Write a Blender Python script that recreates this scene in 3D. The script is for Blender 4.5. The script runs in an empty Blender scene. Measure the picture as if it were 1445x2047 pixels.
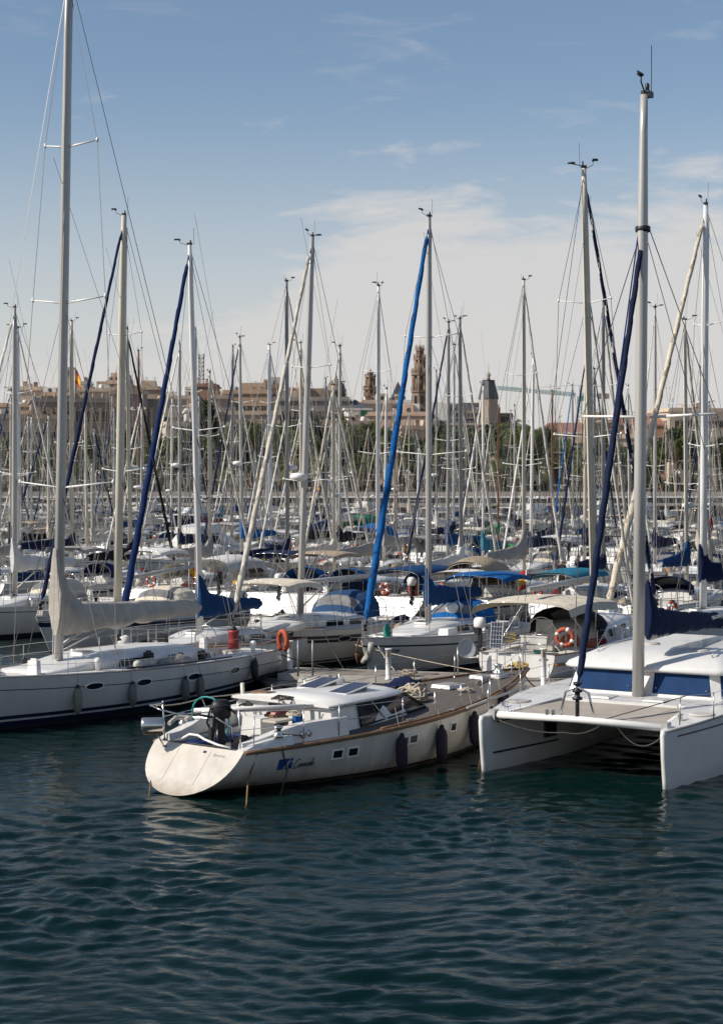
import bpy, math, random
import numpy as np
from mathutils import Vector, Matrix

random.seed(7)
S = bpy.context.scene
COL = S.collection
R = math.radians

# ------------------------------------------------------------------ camera, sky, sun, exposure
F, CX, HZ, CH = 3400.0, 722.5, 955.0, 6.8        # focal length in photo pixels, centre column, horizon row, eye height (m)
cam_d = bpy.data.cameras.new('camera')
cam_d.sensor_fit = 'VERTICAL'; cam_d.sensor_height = 40.8
cam_d.lens = F / 2047.0 * 40.8
cam_d.shift_y = -(1023.5 - HZ) / 2047.0
cam_d.clip_start = 0.5; cam_d.clip_end = 6000
cam_d.dof.use_dof = True; cam_d.dof.focus_distance = 46.0; cam_d.dof.aperture_fstop = 2.3
cam = bpy.data.objects.new('camera', cam_d); COL.objects.link(cam)
cam.location = (0, 0, CH); cam.rotation_euler = (R(90), 0, 0)
S.camera = cam

SUN_EL = R(38); SUN_H = Vector((-0.955, -0.297, 0)).normalized()
sun_dir = Vector((SUN_H.x * math.cos(SUN_EL), SUN_H.y * math.cos(SUN_EL), math.sin(SUN_EL)))
sd = bpy.data.lights.new('sun', 'SUN'); sd.energy = 4.8; sd.angle = R(0.55); sd.color = (1.0, 0.925, 0.82)
so = bpy.data.objects.new('sun', sd); COL.objects.link(so)
so.rotation_euler = sun_dir.to_track_quat('Z', 'Y').to_euler()

W = bpy.data.worlds.new('World'); S.world = W; W.use_nodes = True
nt = W.node_tree; N = nt.nodes; LK = nt.links
for n in list(N): N.remove(n)
def wn(t, **k):
    n = N.new(t)
    for a, b in k.items(): setattr(n, a, b)
    return n
def wm(op, a, b=None, c=None, clamp=False):
    n = wn('ShaderNodeMath', operation=op, use_clamp=clamp)
    for i, v in enumerate((a, b, c)):
        if v is None: continue
        if isinstance(v, (int, float)): n.inputs[i].default_value = v
        else: LK.new(v, n.inputs[i])
    return n.outputs[0]
sky = wn('ShaderNodeTexSky', sky_type='NISHITA', sun_disc=False, sun_elevation=SUN_EL,
         sun_rotation=math.atan2(SUN_H.x, SUN_H.y), air_density=1.0, dust_density=0.75, ozone_density=1.6, altitude=0.0)
tc = wn('ShaderNodeTexCoord'); sep = wn('ShaderNodeSeparateXYZ'); LK.new(tc.outputs['Generated'], sep.inputs[0])
dx, dy, dz = sep.outputs
# thin cloud sheet: streaky noise in direction space, its upper edge rises towards the right
mp = wn('ShaderNodeCombineXYZ')
LK.new(wm('MULTIPLY', dx, 1.0), mp.inputs[0]); LK.new(wm('MULTIPLY', dy, 1.0), mp.inputs[1]); LK.new(wm('MULTIPLY', dz, 4.2), mp.inputs[2])
def noise(scale, detail, rough=0.55, dist=0.0, off=(0, 0, 0)):
    ad = wn('ShaderNodeVectorMath', operation='ADD'); LK.new(mp.outputs[0], ad.inputs[0]); ad.inputs[1].default_value = off
    n = wn('ShaderNodeTexNoise'); n.inputs['Scale'].default_value = scale; n.inputs['Detail'].default_value = detail
    n.inputs['Roughness'].default_value = rough; n.inputs['Distortion'].default_value = dist
    LK.new(ad.outputs[0], n.inputs['Vector']); return n.outputs['Fac']
n1 = noise(7.0, 6, 0.6, 0.4); n2 = noise(26.0, 5, 0.6, 0.6, (3, 1, 2)); n3 = noise(13.0, 6, 0.62, 0.8, (7, 2, 5))
ms = wn('ShaderNodeMapRange', interpolation_type='SMOOTHSTEP'); LK.new(dx, ms.inputs[0])
for i, v in zip((1, 2, 3, 4), (-0.12, 0.02, 0.105, 0.17)): ms.inputs[i].default_value = v
edge = wm('ADD', wm('ADD', ms.outputs[0], wm('MULTIPLY', wm('SUBTRACT', n1, 0.5), 0.17)), wm('MULTIPLY', wm('SUBTRACT', n2, 0.5), 0.05))
dd = wm('SUBTRACT', edge, dz)
m2 = wn('ShaderNodeMapRange', interpolation_type='SMOOTHSTEP'); LK.new(dd, m2.inputs[0])
for i, v in zip((1, 2, 3, 4), (-0.016, 0.045, 0.0, 0.90)): m2.inputs[i].default_value = v
wis = wn('ShaderNodeMapRange', interpolation_type='SMOOTHSTEP'); LK.new(n3, wis.inputs[0])
for i, v in zip((1, 2, 3, 4), (0.52, 0.84, 0.0, 0.30)): wis.inputs[i].default_value = v
hz = wn('ShaderNodeMapRange', interpolation_type='SMOOTHSTEP'); LK.new(dz, hz.inputs[0])
for i, v in zip((1, 2, 3, 4), (0.0, 0.24, 0.92, 0.0)): hz.inputs[i].default_value = v
mask = wm('MAXIMUM', wm('MAXIMUM', m2.outputs[0], wis.outputs[0]), hz.outputs[0], clamp=True)
mix = wn('ShaderNodeMix', data_type='RGBA'); LK.new(mask, mix.inputs['Factor'])
LK.new(sky.outputs[0], mix.inputs['A']); mix.inputs['B'].default_value = (6.3, 6.1, 6.0, 1)
bg = wn('ShaderNodeBackground'); bg.inputs[1].default_value = 0.099
LK.new(mix.outputs['Result'], bg.inputs[0])
wo = wn('ShaderNodeOutputWorld'); LK.new(bg.outputs[0], wo.inputs[0])

S.view_settings.view_transform = 'Standard'; S.view_settings.look = 'None'
S.view_settings.exposure = 0.14; S.view_settings.gamma = 1.0; S.view_settings.use_curve_mapping = False
S.render.engine = 'CYCLES'
S.cycles.max_bounces = 6; S.cycles.transparent_max_bounces = 8
S.cycles.caustics_reflective = False; S.cycles.caustics_refractive = False

# ------------------------------------------------------------------ picture geometry used for measuring only
def P(x, y, Y): return Vector(((x - CX) / F * Y, Y, CH - (y - HZ) / F * Y))
def G(x, y, z=0.0):
    Y = (CH - z) * F / (y - HZ); return Vector(((x - CX) / F * Y, Y, z))

# ------------------------------------------------------------------ materials
MATS = {}
def mat(name, col, rough=0.5, metal=0.0, var=0.06, scale=3.0, bump=0.0, bscale=40.0, spec=0.5, streak=None, coat=0.0, alpha=1.0, trans=0.0, ior=1.45, coords='Object'):
    if name in MATS: return MATS[name]
    m = bpy.data.materials.new(name); m.use_nodes = True
    t = m.node_tree; b = t.nodes['Principled BSDF']
    b.inputs['Roughness'].default_value = rough; b.inputs['Metallic'].default_value = metal
    b.inputs['Specular IOR Level'].default_value = spec; b.inputs['IOR'].default_value = ior
    b.inputs['Coat Weight'].default_value = coat; b.inputs['Alpha'].default_value = alpha; b.inputs['Transmission Weight'].default_value = trans
    c = t.nodes.new('ShaderNodeTexCoord')
    nz = t.nodes.new('ShaderNodeTexNoise'); nz.inputs['Scale'].default_value = scale; nz.inputs['Detail'].default_value = 6; nz.inputs['Roughness'].default_value = 0.62
    mpn = t.nodes.new('ShaderNodeMapping'); t.links.new(c.outputs[coords], mpn.inputs[0]); t.links.new(mpn.outputs[0], nz.inputs['Vector'])
    if streak: mpn.inputs['Scale'].default_value = streak
    oi = t.nodes.new('ShaderNodeObjectInfo')
    rp = t.nodes.new('ShaderNodeMapRange'); t.links.new(nz.outputs['Fac'], rp.inputs[0])
    rp.inputs[1].default_value = 0.25; rp.inputs[2].default_value = 0.75; rp.inputs[3].default_value = 1 - 2.2 * var; rp.inputs[4].default_value = 1 + var
    r2 = t.nodes.new('ShaderNodeMapRange'); t.links.new(oi.outputs['Random'], r2.inputs[0]); r2.inputs[3].default_value = 1 - var * 0.7; r2.inputs[4].default_value = 1 + var * 0.5
    mu = t.nodes.new('ShaderNodeMath'); mu.operation = 'MULTIPLY'; t.links.new(rp.outputs[0], mu.inputs[0]); t.links.new(r2.outputs[0], mu.inputs[1])
    vm = t.nodes.new('ShaderNodeVectorMath'); vm.operation = 'SCALE'; vm.inputs[0].default_value = col[:3]; t.links.new(mu.outputs[0], vm.inputs['Scale'])
    t.links.new(vm.outputs[0], b.inputs['Base Color'])
    if bump:
        n2 = t.nodes.new('ShaderNodeTexNoise'); n2.inputs['Scale'].default_value = bscale; n2.inputs['Detail'].default_value = 4
        t.links.new(c.outputs[coords], n2.inputs['Vector'])
        bp = t.nodes.new('ShaderNodeBump'); bp.inputs['Strength'].default_value = bump; bp.inputs['Distance'].default_value = 0.05
        t.links.new(n2.outputs['Fac'], bp.inputs['Height']); t.links.new(bp.outputs[0], b.inputs['Normal'])
    MATS[name] = m; return m
GEL = mat('white_gelcoat', (0.60, 0.585, 0.555), 0.28, var=0.06, scale=1.6, streak=(1, 1, 0.3), coat=0.2)
GELW = mat('bright_gelcoat', (0.655, 0.645, 0.62), 0.3, var=0.045, scale=2.0, coat=0.2)
CREAM = mat('cream_gelcoat', (0.56, 0.515, 0.44), 0.35, var=0.06, scale=2)
HULLC = mat('steel_yacht_paint', (0.56, 0.52, 0.46), 0.27, var=0.10, scale=2.6, streak=(1, 1, 0.16), bump=0.03, bscale=1.2, coat=0.35)
def waterline_stain(m, top, col):
    t = m.node_tree; b = t.nodes['Principled BSDF']; src = b.inputs['Base Color'].links[0].from_socket
    c = t.nodes.new('ShaderNodeTexCoord'); s = t.nodes.new('ShaderNodeSeparateXYZ'); t.links.new(c.outputs['Object'], s.inputs[0])
    nz = t.nodes.new('ShaderNodeTexNoise'); nz.inputs['Scale'].default_value = 3.5; nz.inputs['Detail'].default_value = 6; mp2 = t.nodes.new('ShaderNodeMapping'); mp2.inputs['Scale'].default_value = (1.6, 1.6, .5); t.links.new(c.outputs['Object'], mp2.inputs[0]); t.links.new(mp2.outputs[0], nz.inputs['Vector'])
    a = t.nodes.new('ShaderNodeMath'); a.operation = 'MULTIPLY_ADD'; a.inputs[1].default_value = -top * 1.6; t.links.new(nz.outputs['Fac'], a.inputs[0]); t.links.new(s.outputs[2], a.inputs[2])
    r = t.nodes.new('ShaderNodeMapRange'); t.links.new(a.outputs[0], r.inputs[0]); r.inputs[1].default_value = -top * .75; r.inputs[2].default_value = top * .3; r.inputs[3].default_value = .62; r.inputs[4].default_value = 0
    mx = t.nodes.new('ShaderNodeMix'); mx.data_type = 'RGBA'; t.links.new(r.outputs[0], mx.inputs['Factor']); t.links.new(src, mx.inputs['A']); mx.inputs['B'].default_value = col; t.links.new(mx.outputs['Result'], b.inputs['Base Color'])
waterline_stain(HULLC, .30, (.20, .15, .09, 1)); waterline_stain(GEL, .24, (.24, .20, .14, 1))
DECKW = mat('deck_nonskid', (0.69, 0.675, 0.64), 0.6, var=0.08, scale=2.5, bump=0.1, bscale=200)
DECKG = mat('grey_deck', (0.46, 0.44, 0.41), 0.7, var=0.12, scale=2.5)
NAVY = mat('navy_paint', (0.012, 0.018, 0.05), 0.35)
BLACKP = mat('black_paint', (0.012, 0.012, 0.014), 0.4)
ANTI = mat('antifouling', (0.02, 0.022, 0.025), 0.7, var=0.2)
BROWNAF = mat('weedy_waterline', (0.07, 0.05, 0.03), 0.8, var=0.3)
GLASS = mat('dark_glass', (0.012, 0.012, 0.016), 0.10, spec=0.28, var=0.1)
TINT = mat('tinted_windscreen', (0.03, 0.018, 0.018), 0.07, spec=0.35, var=0.4, scale=1.2)
CLEAR = mat('clear_vinyl', (0.20, 0.20, 0.20), 0.15, var=0.25, spec=0.5)
ALU = mat('aluminium_mast', (0.46, 0.445, 0.42), 0.38, metal=0.25, var=0.07, scale=0.8, streak=(1, 1, 0.2))
ALUW = mat('white_mast', (0.76, 0.75, 0.72), 0.35, var=0.04, scale=0.8)
ALUC = mat('cream_mast', (0.60, 0.54, 0.43), 0.4, var=0.06, scale=0.8)
ALUD = mat('grey_mast', (0.27, 0.265, 0.26), 0.4, metal=0.3, var=0.08, scale=0.8)
WOODM = mat('varnished_spar', (0.30, 0.12, 0.04), 0.35, var=0.14, scale=1.5, streak=(1, 1, 0.1))
STEEL = mat('stainless', (0.6, 0.59, 0.57), 0.22, metal=0.9, var=0.05)
WIRE = mat('rigging_wire', (0.16, 0.155, 0.15), 0.5, metal=0.3)
WIREL = mat('light_rigging', (0.36, 0.34, 0.31), 0.5, metal=0.2)
def cloth(n, c, var=0.12): return mat(n, c, 0.85, var=var, scale=2.4, bump=0.6, bscale=5.0, spec=0.2)
BLUE = cloth('royal_blue_canvas', (0.009, 0.050, 0.150)); NAVYC = cloth('navy_canvas', (0.009, 0.016, 0.052)); BRIGHT = cloth('bright_blue_canvas', (0.006, 0.10, 0.31))
BLKC = cloth('black_canvas', (0.014, 0.014, 0.02)); GREYC = cloth('grey_canvas', (0.33, 0.31, 0.29)); CREAMC = cloth('cream_canvas', (0.60, 0.54, 0.44)); WHITEC = cloth('white_canvas', (0.62, 0.61, 0.59), 0.08)
GREENC = cloth('green_canvas', (0.04, 0.26, 0.09)); MAROON = cloth('maroon_canvas', (0.16, 0.02, 0.025)); TURQ = cloth('teal_canvas', (0.02, 0.16, 0.25)); TANC = cloth('tan_canvas', (0.36, 0.29, 0.21))
SAIL = cloth('rolled_sailcloth', (0.60, 0.55, 0.47), 0.16); SAILW = cloth('white_sailcloth', (0.72, 0.69, 0.64), 0.1)
ORANGE = mat('orange_ring', (0.42, 0.085, 0.04), 0.7); REDP = mat('red_plastic', (0.26, 0.035, 0.035), 0.45); YEL = mat('yellow_plastic', (0.75, 0.40, 0.02), 0.5)
WHITEP = mat('white_plastic', (0.8, 0.79, 0.76), 0.4); BLKP = mat('black_plastic', (0.018, 0.018, 0.02), 0.45, var=0.2)
PURP = mat('purple_fender_cover', (0.028, 0.018, 0.035), 0.8, var=0.25, scale=6); GREYF = mat('grey_fender', (0.16, 0.155, 0.15), 0.6, var=0.2); WHITEF = mat('grimy_white_fender', (0.46, 0.45, 0.41), 0.55, var=0.25, scale=4)
ROPE = mat('rope', (0.52, 0.45, 0.35), 0.9, var=0.2, scale=30); ROPED = mat('dark_rope', (0.06, 0.055, 0.05), 0.9, var=0.2); ROPEY = mat('yellow_rope', (0.50, 0.35, 0.10), 0.9, var=0.2, scale=30); ROPEBR = mat('weedy_rope', (0.22, 0.14, 0.06), 0.95, var=0.3, scale=12)
TEAKR = mat('teak_rail', (0.21, 0.12, 0.062), 0.6, var=0.2, scale=4); WOODB = mat('bright_wood', (0.33, 0.15, 0.055), 0.45, var=0.2, scale=4)
PLANK = mat('weathered_plank', (0.27, 0.235, 0.195), 0.85, var=0.22, scale=5, streak=(0.3, 3, 1)); CONC = mat('pontoon_concrete', (0.46, 0.43, 0.39), 0.85, var=0.14, scale=3); CONCD = mat('dark_float', (0.05, 0.048, 0.045), 0.9, var=0.3)
TEALP = mat('teal_leather', (0.02, 0.27, 0.29), 0.5); SOLAR = mat('solar_cells', (0.022, 0.024, 0.05), 0.12, var=0.2, spec=0.6)
MESH = mat('trampoline_net', (0.40, 0.36, 0.31), 0.95, var=0.12, scale=1.2, bump=0.3, bscale=60)
BLUEW = mat('blue_window_cover', (0.010, 0.036, 0.105), 0.75, var=0.14, scale=2.0, spec=0.15)
DISHG = mat('dish_grey', (0.42, 0.43, 0.44), 0.5); GREENP = mat('green_plastic', (0.01, 0.22, 0.17), 0.4)
SKIN = mat('skin', (0.45, 0.27, 0.19), 0.6)
def teak():
    m = mat('teak_deck', (0.135, 0.115, 0.098), 0.75, var=0.2, scale=4, streak=(0.4, 4, 1))
    t = m.node_tree; b = t.nodes['Principled BSDF']; src = b.inputs['Base Color'].links[0].from_socket
    c = t.nodes.new('ShaderNodeTexCoord'); s = t.nodes.new('ShaderNodeSeparateXYZ'); t.links.new(c.outputs['Object'], s.inputs[0])
    a = t.nodes.new('ShaderNodeMath'); a.operation = 'MULTIPLY'; a.inputs[1].default_value = 1 / 0.11; t.links.new(s.outputs[1], a.inputs[0])
    f = t.nodes.new('ShaderNodeMath'); f.operation = 'FRACT'; t.links.new(a.outputs[0], f.inputs[0])
    l = t.nodes.new('ShaderNodeMath'); l.operation = 'LESS_THAN'; l.inputs[1].default_value = 0.2; t.links.new(f.outputs[0], l.inputs[0])
    mx = t.nodes.new('ShaderNodeMix'); mx.data_type = 'RGBA'; t.links.new(l.outputs[0], mx.inputs['Factor']); t.links.new(src, mx.inputs['A']); mx.inputs['B'].default_value = (0.02, 0.018, 0.016, 1)
    t.links.new(mx.outputs['Result'], b.inputs['Base Color']); return m
TEAK = teak()

# ------------------------------------------------------------------ mesh helpers
class MB:
    def __init__(s): s.v = []; s.f = []; s.m = []; s.s = []
    def add(s, vs, fs, mi=0, sm=False):
        o = len(s.v); s.v += [tuple(v) for v in vs]
        for f in fs: s.f.append([i + o for i in f]); s.m.append(mi); s.s.append(sm)
        return s
    def box(s, c, size, mi=0, rz=0.0, taper=1.0):
        hx, hy, hz_ = size[0] / 2, size[1] / 2, size[2] / 2; ca, sa = math.cos(rz), math.sin(rz); vs = []
        for z, k in ((-hz_, 1), (hz_, taper)):
            for x, y in ((-hx, -hy), (hx, -hy), (hx, hy), (-hx, hy)):
                x *= k; y *= k; vs.append((c[0] + x * ca - y * sa, c[1] + x * sa + y * ca, c[2] + z))
        return s.add(vs, [(3, 2, 1, 0), (4, 5, 6, 7), (0, 1, 5, 4), (1, 2, 6, 5), (2, 3, 7, 6), (3, 0, 4, 7)], mi)
    def obox(s, c, u, v, w, a, b, d, mi=0):
        c, u, v, w = Vector(c), Vector(u).normalized(), Vector(v).normalized(), Vector(w).normalized(); vs = []
        for k in (-1, 1):
            for i, j in ((-1, -1), (1, -1), (1, 1), (-1, 1)): vs.append(c + u * (i * a / 2) + v * (j * b / 2) + w * (k * d / 2))
        return s.add(vs, [(3, 2, 1, 0), (4, 5, 6, 7), (0, 1, 5, 4), (1, 2, 6, 5), (2, 3, 7, 6), (3, 0, 4, 7)], mi)
    def tube(s, pts, r, n=6, mi=0, asp=1.0, caps=True, closed=False):
        pts = [Vector(p) for p in pts]; m = len(pts)
        rs = r if isinstance(r, (list, tuple)) else [r] * m
        up = None; vs = []
        for i, p in enumerate(pts):
            if closed: t = pts[(i + 1) % m] - pts[i - 1]
            else: t = pts[min(i + 1, m - 1)] - pts[max(i - 1, 0)]
            t = t.normalized()
            if up is None:
                up = Vector((0, 0, 1)) if abs(t.z) < 0.9 else Vector((0, 1, 0))
            a = t.cross(up).normalized(); b = a.cross(t).normalized(); up = b
            for k in range(n):
                q = 2 * math.pi * k / n; vs.append(p + a * (rs[i] * math.cos(q)) + b * (rs[i] * asp * math.sin(q)))
        fs = []
        for i in range(m if closed else m - 1):
            j = (i + 1) % m
            for k in range(n): fs.append((i * n + k, i * n + (k + 1) % n, j * n + (k + 1) % n, j * n + k))
        s.add(vs, fs, mi, n > 4)
        if caps and not closed:
            o = len(s.v) - m * n
            s.f += [list(range(o + n - 1, o - 1, -1)), list(range(o + (m - 1) * n, o + m * n))]; s.m += [mi, mi]; s.s += [False, False]
        return s
    def loft(s, secs, mi=0, closed=True, caps=True, sm=True):
        n = len(secs[0]); m = len(secs); vs = [p for q in secs for p in q]; fs = []
        for i in range(m - 1):
            for k in range(n if closed else n - 1): fs.append((i * n + k, i * n + (k + 1) % n, (i + 1) * n + (k + 1) % n, (i + 1) * n + k))
        s.add(vs, fs, mi, sm)
        if caps and closed:
            o = len(s.v) - m * n
            s.f += [list(range(o + n - 1, o - 1, -1)), list(range(o + (m - 1) * n, o + m * n))]; s.m += [mi, mi]; s.s += [False, False]
        return s
    def lathe(s, prof, n=12, c=(0, 0, 0), mi=0, sm=True, phase=0.0, axis='z'):
        vs = []
        for r, z in prof:
            for k in range(n):
                q = 2 * math.pi * k / n + phase
                p = (r * math.cos(q), r * math.sin(q), z)
                if axis == 'x': p = (z, p[0], p[1])
                if axis == 'y': p = (p[0], z, p[1])
                vs.append((c[0] + p[0], c[1] + p[1], c[2] + p[2]))
        fs = []
        for i in range(len(prof) - 1):
            for k in range(n): fs.append((i * n + k, i * n + (k + 1) % n, (i + 1) * n + (k + 1) % n, (i + 1) * n + k))
        s.add(vs, fs, mi, sm)
        o = len(s.v) - len(prof) * n
        if prof[0][0] > 1e-4: s.f.append(list(range(o + n - 1, o - 1, -1))); s.m.append(mi); s.s.append(False)
        if prof[-1][0] > 1e-4: s.f.append(list(range(o + (len(prof) - 1) * n, o + len(prof) * n))); s.m.append(mi); s.s.append(False)
        return s
    def mesh(s, name, mats):
        me = bpy.data.meshes.new(name); me.from_pydata(s.v, [], s.f)
        for m in mats: me.materials.append(m)
        me.polygons.foreach_set('material_index', s.m); me.polygons.foreach_set('use_smooth', s.s)
        me.update(); return me
    def build(s, name, mats, parent=None, loc=(0, 0, 0), rot=(0, 0, 0)):
        if not isinstance(mats, (list, tuple)): mats = [mats]
        return link(name, s.mesh(name, mats), parent, loc, rot)
def link(name, me, parent=None, loc=(0, 0, 0), rot=(0, 0, 0), mats=None, scale=None):
    o = bpy.data.objects.new(name, me); COL.objects.link(o); o.parent = parent; o.location = loc; o.rotation_euler = rot
    if scale: o.scale = scale
    if mats:
        for i, m in enumerate(mats):
            if m is not None and i < len(o.material_slots): o.material_slots[i].link = 'OBJECT'; o.material_slots[i].material = m
    return o
def empty(name, loc=(0, 0, 0), rz=0.0):
    o = bpy.data.objects.new(name, None); COL.objects.link(o); o.location = loc; o.rotation_euler = (0, 0, rz); o.empty_display_size = 0.3
    return o
def tag(o, label=None, cat=None, group=None, kind=None):
    if label: o['label'] = label
    if cat: o['category'] = cat
    if group: o['group'] = group
    if kind: o['kind'] = kind
    return o
CACHE = {}
def cached(key, fn):
    if key not in CACHE: CACHE[key] = fn()
    return CACHE[key]
def lerp(a, b, t): return a + (b - a) * t
def sst(a, b, x):
    t = min(1, max(0, (x - a) / (b - a))); return t * t * (3 - 2 * t)
ORD = ['first', 'second', 'third', 'fourth', 'fifth', 'sixth', 'seventh', 'eighth', 'ninth', 'tenth', 'eleventh', 'twelfth', 'thirteenth', 'fourteenth', 'fifteenth', 'sixteenth', 'seventeenth', 'eighteenth', 'nineteenth', 'twentieth',
       'twenty-first', 'twenty-second', 'twenty-third', 'twenty-fourth', 'twenty-fifth', 'twenty-sixth', 'twenty-seventh', 'twenty-eighth', 'twenty-ninth', 'thirtieth', 'thirty-first', 'thirty-second', 'thirty-third', 'thirty-fourth', 'thirty-fifth']
# ------------------------------------------------------------------ water
def make_water():
    rng = np.random.default_rng(3)
    nr, nc = 1500, 260
    Y = 11.0 * (440.0 / 11.0) ** (np.linspace(0, 1, nr)); dY = np.gradient(Y)
    u = np.linspace(-1, 1, nc)
    YY, UU = np.meshgrid(Y, u, indexing='ij'); XX = UU * (YY * 0.27 + 3.0)
    dR = np.repeat(dY[:, None], nc, 1)
    z = np.zeros_like(XX)
    wx = XX + 0.5 * np.sin(YY * 0.55 + 0.7) + 0.3 * np.sin(XX * 0.9 + YY * 0.35); wy = YY + 0.35 * np.sin(XX * 0.7 + 1.3) + 0.22 * np.sin(XX * 1.7 - YY * 0.4)
    patch = 0.80 + 0.30 * np.sin(XX * 0.33 + 0.9 * np.sin(YY * 0.23) + .4) * np.sin(YY * 0.37 + .5 * np.sin(XX * .4) + 1.0) + 0.16 * np.sin(XX * .8 - YY * .55 + 1.2 * np.sin(YY * .3))
    for i in range(60):
        lam = 0.21 * (1.15 / 0.21) ** rng.random(); th = rng.normal(0, 0.55) + 0.15
        kx, ky = math.sin(th) * 2 * math.pi / lam, math.cos(th) * 2 * math.pi / lam
        slope = 0.034
        amp = slope * lam / (2 * math.pi)
        fade = np.clip((lam / (dR + 1e-6) - 2.6) / 2.0, 0, 1)
        ph = kx * wx + ky * wy + rng.random() * 6.283
        z += amp * fade * patch * (np.sin(ph) + 0.28 * np.sin(2 * ph + 0.5))
    edge = np.clip((1 - np.abs(UU)) / 0.06, 0, 1); z *= edge
    z *= np.clip((YY - 11) / 1.0, 0, 1)
    calm = 1 - 0.45 * np.clip((YY - 36) / 14, 0, 1); z *= calm
    V = np.stack([XX, YY, z], -1).reshape(-1, 3)
    idx = np.arange(nr * nc).reshape(nr, nc)
    q = np.stack([idx[:-1, :-1], idx[:-1, 1:], idx[1:, 1:], idx[1:, :-1]], -1).reshape(-1, 4)
    vs = [tuple(p) for p in V.tolist()]; fs = q.tolist()
    # flat water beyond the rippled sheet, sharing its rim
    n0 = len(vs); B = 900
    for i in range(0, nr):
        vs.append((-B, float(Y[i]), 0)); vs.append((B, float(Y[i]), 0))
    for i in range(nr - 1):
        fs.append([n0 + 2 * i, int(idx[i, 0]), int(idx[i + 1, 0]), n0 + 2 * i + 2]); fs.append([int(idx[i, -1]), n0 + 2 * i + 1, n0 + 2 * i + 3, int(idx[i + 1, -1])])
    k = len(vs); vs += [(-B, -200, 0), (B, -200, 0)]
    fs.append([k, k + 1, n0 + 1] + [int(j) for j in idx[0, ::-1]] + [n0])
    me = bpy.data.meshes.new('water'); me.from_pydata(vs, [], fs); me.polygons.foreach_set('use_smooth', [True] * len(fs)); me.update()
    m = bpy.data.materials.new('harbour_water'); m.use_nodes = True; t = m.node_tree; b = t.nodes['Principled BSDF']
    b.inputs['Roughness'].default_value = 0.05; b.inputs['IOR'].default_value = 1.333; b.inputs['Specular IOR Level'].default_value = 0.175; b.inputs['Specular Tint'].default_value = (0.78, 1.0, 0.95, 1)
    c = t.nodes.new('ShaderNodeTexCoord')
    n1 = t.nodes.new('ShaderNodeTexNoise'); n1.inputs['Scale'].default_value = 0.16; n1.inputs['Detail'].default_value = 3; t.links.new(c.outputs['Object'], n1.inputs['Vector'])
    cr = t.nodes.new('ShaderNodeMix'); cr.data_type = 'RGBA'; cr.inputs['A'].default_value = (0.0010, 0.0085, 0.0080, 1); cr.inputs['B'].default_value = (0.0016, 0.0120, 0.0115, 1)
    t.links.new(n1.outputs['Fac'], cr.inputs['Factor']); t.links.new(cr.outputs['Result'], b.inputs['Base Color'])
    mp_ = t.nodes.new('ShaderNodeMapping'); mp_.inputs['Scale'].default_value = (0.7, 1.7, 1); t.links.new(c.outputs['Object'], mp_.inputs[0])
    n2 = t.nodes.new('ShaderNodeTexNoise'); n2.inputs['Scale'].default_value = 5.5; n2.inputs['Detail'].default_value = 5; n2.inputs['Distortion'].default_value = 0.4; t.links.new(mp_.outputs[0], n2.inputs['Vector'])
    bp = t.nodes.new('ShaderNodeBump'); bp.inputs['Strength'].default_value = 0.35; bp.inputs['Distance'].default_value = 0.03; t.links.new(n2.outputs['Fac'], bp.inputs['Height']); t.links.new(bp.outputs[0], b.inputs['Normal'])
    me.materials.append(m)
    tag(link('water', me), kind='structure')
make_water()

# ------------------------------------------------------------------ quay, promenade, ground
QZ, UZ = 1.5, 3.25
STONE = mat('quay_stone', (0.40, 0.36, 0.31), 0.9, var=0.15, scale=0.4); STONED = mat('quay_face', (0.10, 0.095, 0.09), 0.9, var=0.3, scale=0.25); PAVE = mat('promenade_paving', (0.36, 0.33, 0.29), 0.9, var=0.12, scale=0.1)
GROUND = mat('town_ground', (0.22, 0.20, 0.18), 0.95, var=0.15, scale=0.02)
gm = MB(); gm.add([(-1500, 351, UZ), (1500, 351, UZ), (1500, 5000, UZ + 4), (-1500, 5000, UZ + 4)], [(0, 1, 2, 3)]); tag(gm.build('ground', PAVE), kind='structure')
lm = MB(); lm.add([(-900, 330.6, QZ), (900, 330.6, QZ), (900, 350, QZ), (-900, 350, QZ)], [(0, 1, 2, 3)]); tag(lm.build('lower_quay_pavement', PAVE), kind='structure')
t_ = empty('quay_wall', (0, 330, 0)); tag(t_, 'dark low stone quay wall with pale coping behind the far masts', 'wall')
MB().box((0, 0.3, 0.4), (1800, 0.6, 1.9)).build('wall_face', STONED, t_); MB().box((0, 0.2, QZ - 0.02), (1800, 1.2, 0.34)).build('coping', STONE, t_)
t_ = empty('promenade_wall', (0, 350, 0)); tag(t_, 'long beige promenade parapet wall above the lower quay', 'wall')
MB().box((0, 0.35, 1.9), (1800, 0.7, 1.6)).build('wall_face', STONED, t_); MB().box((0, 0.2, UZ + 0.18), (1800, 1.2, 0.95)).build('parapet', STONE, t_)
# railing behind the parapet
t_ = empty('promenade_railing', (0, 357, UZ)); tag(t_, 'dark horizontal bar railing along the palm promenade', 'railing')
DKM = mat('dark_iron', (0.035, 0.035, 0.038), 0.6)
for z in (0.35, 0.7, 1.05): MB().box((0, 0, z), (1600, 0.06, 0.07)).build('rail', DKM, t_)
pm = MB().box((0, 0, 0.55), (0.09, 0.09, 1.1)).mesh('post', [DKM])
for i in range(-26, 27): link('post', pm, t_, (i * 2.5, 0, 0))

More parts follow.
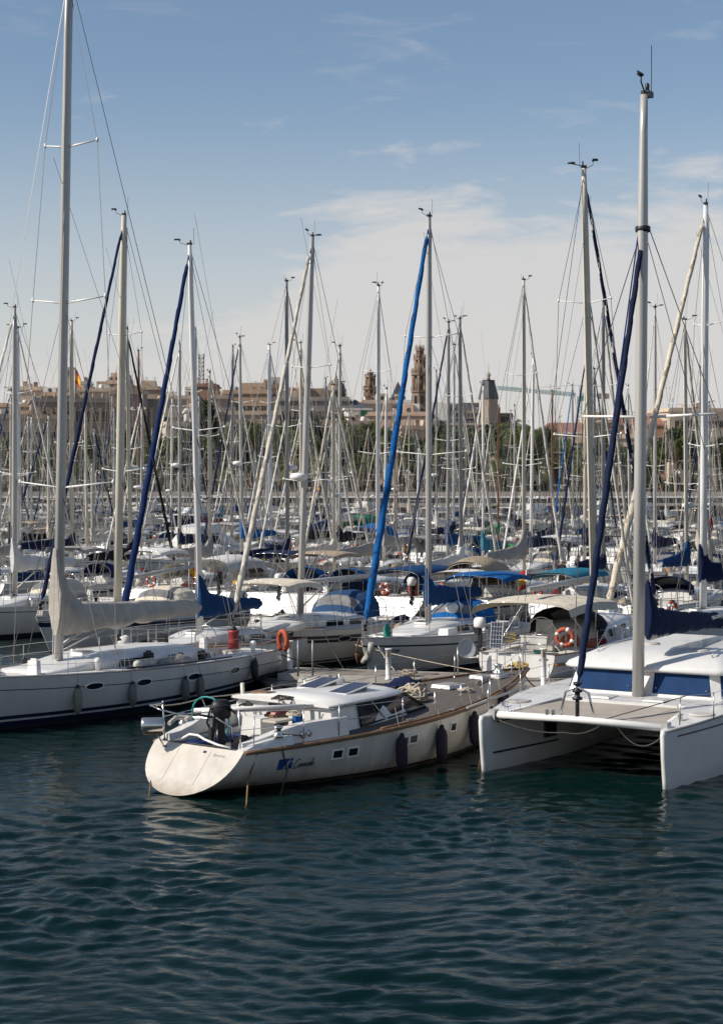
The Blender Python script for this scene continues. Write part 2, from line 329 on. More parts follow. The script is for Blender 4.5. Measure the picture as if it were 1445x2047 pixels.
# ------------------------------------------------------------------ people (one body mesh each, built by skinning a joint skeleton)
def make_person(pose=0):
    J = {'pel': (0, 0, .95, .13), 'wai': (0, 0, 1.1, .12), 'che': (0, .01, 1.32, .145), 'nek': (0, 0, 1.5, .055), 'hed': (0, .02, 1.58, .085), 'top': (0, .01, 1.7, .08),
         'ls': (.17, 0, 1.43, .06), 'le': (.23, .02, 1.16, .045), 'lw': (.22, .10, .93, .035), 'lh': (.21, .13, .85, .04), 'rs': (-.17, 0, 1.43, .06), 're': (-.24, .0, 1.16, .045), 'rw': (-.23, .07, .93, .035), 'rh': (-.22, .1, .85, .04),
         'lk': (.1, .05 + .06 * pose, .5, .07), 'la': (.1, .0 - .12 * pose, .09, .05), 'lt': (.11, .15 - .12 * pose, .04, .045), 'lp': (.09, 0, .88, .1), 'rp': (-.09, 0, .88, .1), 'rk': (-.1, .04 - .02 * pose, .5, .07), 'ra': (-.1, .02 + .14 * pose, .09, .05), 'rt': (-.11, .16 + .14 * pose, .04, .045)}
    E_ = [('pel', 'wai'), ('wai', 'che'), ('che', 'nek'), ('nek', 'hed'), ('hed', 'top'), ('che', 'ls'), ('ls', 'le'), ('le', 'lw'), ('lw', 'lh'), ('che', 'rs'), ('rs', 're'), ('re', 'rw'), ('rw', 'rh'), ('pel', 'lp'), ('lp', 'lk'), ('lk', 'la'), ('la', 'lt'), ('pel', 'rp'), ('rp', 'rk'), ('rk', 'ra'), ('ra', 'rt')]
    ks = list(J); me = bpy.data.meshes.new('skeleton'); me.from_pydata([J[k][:3] for k in ks], [(ks.index(a), ks.index(b)) for a, b in E_], [])
    o = bpy.data.objects.new('skeleton', me); COL.objects.link(o); o.modifiers.new('skin', 'SKIN')
    for i, k in enumerate(ks): me.skin_vertices[0].data[i].radius = (J[k][3], J[k][3])
    me.skin_vertices[0].data[0].use_root = True
    sb = o.modifiers.new('sub', 'SUBSURF'); sb.levels = 1
    dg = bpy.context.evaluated_depsgraph_get(); dg.update()
    out = bpy.data.meshes.new_from_object(o.evaluated_get(dg)); out.name = 'person'
    bpy.data.objects.remove(o)
    for m in (SKIN, WHITEC, NAVYC, BLKP): out.materials.append(m)
    for p in out.polygons:
        z = p.center.z; x = abs(p.center.x); mi = 1
        if z > 1.47 and x < .13: mi = 3 if (z > 1.64 or (p.center.y < -.03 and z > 1.55)) else 0
        elif z < .1: mi = 3
        elif z < .95 and x < .2: mi = 2
        elif x > .185 and z < 1.2: mi = 0
        p.material_index = mi; p.use_smooth = True
    return out
PEOPLE = [make_person(0), make_person(1)]
def person(loc, rz, shirt, trousers, label, k=0, group=None, hat=None):
    o = link('person', PEOPLE[k], None, loc, (0, 0, rz), [None, shirt, trousers, hat]); tag(o, label, 'person', group); return o

# ------------------------------------------------------------------ trees
def leaf_mat(n, c):
    m = mat(n, c, 0.6, var=0.35, scale=0.6, spec=0.3); return m
PALMG = leaf_mat('palm_green', (0.105, 0.120, 0.036)); PALMD = leaf_mat('palm_dry', (0.17, 0.125, 0.06)); LEAF = leaf_mat('tree_leaf', (0.062, 0.100, 0.023)); LEAFD = leaf_mat('dark_tree_leaf', (0.042, 0.066, 0.019)); BARK = mat('bark', (0.13, 0.095, 0.065), 0.9, var=0.3, scale=3)
def palm_meshes(seed, h, cr, nf):
    rg = random.Random(seed); tb = MB(); lean = rg.uniform(-.5, .5); pts = [(lean * (i / 6) ** 2, 0, h * i / 6) for i in range(7)]
    tb.tube(pts, [.34, .27, .25, .24, .24, .26, .3], 8); top = Vector(pts[-1]); cb = MB()
    for i in range(nf):
        az = rg.uniform(0, 6.283); el = rg.uniform(-0.9, 1.25); ln = cr * rg.uniform(.8, 1.1); dry = 1 if el < -.45 else 0
        d = Vector((math.cos(az), math.sin(az), 0)); p = top.copy(); e = el; pts2 = []
        for s in range(8):
            pts2.append(p.copy()); p = p + (d * math.cos(e) + Vector((0, 0, math.sin(e)))) * (ln / 7); e -= 0.20 + .04 * s
        sd_ = Vector((-d.y, d.x, 0))
        for s in range(1, 8):
            a = pts2[s - 1]; b_ = pts2[s]; wd = cr * .20 * math.sin(math.pi * min(1, (s + .6) / 8.6)) + .05
            for q in (-1, 1):
                for hh in (0, .5):
                    r0 = a.lerp(b_, hh); r1 = a.lerp(b_, hh + .28); tip = r0.lerp(b_, .9) + sd_ * q * wd * rg.uniform(.75, 1.15) + Vector((0, 0, -wd * .45))
                    cb.add([r0, r1, tip], [(0, 1, 2)], dry)
    return tb.mesh('trunk', [BARK]), cb.mesh('crown', [PALMG, PALMD])
def tree_meshes(seed, h, cr, n, mt):
    rg = random.Random(seed); tb = MB(); th = h - cr * 1.3
    tb.tube([(0, 0, 0), (.1, 0, th * .5), (0, .1, th), (0.1, 0, th + cr * .8)], [.32, .25, .2, .06], 7); clumps = []
    for i in range(9):
        az = rg.uniform(0, 6.28); e = Vector((math.cos(az) * cr * rg.uniform(.4, .85), math.sin(az) * cr * rg.uniform(.4, .85), th + cr * rg.uniform(.1, 1.25)))
        tb.tube([(0, 0, th * rg.uniform(.75, 1)), e * .55 + Vector((0, 0, th * .45)), e], [.13, .08, .03], 5); clumps.append((e, cr * rg.uniform(.32, .5)))
    for i in range(8): clumps.append((Vector((rg.uniform(-.5, .5) * cr, rg.uniform(-.5, .5) * cr, th + cr * rg.uniform(.3, 1.5))), cr * rg.uniform(.3, .45)))
    cb = MB()
    for c, r in clumps:
        for j in range(n // len(clumps)):
            v = Vector((rg.gauss(0, 1), rg.gauss(0, 1), rg.gauss(0, .8))).normalized() * r * rg.uniform(.35, 1.05) ** .6; p = c + v
            u = Vector((rg.gauss(0, 1), rg.gauss(0, 1), rg.gauss(0, 1))).normalized(); w = u.cross(Vector((rg.gauss(0, 1), rg.gauss(0, 1), 1))).normalized(); k = rg.uniform(.14, .3)
            cb.add([p - u * k, p + w * k * .7, p + u * k, p - w * k * .7], [(0, 1, 2, 3)])
    return tb.mesh('trunk', [BARK]), cb.mesh('crown', [mt])
PALMS = [palm_meshes(i, 10.0, 3.5 + .35 * (i % 3), 50 + 6 * i) for i in range(4)]; DATE = [palm_meshes(20 + i, 5.2, 4.2, 70) for i in range(2)]
TREES = [tree_meshes(40, 10, 3.6, 3600, LEAF), tree_meshes(41, 9, 3.9, 3600, LEAFD), tree_meshes(42, 11, 3.3, 3400, LEAFD)]
rg = random.Random(11)
def put_tree(name, me, px, Y, ytop, label, cat, group, base_h):
    zt = CH - (ytop - HZ) / F * Y; k = (zt - UZ) / base_h
    r = empty(name, ((px - CX) / F * Y, Y, UZ), rg.uniform(0, 6.28)); r.scale = (min(k, 1.25) * rg.uniform(.9, 1.1),) * 2 + (k,); tag(r, label, cat, group)
    link('trunk', me[0], r); link('crown', me[1], r)
palm_px = [(28, 868), (72, 880), (138, 872), (176, 868), (228, 872), (262, 845), (300, 888), (345, 868), (372, 842), (432, 862), (478, 848), (503, 832), (541, 838), (566, 846), (608, 862), (648, 870), (676, 822), (705, 846), (741, 838), (768, 846), (806, 872), (856, 884), (893, 878), (936, 872), (970, 858), (992, 872), (1030, 838), (1062, 846), (1100, 878), (1128, 872), (1168, 885), (1226, 880), (1262, 892), (1310, 886), (1352, 872), (1408, 880), (1432, 866)]
for i, (x, y) in enumerate(palm_px):
    put_tree('palm_tree', PALMS[i % 4], x, rg.uniform(368, 402), y, 'tall fan palm on the promenade, %s palm from the left' % (ORD[i] if i < 35 else ('second from right' if i == 35 else 'last') ), 'palm tree', 'tall palms along the promenade', 12.0)
date_px = [(160, 915), (212, 905), (275, 900), (330, 912), (455, 918), (520, 910), (585, 905), (640, 898), (690, 915), (735, 900), (800, 908), (850, 915), (915, 905), (985, 908), (1040, 900), (1110, 905), (1180, 902), (1290, 908), (1400, 910), (60, 908)]
for i, (x, y) in enumerate(sorted(date_px)):
    put_tree('date_palm', DATE[i % 2], x, rg.uniform(360, 372), y, 'broad date palm with drooping fronds, %s of the low palms from the left' % ORD[i], 'palm tree', 'low date palms by the railing', 7.6)
leaf_px = [(20, 898), (110, 905), (195, 900), (310, 880), (385, 870), (412, 838), (445, 878), (500, 885), (530, 890), (562, 868), (590, 858), (622, 862), (652, 868), (700, 880), (745, 890), (790, 882), (830, 885), (868, 880), (905, 870), (945, 868), (975, 880), (1012, 870), (1050, 875), (1090, 885), (1125, 890), (1160, 898), (1205, 890), (1250, 900), (1300, 890), (1345, 885), (1395, 880), (1440, 890)]
for i, (x, y) in enumerate(leaf_px):
    put_tree('promenade_tree', TREES[i % 3], x, rg.uniform(405, 425), y - 10, 'leafy green street tree behind the palms, %s tree from the left' % ORD[i], 'tree', 'street trees behind the palms', 10.5)

def shade_bush_mesh(seed):
    rg_ = random.Random(seed); cb = MB()
    for j in range(1500):
        c = Vector((rg_.uniform(-2.6, 2.6), rg_.uniform(-1.2, 1.2), 0)); hh = 2.6 + 1.2 * math.sin(c.x * 1.7 + seed); p = Vector((c.x, c.y, hh * rg_.random() ** .7)); u = Vector((rg_.gauss(0, 1), rg_.gauss(0, 1), rg_.gauss(0, 1))).normalized(); w = u.cross(Vector((rg_.gauss(0, 1), rg_.gauss(0, 1), 1))).normalized(); k = rg_.uniform(.12, .26); cb.add([p - u * k, p + w * k * .7, p + u * k, p - w * k * .7], [(0, 1, 2, 3)])
    return cb.mesh('foliage', [LEAFD])
SHADE_BUSH = [shade_bush_mesh(i) for i in range(3)]; stemm = MB().tube([(0, 0, 0), (.1, 0, 1), (.4, .1, 1.9)], [.1, .07, .03], 5).tube([(0, 0, .3), (-.6, .1, 1.6)], [.07, .03], 5).mesh('stem', [BARK])
for i in range(34):
    o = empty('shrub', ((15 + i * 43 - CX) / F * 403, 403 + rg.uniform(-1, 1), UZ)); o.scale = (1.05, 1, rg.uniform(.75, 1.2)); tag(o, 'added dark green shrub filling the shade under the palms, %s shrub from the left' % ORD[i], 'shrub', 'added shrubs filling the shade under the promenade trees'); link('foliage', SHADE_BUSH[i % 3], o); link('stem', stemm, o)  # shrubs added to darken the band of trunks and shade under the trees
# ------------------------------------------------------------------ town
SANDST = mat('sandstone', (0.42, 0.335, 0.26), 0.9, var=0.14, scale=0.15); GREYST = mat('grey_stone', (0.27, 0.235, 0.21), 0.9, var=0.16, scale=0.12); CREAMW = mat('cream_render', (0.56, 0.46, 0.35), 0.9, var=0.1, scale=0.15); PINKW = mat('pink_render', (0.50, 0.36, 0.28), 0.9, var=0.1, scale=0.15); TANW = mat('tan_render', (0.38, 0.27, 0.185), 0.9, var=0.12, scale=0.15); WHITEW = mat('white_render', (0.66, 0.63, 0.58), 0.9, var=0.08, scale=0.15); BRICK = mat('brick_red_render', (0.30, 0.17, 0.12), 0.9, var=0.15, scale=0.2); DKBR = mat('dark_brown_wall', (0.13, 0.10, 0.09), 0.9, var=0.2, scale=0.2); YELW = mat('ochre_render', (0.48, 0.36, 0.22), 0.9, var=0.1, scale=0.15)
SLATE = mat('slate_roof', (0.075, 0.08, 0.09), 0.6, var=0.2, scale=0.5); TILE = mat('tile_roof', (0.28, 0.14, 0.09), 0.85, var=0.2, scale=0.5); BROWNST = mat('tower_stone', (0.33, 0.235, 0.17), 0.9, var=0.25, scale=0.4); ROOFG = mat('flat_roof', (0.30, 0.27, 0.24), 0.95, var=0.15, scale=0.2)
PANE = mat('town_window_pane', (0.02, 0.022, 0.026), 0.15, var=0.4); SHUT = mat('green_shutter', (0.02, 0.16, 0.08), 0.6)
BROT = R(15)
def win_mesh(w, h):
    def f():
        m = MB(); m.box((0, -.03, 0), (w, .1, h), 0); m.box((0, -.10, h / 2 + .12), (w + .5, .3, .22), 1); m.box((0, -.10, -h / 2 - .1), (w + .4, .28, .18), 1); m.box((-w / 2 - .1, -.06, 0), (.2, .2, h), 1); m.box((w / 2 + .1, -.06, 0), (.2, .2, h), 1); m.box((0, -.09, 0), (.08, .05, h), 1)
        if round(h * 100) % 10 == 1: m.box((0, -.45, -h / 2 - .28), (w + 1.0, .8, .16), 1); m.box((0, -.82, -h / 2 + .25), (w + 1.0, .05, .9), 2)
        return m.mesh('window', [PANE, SANDST, DKM])
    return cached(('win', w, h), f)
def block(name, label, x0, x1, yt, D, wall, depth=14, rows=0, cols=0, ww=1.2, wh=2.0, roof=None, cornice=True, ybase=None, rot=None, cat='building', wrange=(.06, .94), side=0, trim=None, parap=True):
    rot = random.Random(int(x0 + yt)).choice((R(1), R(5), R(9), R(14), R(-4))) if rot is None else rot
    Xc = ((x0 + x1) / 2 - CX) / F * D; Wd = (x1 - x0) / F * D / (math.cos(rot) + .25 * math.sin(rot)); zt = CH - (yt - HZ) / F * D; zb = UZ if ybase is None else CH - (ybase - HZ) / F * D
    r = empty(name, (Xc, D, zb), rot); tag(r, label, cat); h = zt - zb; r['_w'] = Wd; r['_h'] = h; trim = trim or wall
    MB().box((0, depth / 2, h / 2), (Wd, depth, h)).build('wall', wall, r)
    if cornice:
        MB().box((0, depth / 2, h + .02), (Wd + .9, depth + .9, .5)).build('cornice', trim, r)
        if h > 14: MB().box((0, depth / 2, h * .62), (Wd + .5, depth + .5, .35)).build('string_course', trim, r)
    if roof == 'hip':
        k = 3.2; MB().add([(-Wd / 2 - .3, -.3, h + .27), (Wd / 2 + .3, -.3, h + .27), (Wd / 2 + .3, depth + .3, h + .27), (-Wd / 2 - .3, depth + .3, h + .27), (-Wd / 2 + 4, depth / 2, h + k), (Wd / 2 - 4, depth / 2, h + k)], [(0, 1, 5, 4), (1, 2, 5), (2, 3, 4, 5), (3, 0, 4)]).build('roof', TILE, r)
    elif roof == 'slate':
        MB().add([(-Wd / 2, 0, h + .27), (Wd / 2, 0, h + .27), (Wd / 2, depth, h + .27), (-Wd / 2, depth, h + .27), (0, depth / 2, h + 3)], [(0, 1, 4), (1, 2, 4), (2, 3, 4), (3, 0, 4)]).build('roof', SLATE, r)
    elif parap: 
        m = MB()
        for sx in (-1, 1): m.box((sx * (Wd / 2 - .15), depth / 2, h + .6), (.3, depth, .7))
        m.box((0, .15, h + .6), (Wd - .62, .3, .7)); m.build('parapet', trim, r)
    if parap and roof is None and name != 'government_building':
        rc = random.Random(int(abs(x0) * 7 + yt))
        for _ in range(int(3 + Wd / 6)):
            k = rc.choice('cccsta'); xx = rc.uniform(-Wd / 2 + 1.2, Wd / 2 - 1.2); yy = rc.uniform(1.2, depth * .6)
            if k == 'c': hh = rc.uniform(1.4, 2.6); MB().box((xx, yy, h + .27 + hh / 2), (rc.uniform(.6, 1.3), .8, hh)).box((xx, yy, h + .27 + hh), (1.3, 1.0, .15)).build('chimney', rc.choice((PINKW, TANW, BRICK, wall)), r)
            elif k == 's': hh = rc.uniform(2, 3.2); MB().box((xx, yy + 1.5, h + .27 + hh / 2), (rc.uniform(2.2, 4.5), 3, hh)).box((xx, yy - .05, h + 1.2), (.8, .2, 1.8), 1).build('stair_head', [rc.choice((CREAMW, WHITEW, TANW, PINKW)), PANE], r)
            elif k == 't': MB().lathe([(.7, h + .6), (.75, h + .8), (.75, h + 1.9), (0, h + 2.2)], 9, (xx, yy, 0)).build('water_tank', rc.choice((GREYST, WHITEW)), r)
            else: MB().tube([(xx, yy, h), (xx, yy, h + 4.2)], .05, 4).tube([(xx - .8, yy, h + 3.8), (xx + .8, yy, h + 3.8)], .035, 3).tube([(xx - .5, yy, h + 3.3), (xx + .5, yy, h + 3.3)], .035, 3).build('aerial', DKM, r)
    if rows:
        wmx = win_mesh(ww, wh); wmb = win_mesh(ww, wh + .01)
        for i in range(rows):
            for j in range(cols):
                xx = lerp(-Wd / 2 + Wd * wrange[0], -Wd / 2 + Wd * wrange[1], (j + .5) / cols); zz = h - (h * .9) * (i + .62) / (rows + .35)
                link('window', wmb if (i + int(x0)) % 2 else wmx, r, (xx, -.02, zz))
            for j in range(side): link('window', wmx, r, (-Wd / 2 - .02, depth * (j + .5) / side, h - (h * .9) * (i + .62) / (rows + .35)), (0, 0, R(-90)))
    return r
def clutter(r, items, zt):
    for nm, x, y, sx, sy, sz, m in items: MB().box((x, y, zt + sz / 2 + .01), (sx, sy, sz)).build(nm, m, r)
D0 = 455
def hgt(r): return r['_h']
b1 = block('government_building', 'long grey classical building with central pediment at the left', 62, 322, 803, D0, GREYST, 18, 3, 13, 1.4, 2.9, side=4, rot=R(13))
w1 = b1['_w']; h1 = hgt(b1)
plm = MB().box((0, -.18, 0), (.7, .36, h1 * .58)).box((0, -.24, h1 * .28), (1.0, .5, .5)).box((0, -.24, -h1 * .28), (1.0, .5, .5)).mesh('pilaster', [SANDST])
for i in range(14):
    if abs(-w1 / 2 + w1 * .06 + w1 * .88 * i / 13 - w1 * .26) > 5.4: link('pilaster', plm, b1, (-w1 / 2 + w1 * .06 + w1 * .88 * i / 13, 0, h1 * .64))
# projecting pedimented pavilion
xp = w1 * .26; pv = MB(); pv.box((xp, -1.2, h1 / 2 + 1.0), (9.4, 2.4, h1 + 2)).build('pavilion', GREYST, b1)
MB().box((xp, -1.3, h1 + 2.2), (10.4, 3.2, .5)).build('pavilion_cornice', SANDST, b1)
MB().add([(xp - 5.2, -2.8, h1 + 2.48), (xp + 5.2, -2.8, h1 + 2.48), (xp, -2.8, h1 + 5.1), (xp - 5.2, 3, h1 + 2.48), (xp + 5.2, 3, h1 + 2.48), (xp, 3, h1 + 5.1)], [(0, 1, 2), (5, 4, 3), (0, 2, 5, 3), (1, 4, 5, 2), (0, 3, 4, 1)]).build('pediment', SANDST, b1)
for i in range(6): MB().lathe([(.5, 0), (.42, .3), (.36, h1 * .45), (.5, h1 * .46), (.5, h1 * .48)], 10, (xp - 4.2 + i * 1.68, -2.62, h1 * .46)).build('column', SANDST, b1)
for i in range(3): link('window', win_mesh(1.4, 2.9), b1, (xp - 2.6 + i * 2.6, -2.43, h1 * .3))
st = MB().lathe([(1.3, 0), (1.1, 1.0), (.8, 1.2), (.7, 2.0), (.25, 2.5), (.3, 3.1), (.18, 3.5), (0, 3.7)], 10, (xp, 0, h1 + 5.0)); st.build('roof_statue', SANDST, b1)
for i in range(10): MB().lathe([(.3, 0), (.2, .4), (.32, .9), (.1, 1.3), (0, 1.5)], 8, (-w1 / 2 + 1 + i * w1 * .075, .2, h1 + .95)).build('urn', SANDST, b1)
block('corner_block', 'small beige roof storey at the far left behind the flag', 20, 92, 779, 500, CREAMW, 14, 2, 4, 1.2, 1.8)
block('stepped_house', 'brown stepped house left of the flag', 84, 140, 790, 490, TANW, 10, 2, 4, 1.1, 1.7)
block('stepped_house', 'pale stepped house right of the flag', 150, 186, 768, 530, WHITEW, 10, 2, 3, 1.1, 1.7)
block('stepped_house', 'terracotta stepped house above the classical roofline', 212, 252, 766, 540, PINKW, 10, 2, 3, 1.1, 1.7)
block('roof_tower_block', 'square beige stair tower at the far left edge', 120, 150, 740, 520, SANDST, 6, 1, 2, 1.0, 1.6)
b = block('apartment_roofs', 'sunlit cream apartment roofs above the classical building', 158, 228, 782, 505, CREAMW, 16, 2, 4, 1.2, 1.8, side=3)
clutter(b, [('chimney', -5, 4, 1.2, 1.2, 2.4, CREAMW), ('stair_head', 2, 6, 4, 4, 2.2, WHITEW), ('chimney', 6, 5, 1, 1, 2, PINKW), ('water_tank', -1, 3, 1.4, 1.4, 1.5, GREYST)], hgt(b))
b = block('dome_base_block', 'sand coloured roof storey behind the pediment', 256, 318, 778, 500, SANDST, 14, 2, 4, 1.1, 1.8)
MB().box((1, 6, hgt(b) + 1.5), (5, 5, 2.6), 0, 0, .8).build('lantern_storey', SANDST, b)
b = block('brick_penthouse', 'reddish brown louvred penthouse block under the lattice mast', 384, 428, 772, 540, BRICK, 12, 1, 5, 1.5, 4.2)
b = block('cream_terrace', 'pale cream terrace building between the pediment and the lattice mast', 318, 398, 797, 480, CREAMW, 14, 2, 5, 1.2, 1.7, side=3)
clutter(b, [('stair_head', -2, 6, 3, 4, 2.2, WHITEW), ('chimney', 3, 4, 1, 1, 1.8, PINKW)], hgt(b))
b = block('white_lowrise', 'low white building below the red penthouse', 372, 440, 822, 462, WHITEW, 12, 2, 5, 1.2, 1.7, side=2)
b = block('tan_long_block', 'long tan apartment block with flat roof left of the domed corner', 446, 540, 786, 490, TANW, 18, 3, 6, 1.4, 1.9, side=4)
clutter(b, [('penthouse', 1.5, 7, 7, 6, 3.2, TANW), ('stair_head', -4, 8, 3, 4, 1.8, CREAMW), ('chimney', 5, 5, 1, 1, 2, PINKW)], hgt(b))
block('stepped_house', 'sandy stepped house beside the lattice mast', 424, 462, 796, 484, SANDST, 12, 2, 3, 1.2, 1.8)
block('stepped_house', 'tall brown house left of the dome', 528, 566, 775, 505, TANW, 12, 2, 3, 1.2, 1.8)
block('stepped_house', 'cream stepped house left of the dome', 560, 612, 792, 488, CREAMW, 12, 2, 4, 1.2, 1.8)
b = block('sand_front_block', 'sandy building with many small windows below the tan block', 440, 560, 828, 465, SANDST, 14, 3, 8, 1.2, 1.9, side=3)
b = block('brown_grand_block', 'brown grand building with corner dome and roof terraces', 545, 700, 800, 470, GREYST, 20, 3, 9, 1.3, 2.2, side=4)
h_ = hgt(b); w_ = b['_w']
MB().lathe([(2.6, 0), (2.6, 2.2), (2.9, 2.4), (2.9, 2.8), (2.5, 3.2), (2.2, 4.4), (1.3, 5.4), (.4, 5.9), (.3, 6.6), (0, 7.3)], 14, (w_ * .32, 3, h_ + .2)).build('corner_dome', mat('dome_brown', (.16, .12, .10), .6), b)
MB().lathe([(1.5, 0), (1.5, 3), (1.8, 3.2), (1.5, 4.2), (.6, 5), (0, 5.8)], 10, (-w_ * .12, 5, h_ + .2)).build('roof_turret', SANDST, b)
clutter(b, [('roof_storey', -w_ * .3, 9, 7, 6, 3.0, SANDST), ('roof_storey', w_ * .08, 9, 6, 6, 3.6, TANW), ('blue_awning', w_ * .14, 3, 3, 2, .8, BLUE)], h_)
b = block('gable_house', 'small pale house with grey pitched roof and green shutter', 690, 742, 818, 468, WHITEW, 12, 0, 0, roof='slate'); MB().box((b['_w'] * .28, -.05, hgt(b) - 1.2), (2.6, .2, 2.0)).build('shutter', SHUT, b)
block('pink_block', 'pink beige blank walled block below the two stone towers', 735, 862, 830, 462, PINKW, 16, 2, 8, 1.2, 1.7, side=3)
b = block('sand_block', 'sandy flat roofed block in front of the shorter stone tower', 722, 792, 806, 480, CREAMW, 14, 1, 5, 1.2, 1.7, side=3)
b = block('turret_house', 'white house with pointed slate turret between the stone towers', 776, 822, 806, 490, WHITEW, 12, 1, 4, 1.1, 1.6)
MB().lathe([(2.6, 0), (2.6, 1.2), (2.9, 1.4), (1.7, 3.4), (.8, 5.2), (0, 6.4)], 4, (0, 5, hgt(b) + .2), sm=False, phase=R(45)).build('slate_turret', SLATE, b)
# stone belfries
def belfry(name, label, px, ytop, ybase, D, wpx, tiers):
    zb = CH - (ybase - HZ) / F * D; H = (ybase - ytop) / F * D; X = (px - CX) / F * D; w = wpx / F * D / 2
    r = empty(name, (X, D, UZ), R(12)); tag(r, label, 'tower'); z = zb - UZ
    MB().box((0, 0, z / 2), (w * 2, w * 2, z)).build('shaft', BROWNST, r)
    for z0, z1, k, kind in tiers:
        a, c = z + H * z0, z + H * z1; q = w * k
        if kind == 'solid':
            MB().lathe([(q, a), (q, c)], 8, sm=False, phase=R(22.5)).build('tier', BROWNST, r)
            for i in range(8): MB().obox((q * .94 * math.cos(i * R(45)), q * .94 * math.sin(i * R(45)), (a + c) / 2), (-math.sin(i * R(45)), math.cos(i * R(45)), 0), (0, 0, 1), (math.cos(i * R(45)), math.sin(i * R(45)), 0), q * .34, (c - a) * .6, .1).build('niche', PANE, r)
        elif kind == 'open':
            MB().lathe([(q * .52, a), (q * .52, c)], 8).build('core', BROWNST, r)
            for i in range(8):
                t = R(22.5 + 45 * i); MB().lathe([(q * .17, a), (q * .13, a + (c - a) * .2), (q * .12, c - (c - a) * .2), (q * .18, c)], 7, (q * .9 * math.cos(t), q * .9 * math.sin(t), 0)).build('column', BROWNST, r)
        elif kind == 'ledge':
            MB().lathe([(q * .85, a), (q * 1.08, a + (c - a) * .4), (q * 1.1, c), (q * .8, c)], 8, sm=False, phase=R(22.5)).build('ledge', BROWNST, r)
            for i in range(8):
                t = R(22.5 + 45 * i); MB().lathe([(q * .09, c), (q * .11, c + H * .015), (q * .06, c + H * .03), (q * .1, c + H * .04), (0, c + H * .065)], 6, (q * .98 * math.cos(t), q * .98 * math.sin(t), 0)).build('pinnacle', BROWNST, r)
        elif kind == 'spire': MB().lathe([(q, a), (q * .5, lerp(a, c, .4)), (q * .12, lerp(a, c, .45)), (q * .08, c)], 8).build('spire', BROWNST, r)
belfry('stone_belfry', 'tallest ornate brown stone belfry with stacked open tiers', 839, 680, 832, 540, 34, [(0, .12, 1.0, 'solid'), (.12, .30, 1.0, 'solid'), (.30, .34, 1.0, 'ledge'), (.34, .52, .95, 'open'), (.52, .57, .98, 'ledge'), (.57, .73, .68, 'open'), (.73, .76, .72, 'ledge'), (.76, .85, .46, 'open'), (.85, .88, .5, 'ledge'), (.88, 1.0, .3, 'spire')])
belfry('stone_belfry', 'shorter ornate brown stone belfry left of the tall one', 740, 730, 808, 560, 27, [(0, .12, 1.1, 'ledge'), (.12, .34, 1.0, 'open'), (.34, .42, 1.02, 'ledge'), (.42, .66, .78, 'open'), (.66, .72, .8, 'ledge'), (.72, .82, .5, 'solid'), (.82, 1.0, .22, 'spire')])
b = block('mansard_building', 'pale building with dark mansard roof and pointed corner turret', 856, 985, 848, 470, SANDST, 18, 2, 11, 1.3, 2.2, side=4, parap=False)
h_ = hgt(b); w_ = b['_w']
MB().add([(-w_ / 2, 0, h_ + .27), (w_ / 2, 0, h_ + .27), (w_ / 2, 17, h_ + .27), (-w_ / 2, 17, h_ + .27), (-w_ / 2 + 1.4, 1.6, h_ + 6), (w_ / 2 - 1.4, 1.6, h_ + 6), (w_ / 2 - 1.4, 15, h_ + 6), (-w_ / 2 + 1.4, 15, h_ + 6)], [(0, 1, 5, 4), (1, 2, 6, 5), (2, 3, 7, 6), (3, 0, 4, 7), (4, 5, 6, 7)]).build('mansard_roof', SLATE, b)
MB().box((-w_ * .33, 1.2, h_ + 3.2), (5.5, 2, 5.8)).build('white_gable', WHITEW, b)
for i in range(8): MB().box((-w_ * .12 + i * w_ * .058, .5, h_ + 2.6), (.9, 1.2, 2.0)).box((-w_ * .12 + i * w_ * .058, -.13, h_ + 2.6), (.5, .1, 1.3), 1).build('dormer', [SANDST, PANE], b)
tx = w_ * .42; MB().lathe([(2.6, h_ - 6), (2.6, h_ + 7)], 8, (tx, 1, 0), sm=False).build('corner_turret', SANDST, b)
MB().lathe([(2.9, h_ + 7), (2.3, h_ + 9.5), (1.7, h_ + 12), (1.9, h_ + 12.2)], 8, (tx, 1, 0), sm=False).build('turret_roof', SLATE, b)
MB().lathe([(.6, h_ + 12.1), (.4, h_ + 13), (.7, h_ + 13.6), (.12, h_ + 14.4), (.06, h_ + 17)], 8, (tx, 1, 0)).build('finial', SANDST, b)
block('dark_brown_block', 'dark brown windowless block right of the corner turret', 972, 1026, 832, 500, DKBR, 14, 1, 5, 1, 1.6)
b = block('white_bar_house', 'low white building half hidden behind palms', 1000, 1085, 866, 470, WHITEW, 12, 1, 7, 1.2, 1.8, side=2)
block('tiled_long_house', 'long ochre house with red tiled roof under the crane', 1072, 1190, 866, 480, YELW, 14, 2, 9, 1.2, 1.9, roof='hip', side=3)
b = block('ochre_upper_block', 'ochre upper storeys with arched attic right of the crane', 1172, 1258, 845, 505, YELW, 14, 2, 6, 1.2, 2, side=3)
clutter(b, [('attic', -3, 6, 6, 6, 3.2, YELW), ('attic', 5, 6, 4, 5, 4, CREAMW)], hgt(b))
block('red_house', 'brick red house with tiled roof near the right edge', 1225, 1345, 850, 500, BRICK, 14, 2, 8, 1.2, 1.9, roof='hip', side=3)
block('cream_end_block', 'cream apartment block beyond the right hand masts', 1330, 1475, 822, 500, CREAMW, 16, 3, 9, 1.2, 1.9, side=3)
block('tan_end_block', 'tan apartment block at the far left edge of the town', -60, 70, 812, 470, TANW, 16, 3, 8, 1.2, 1.9, side=3)
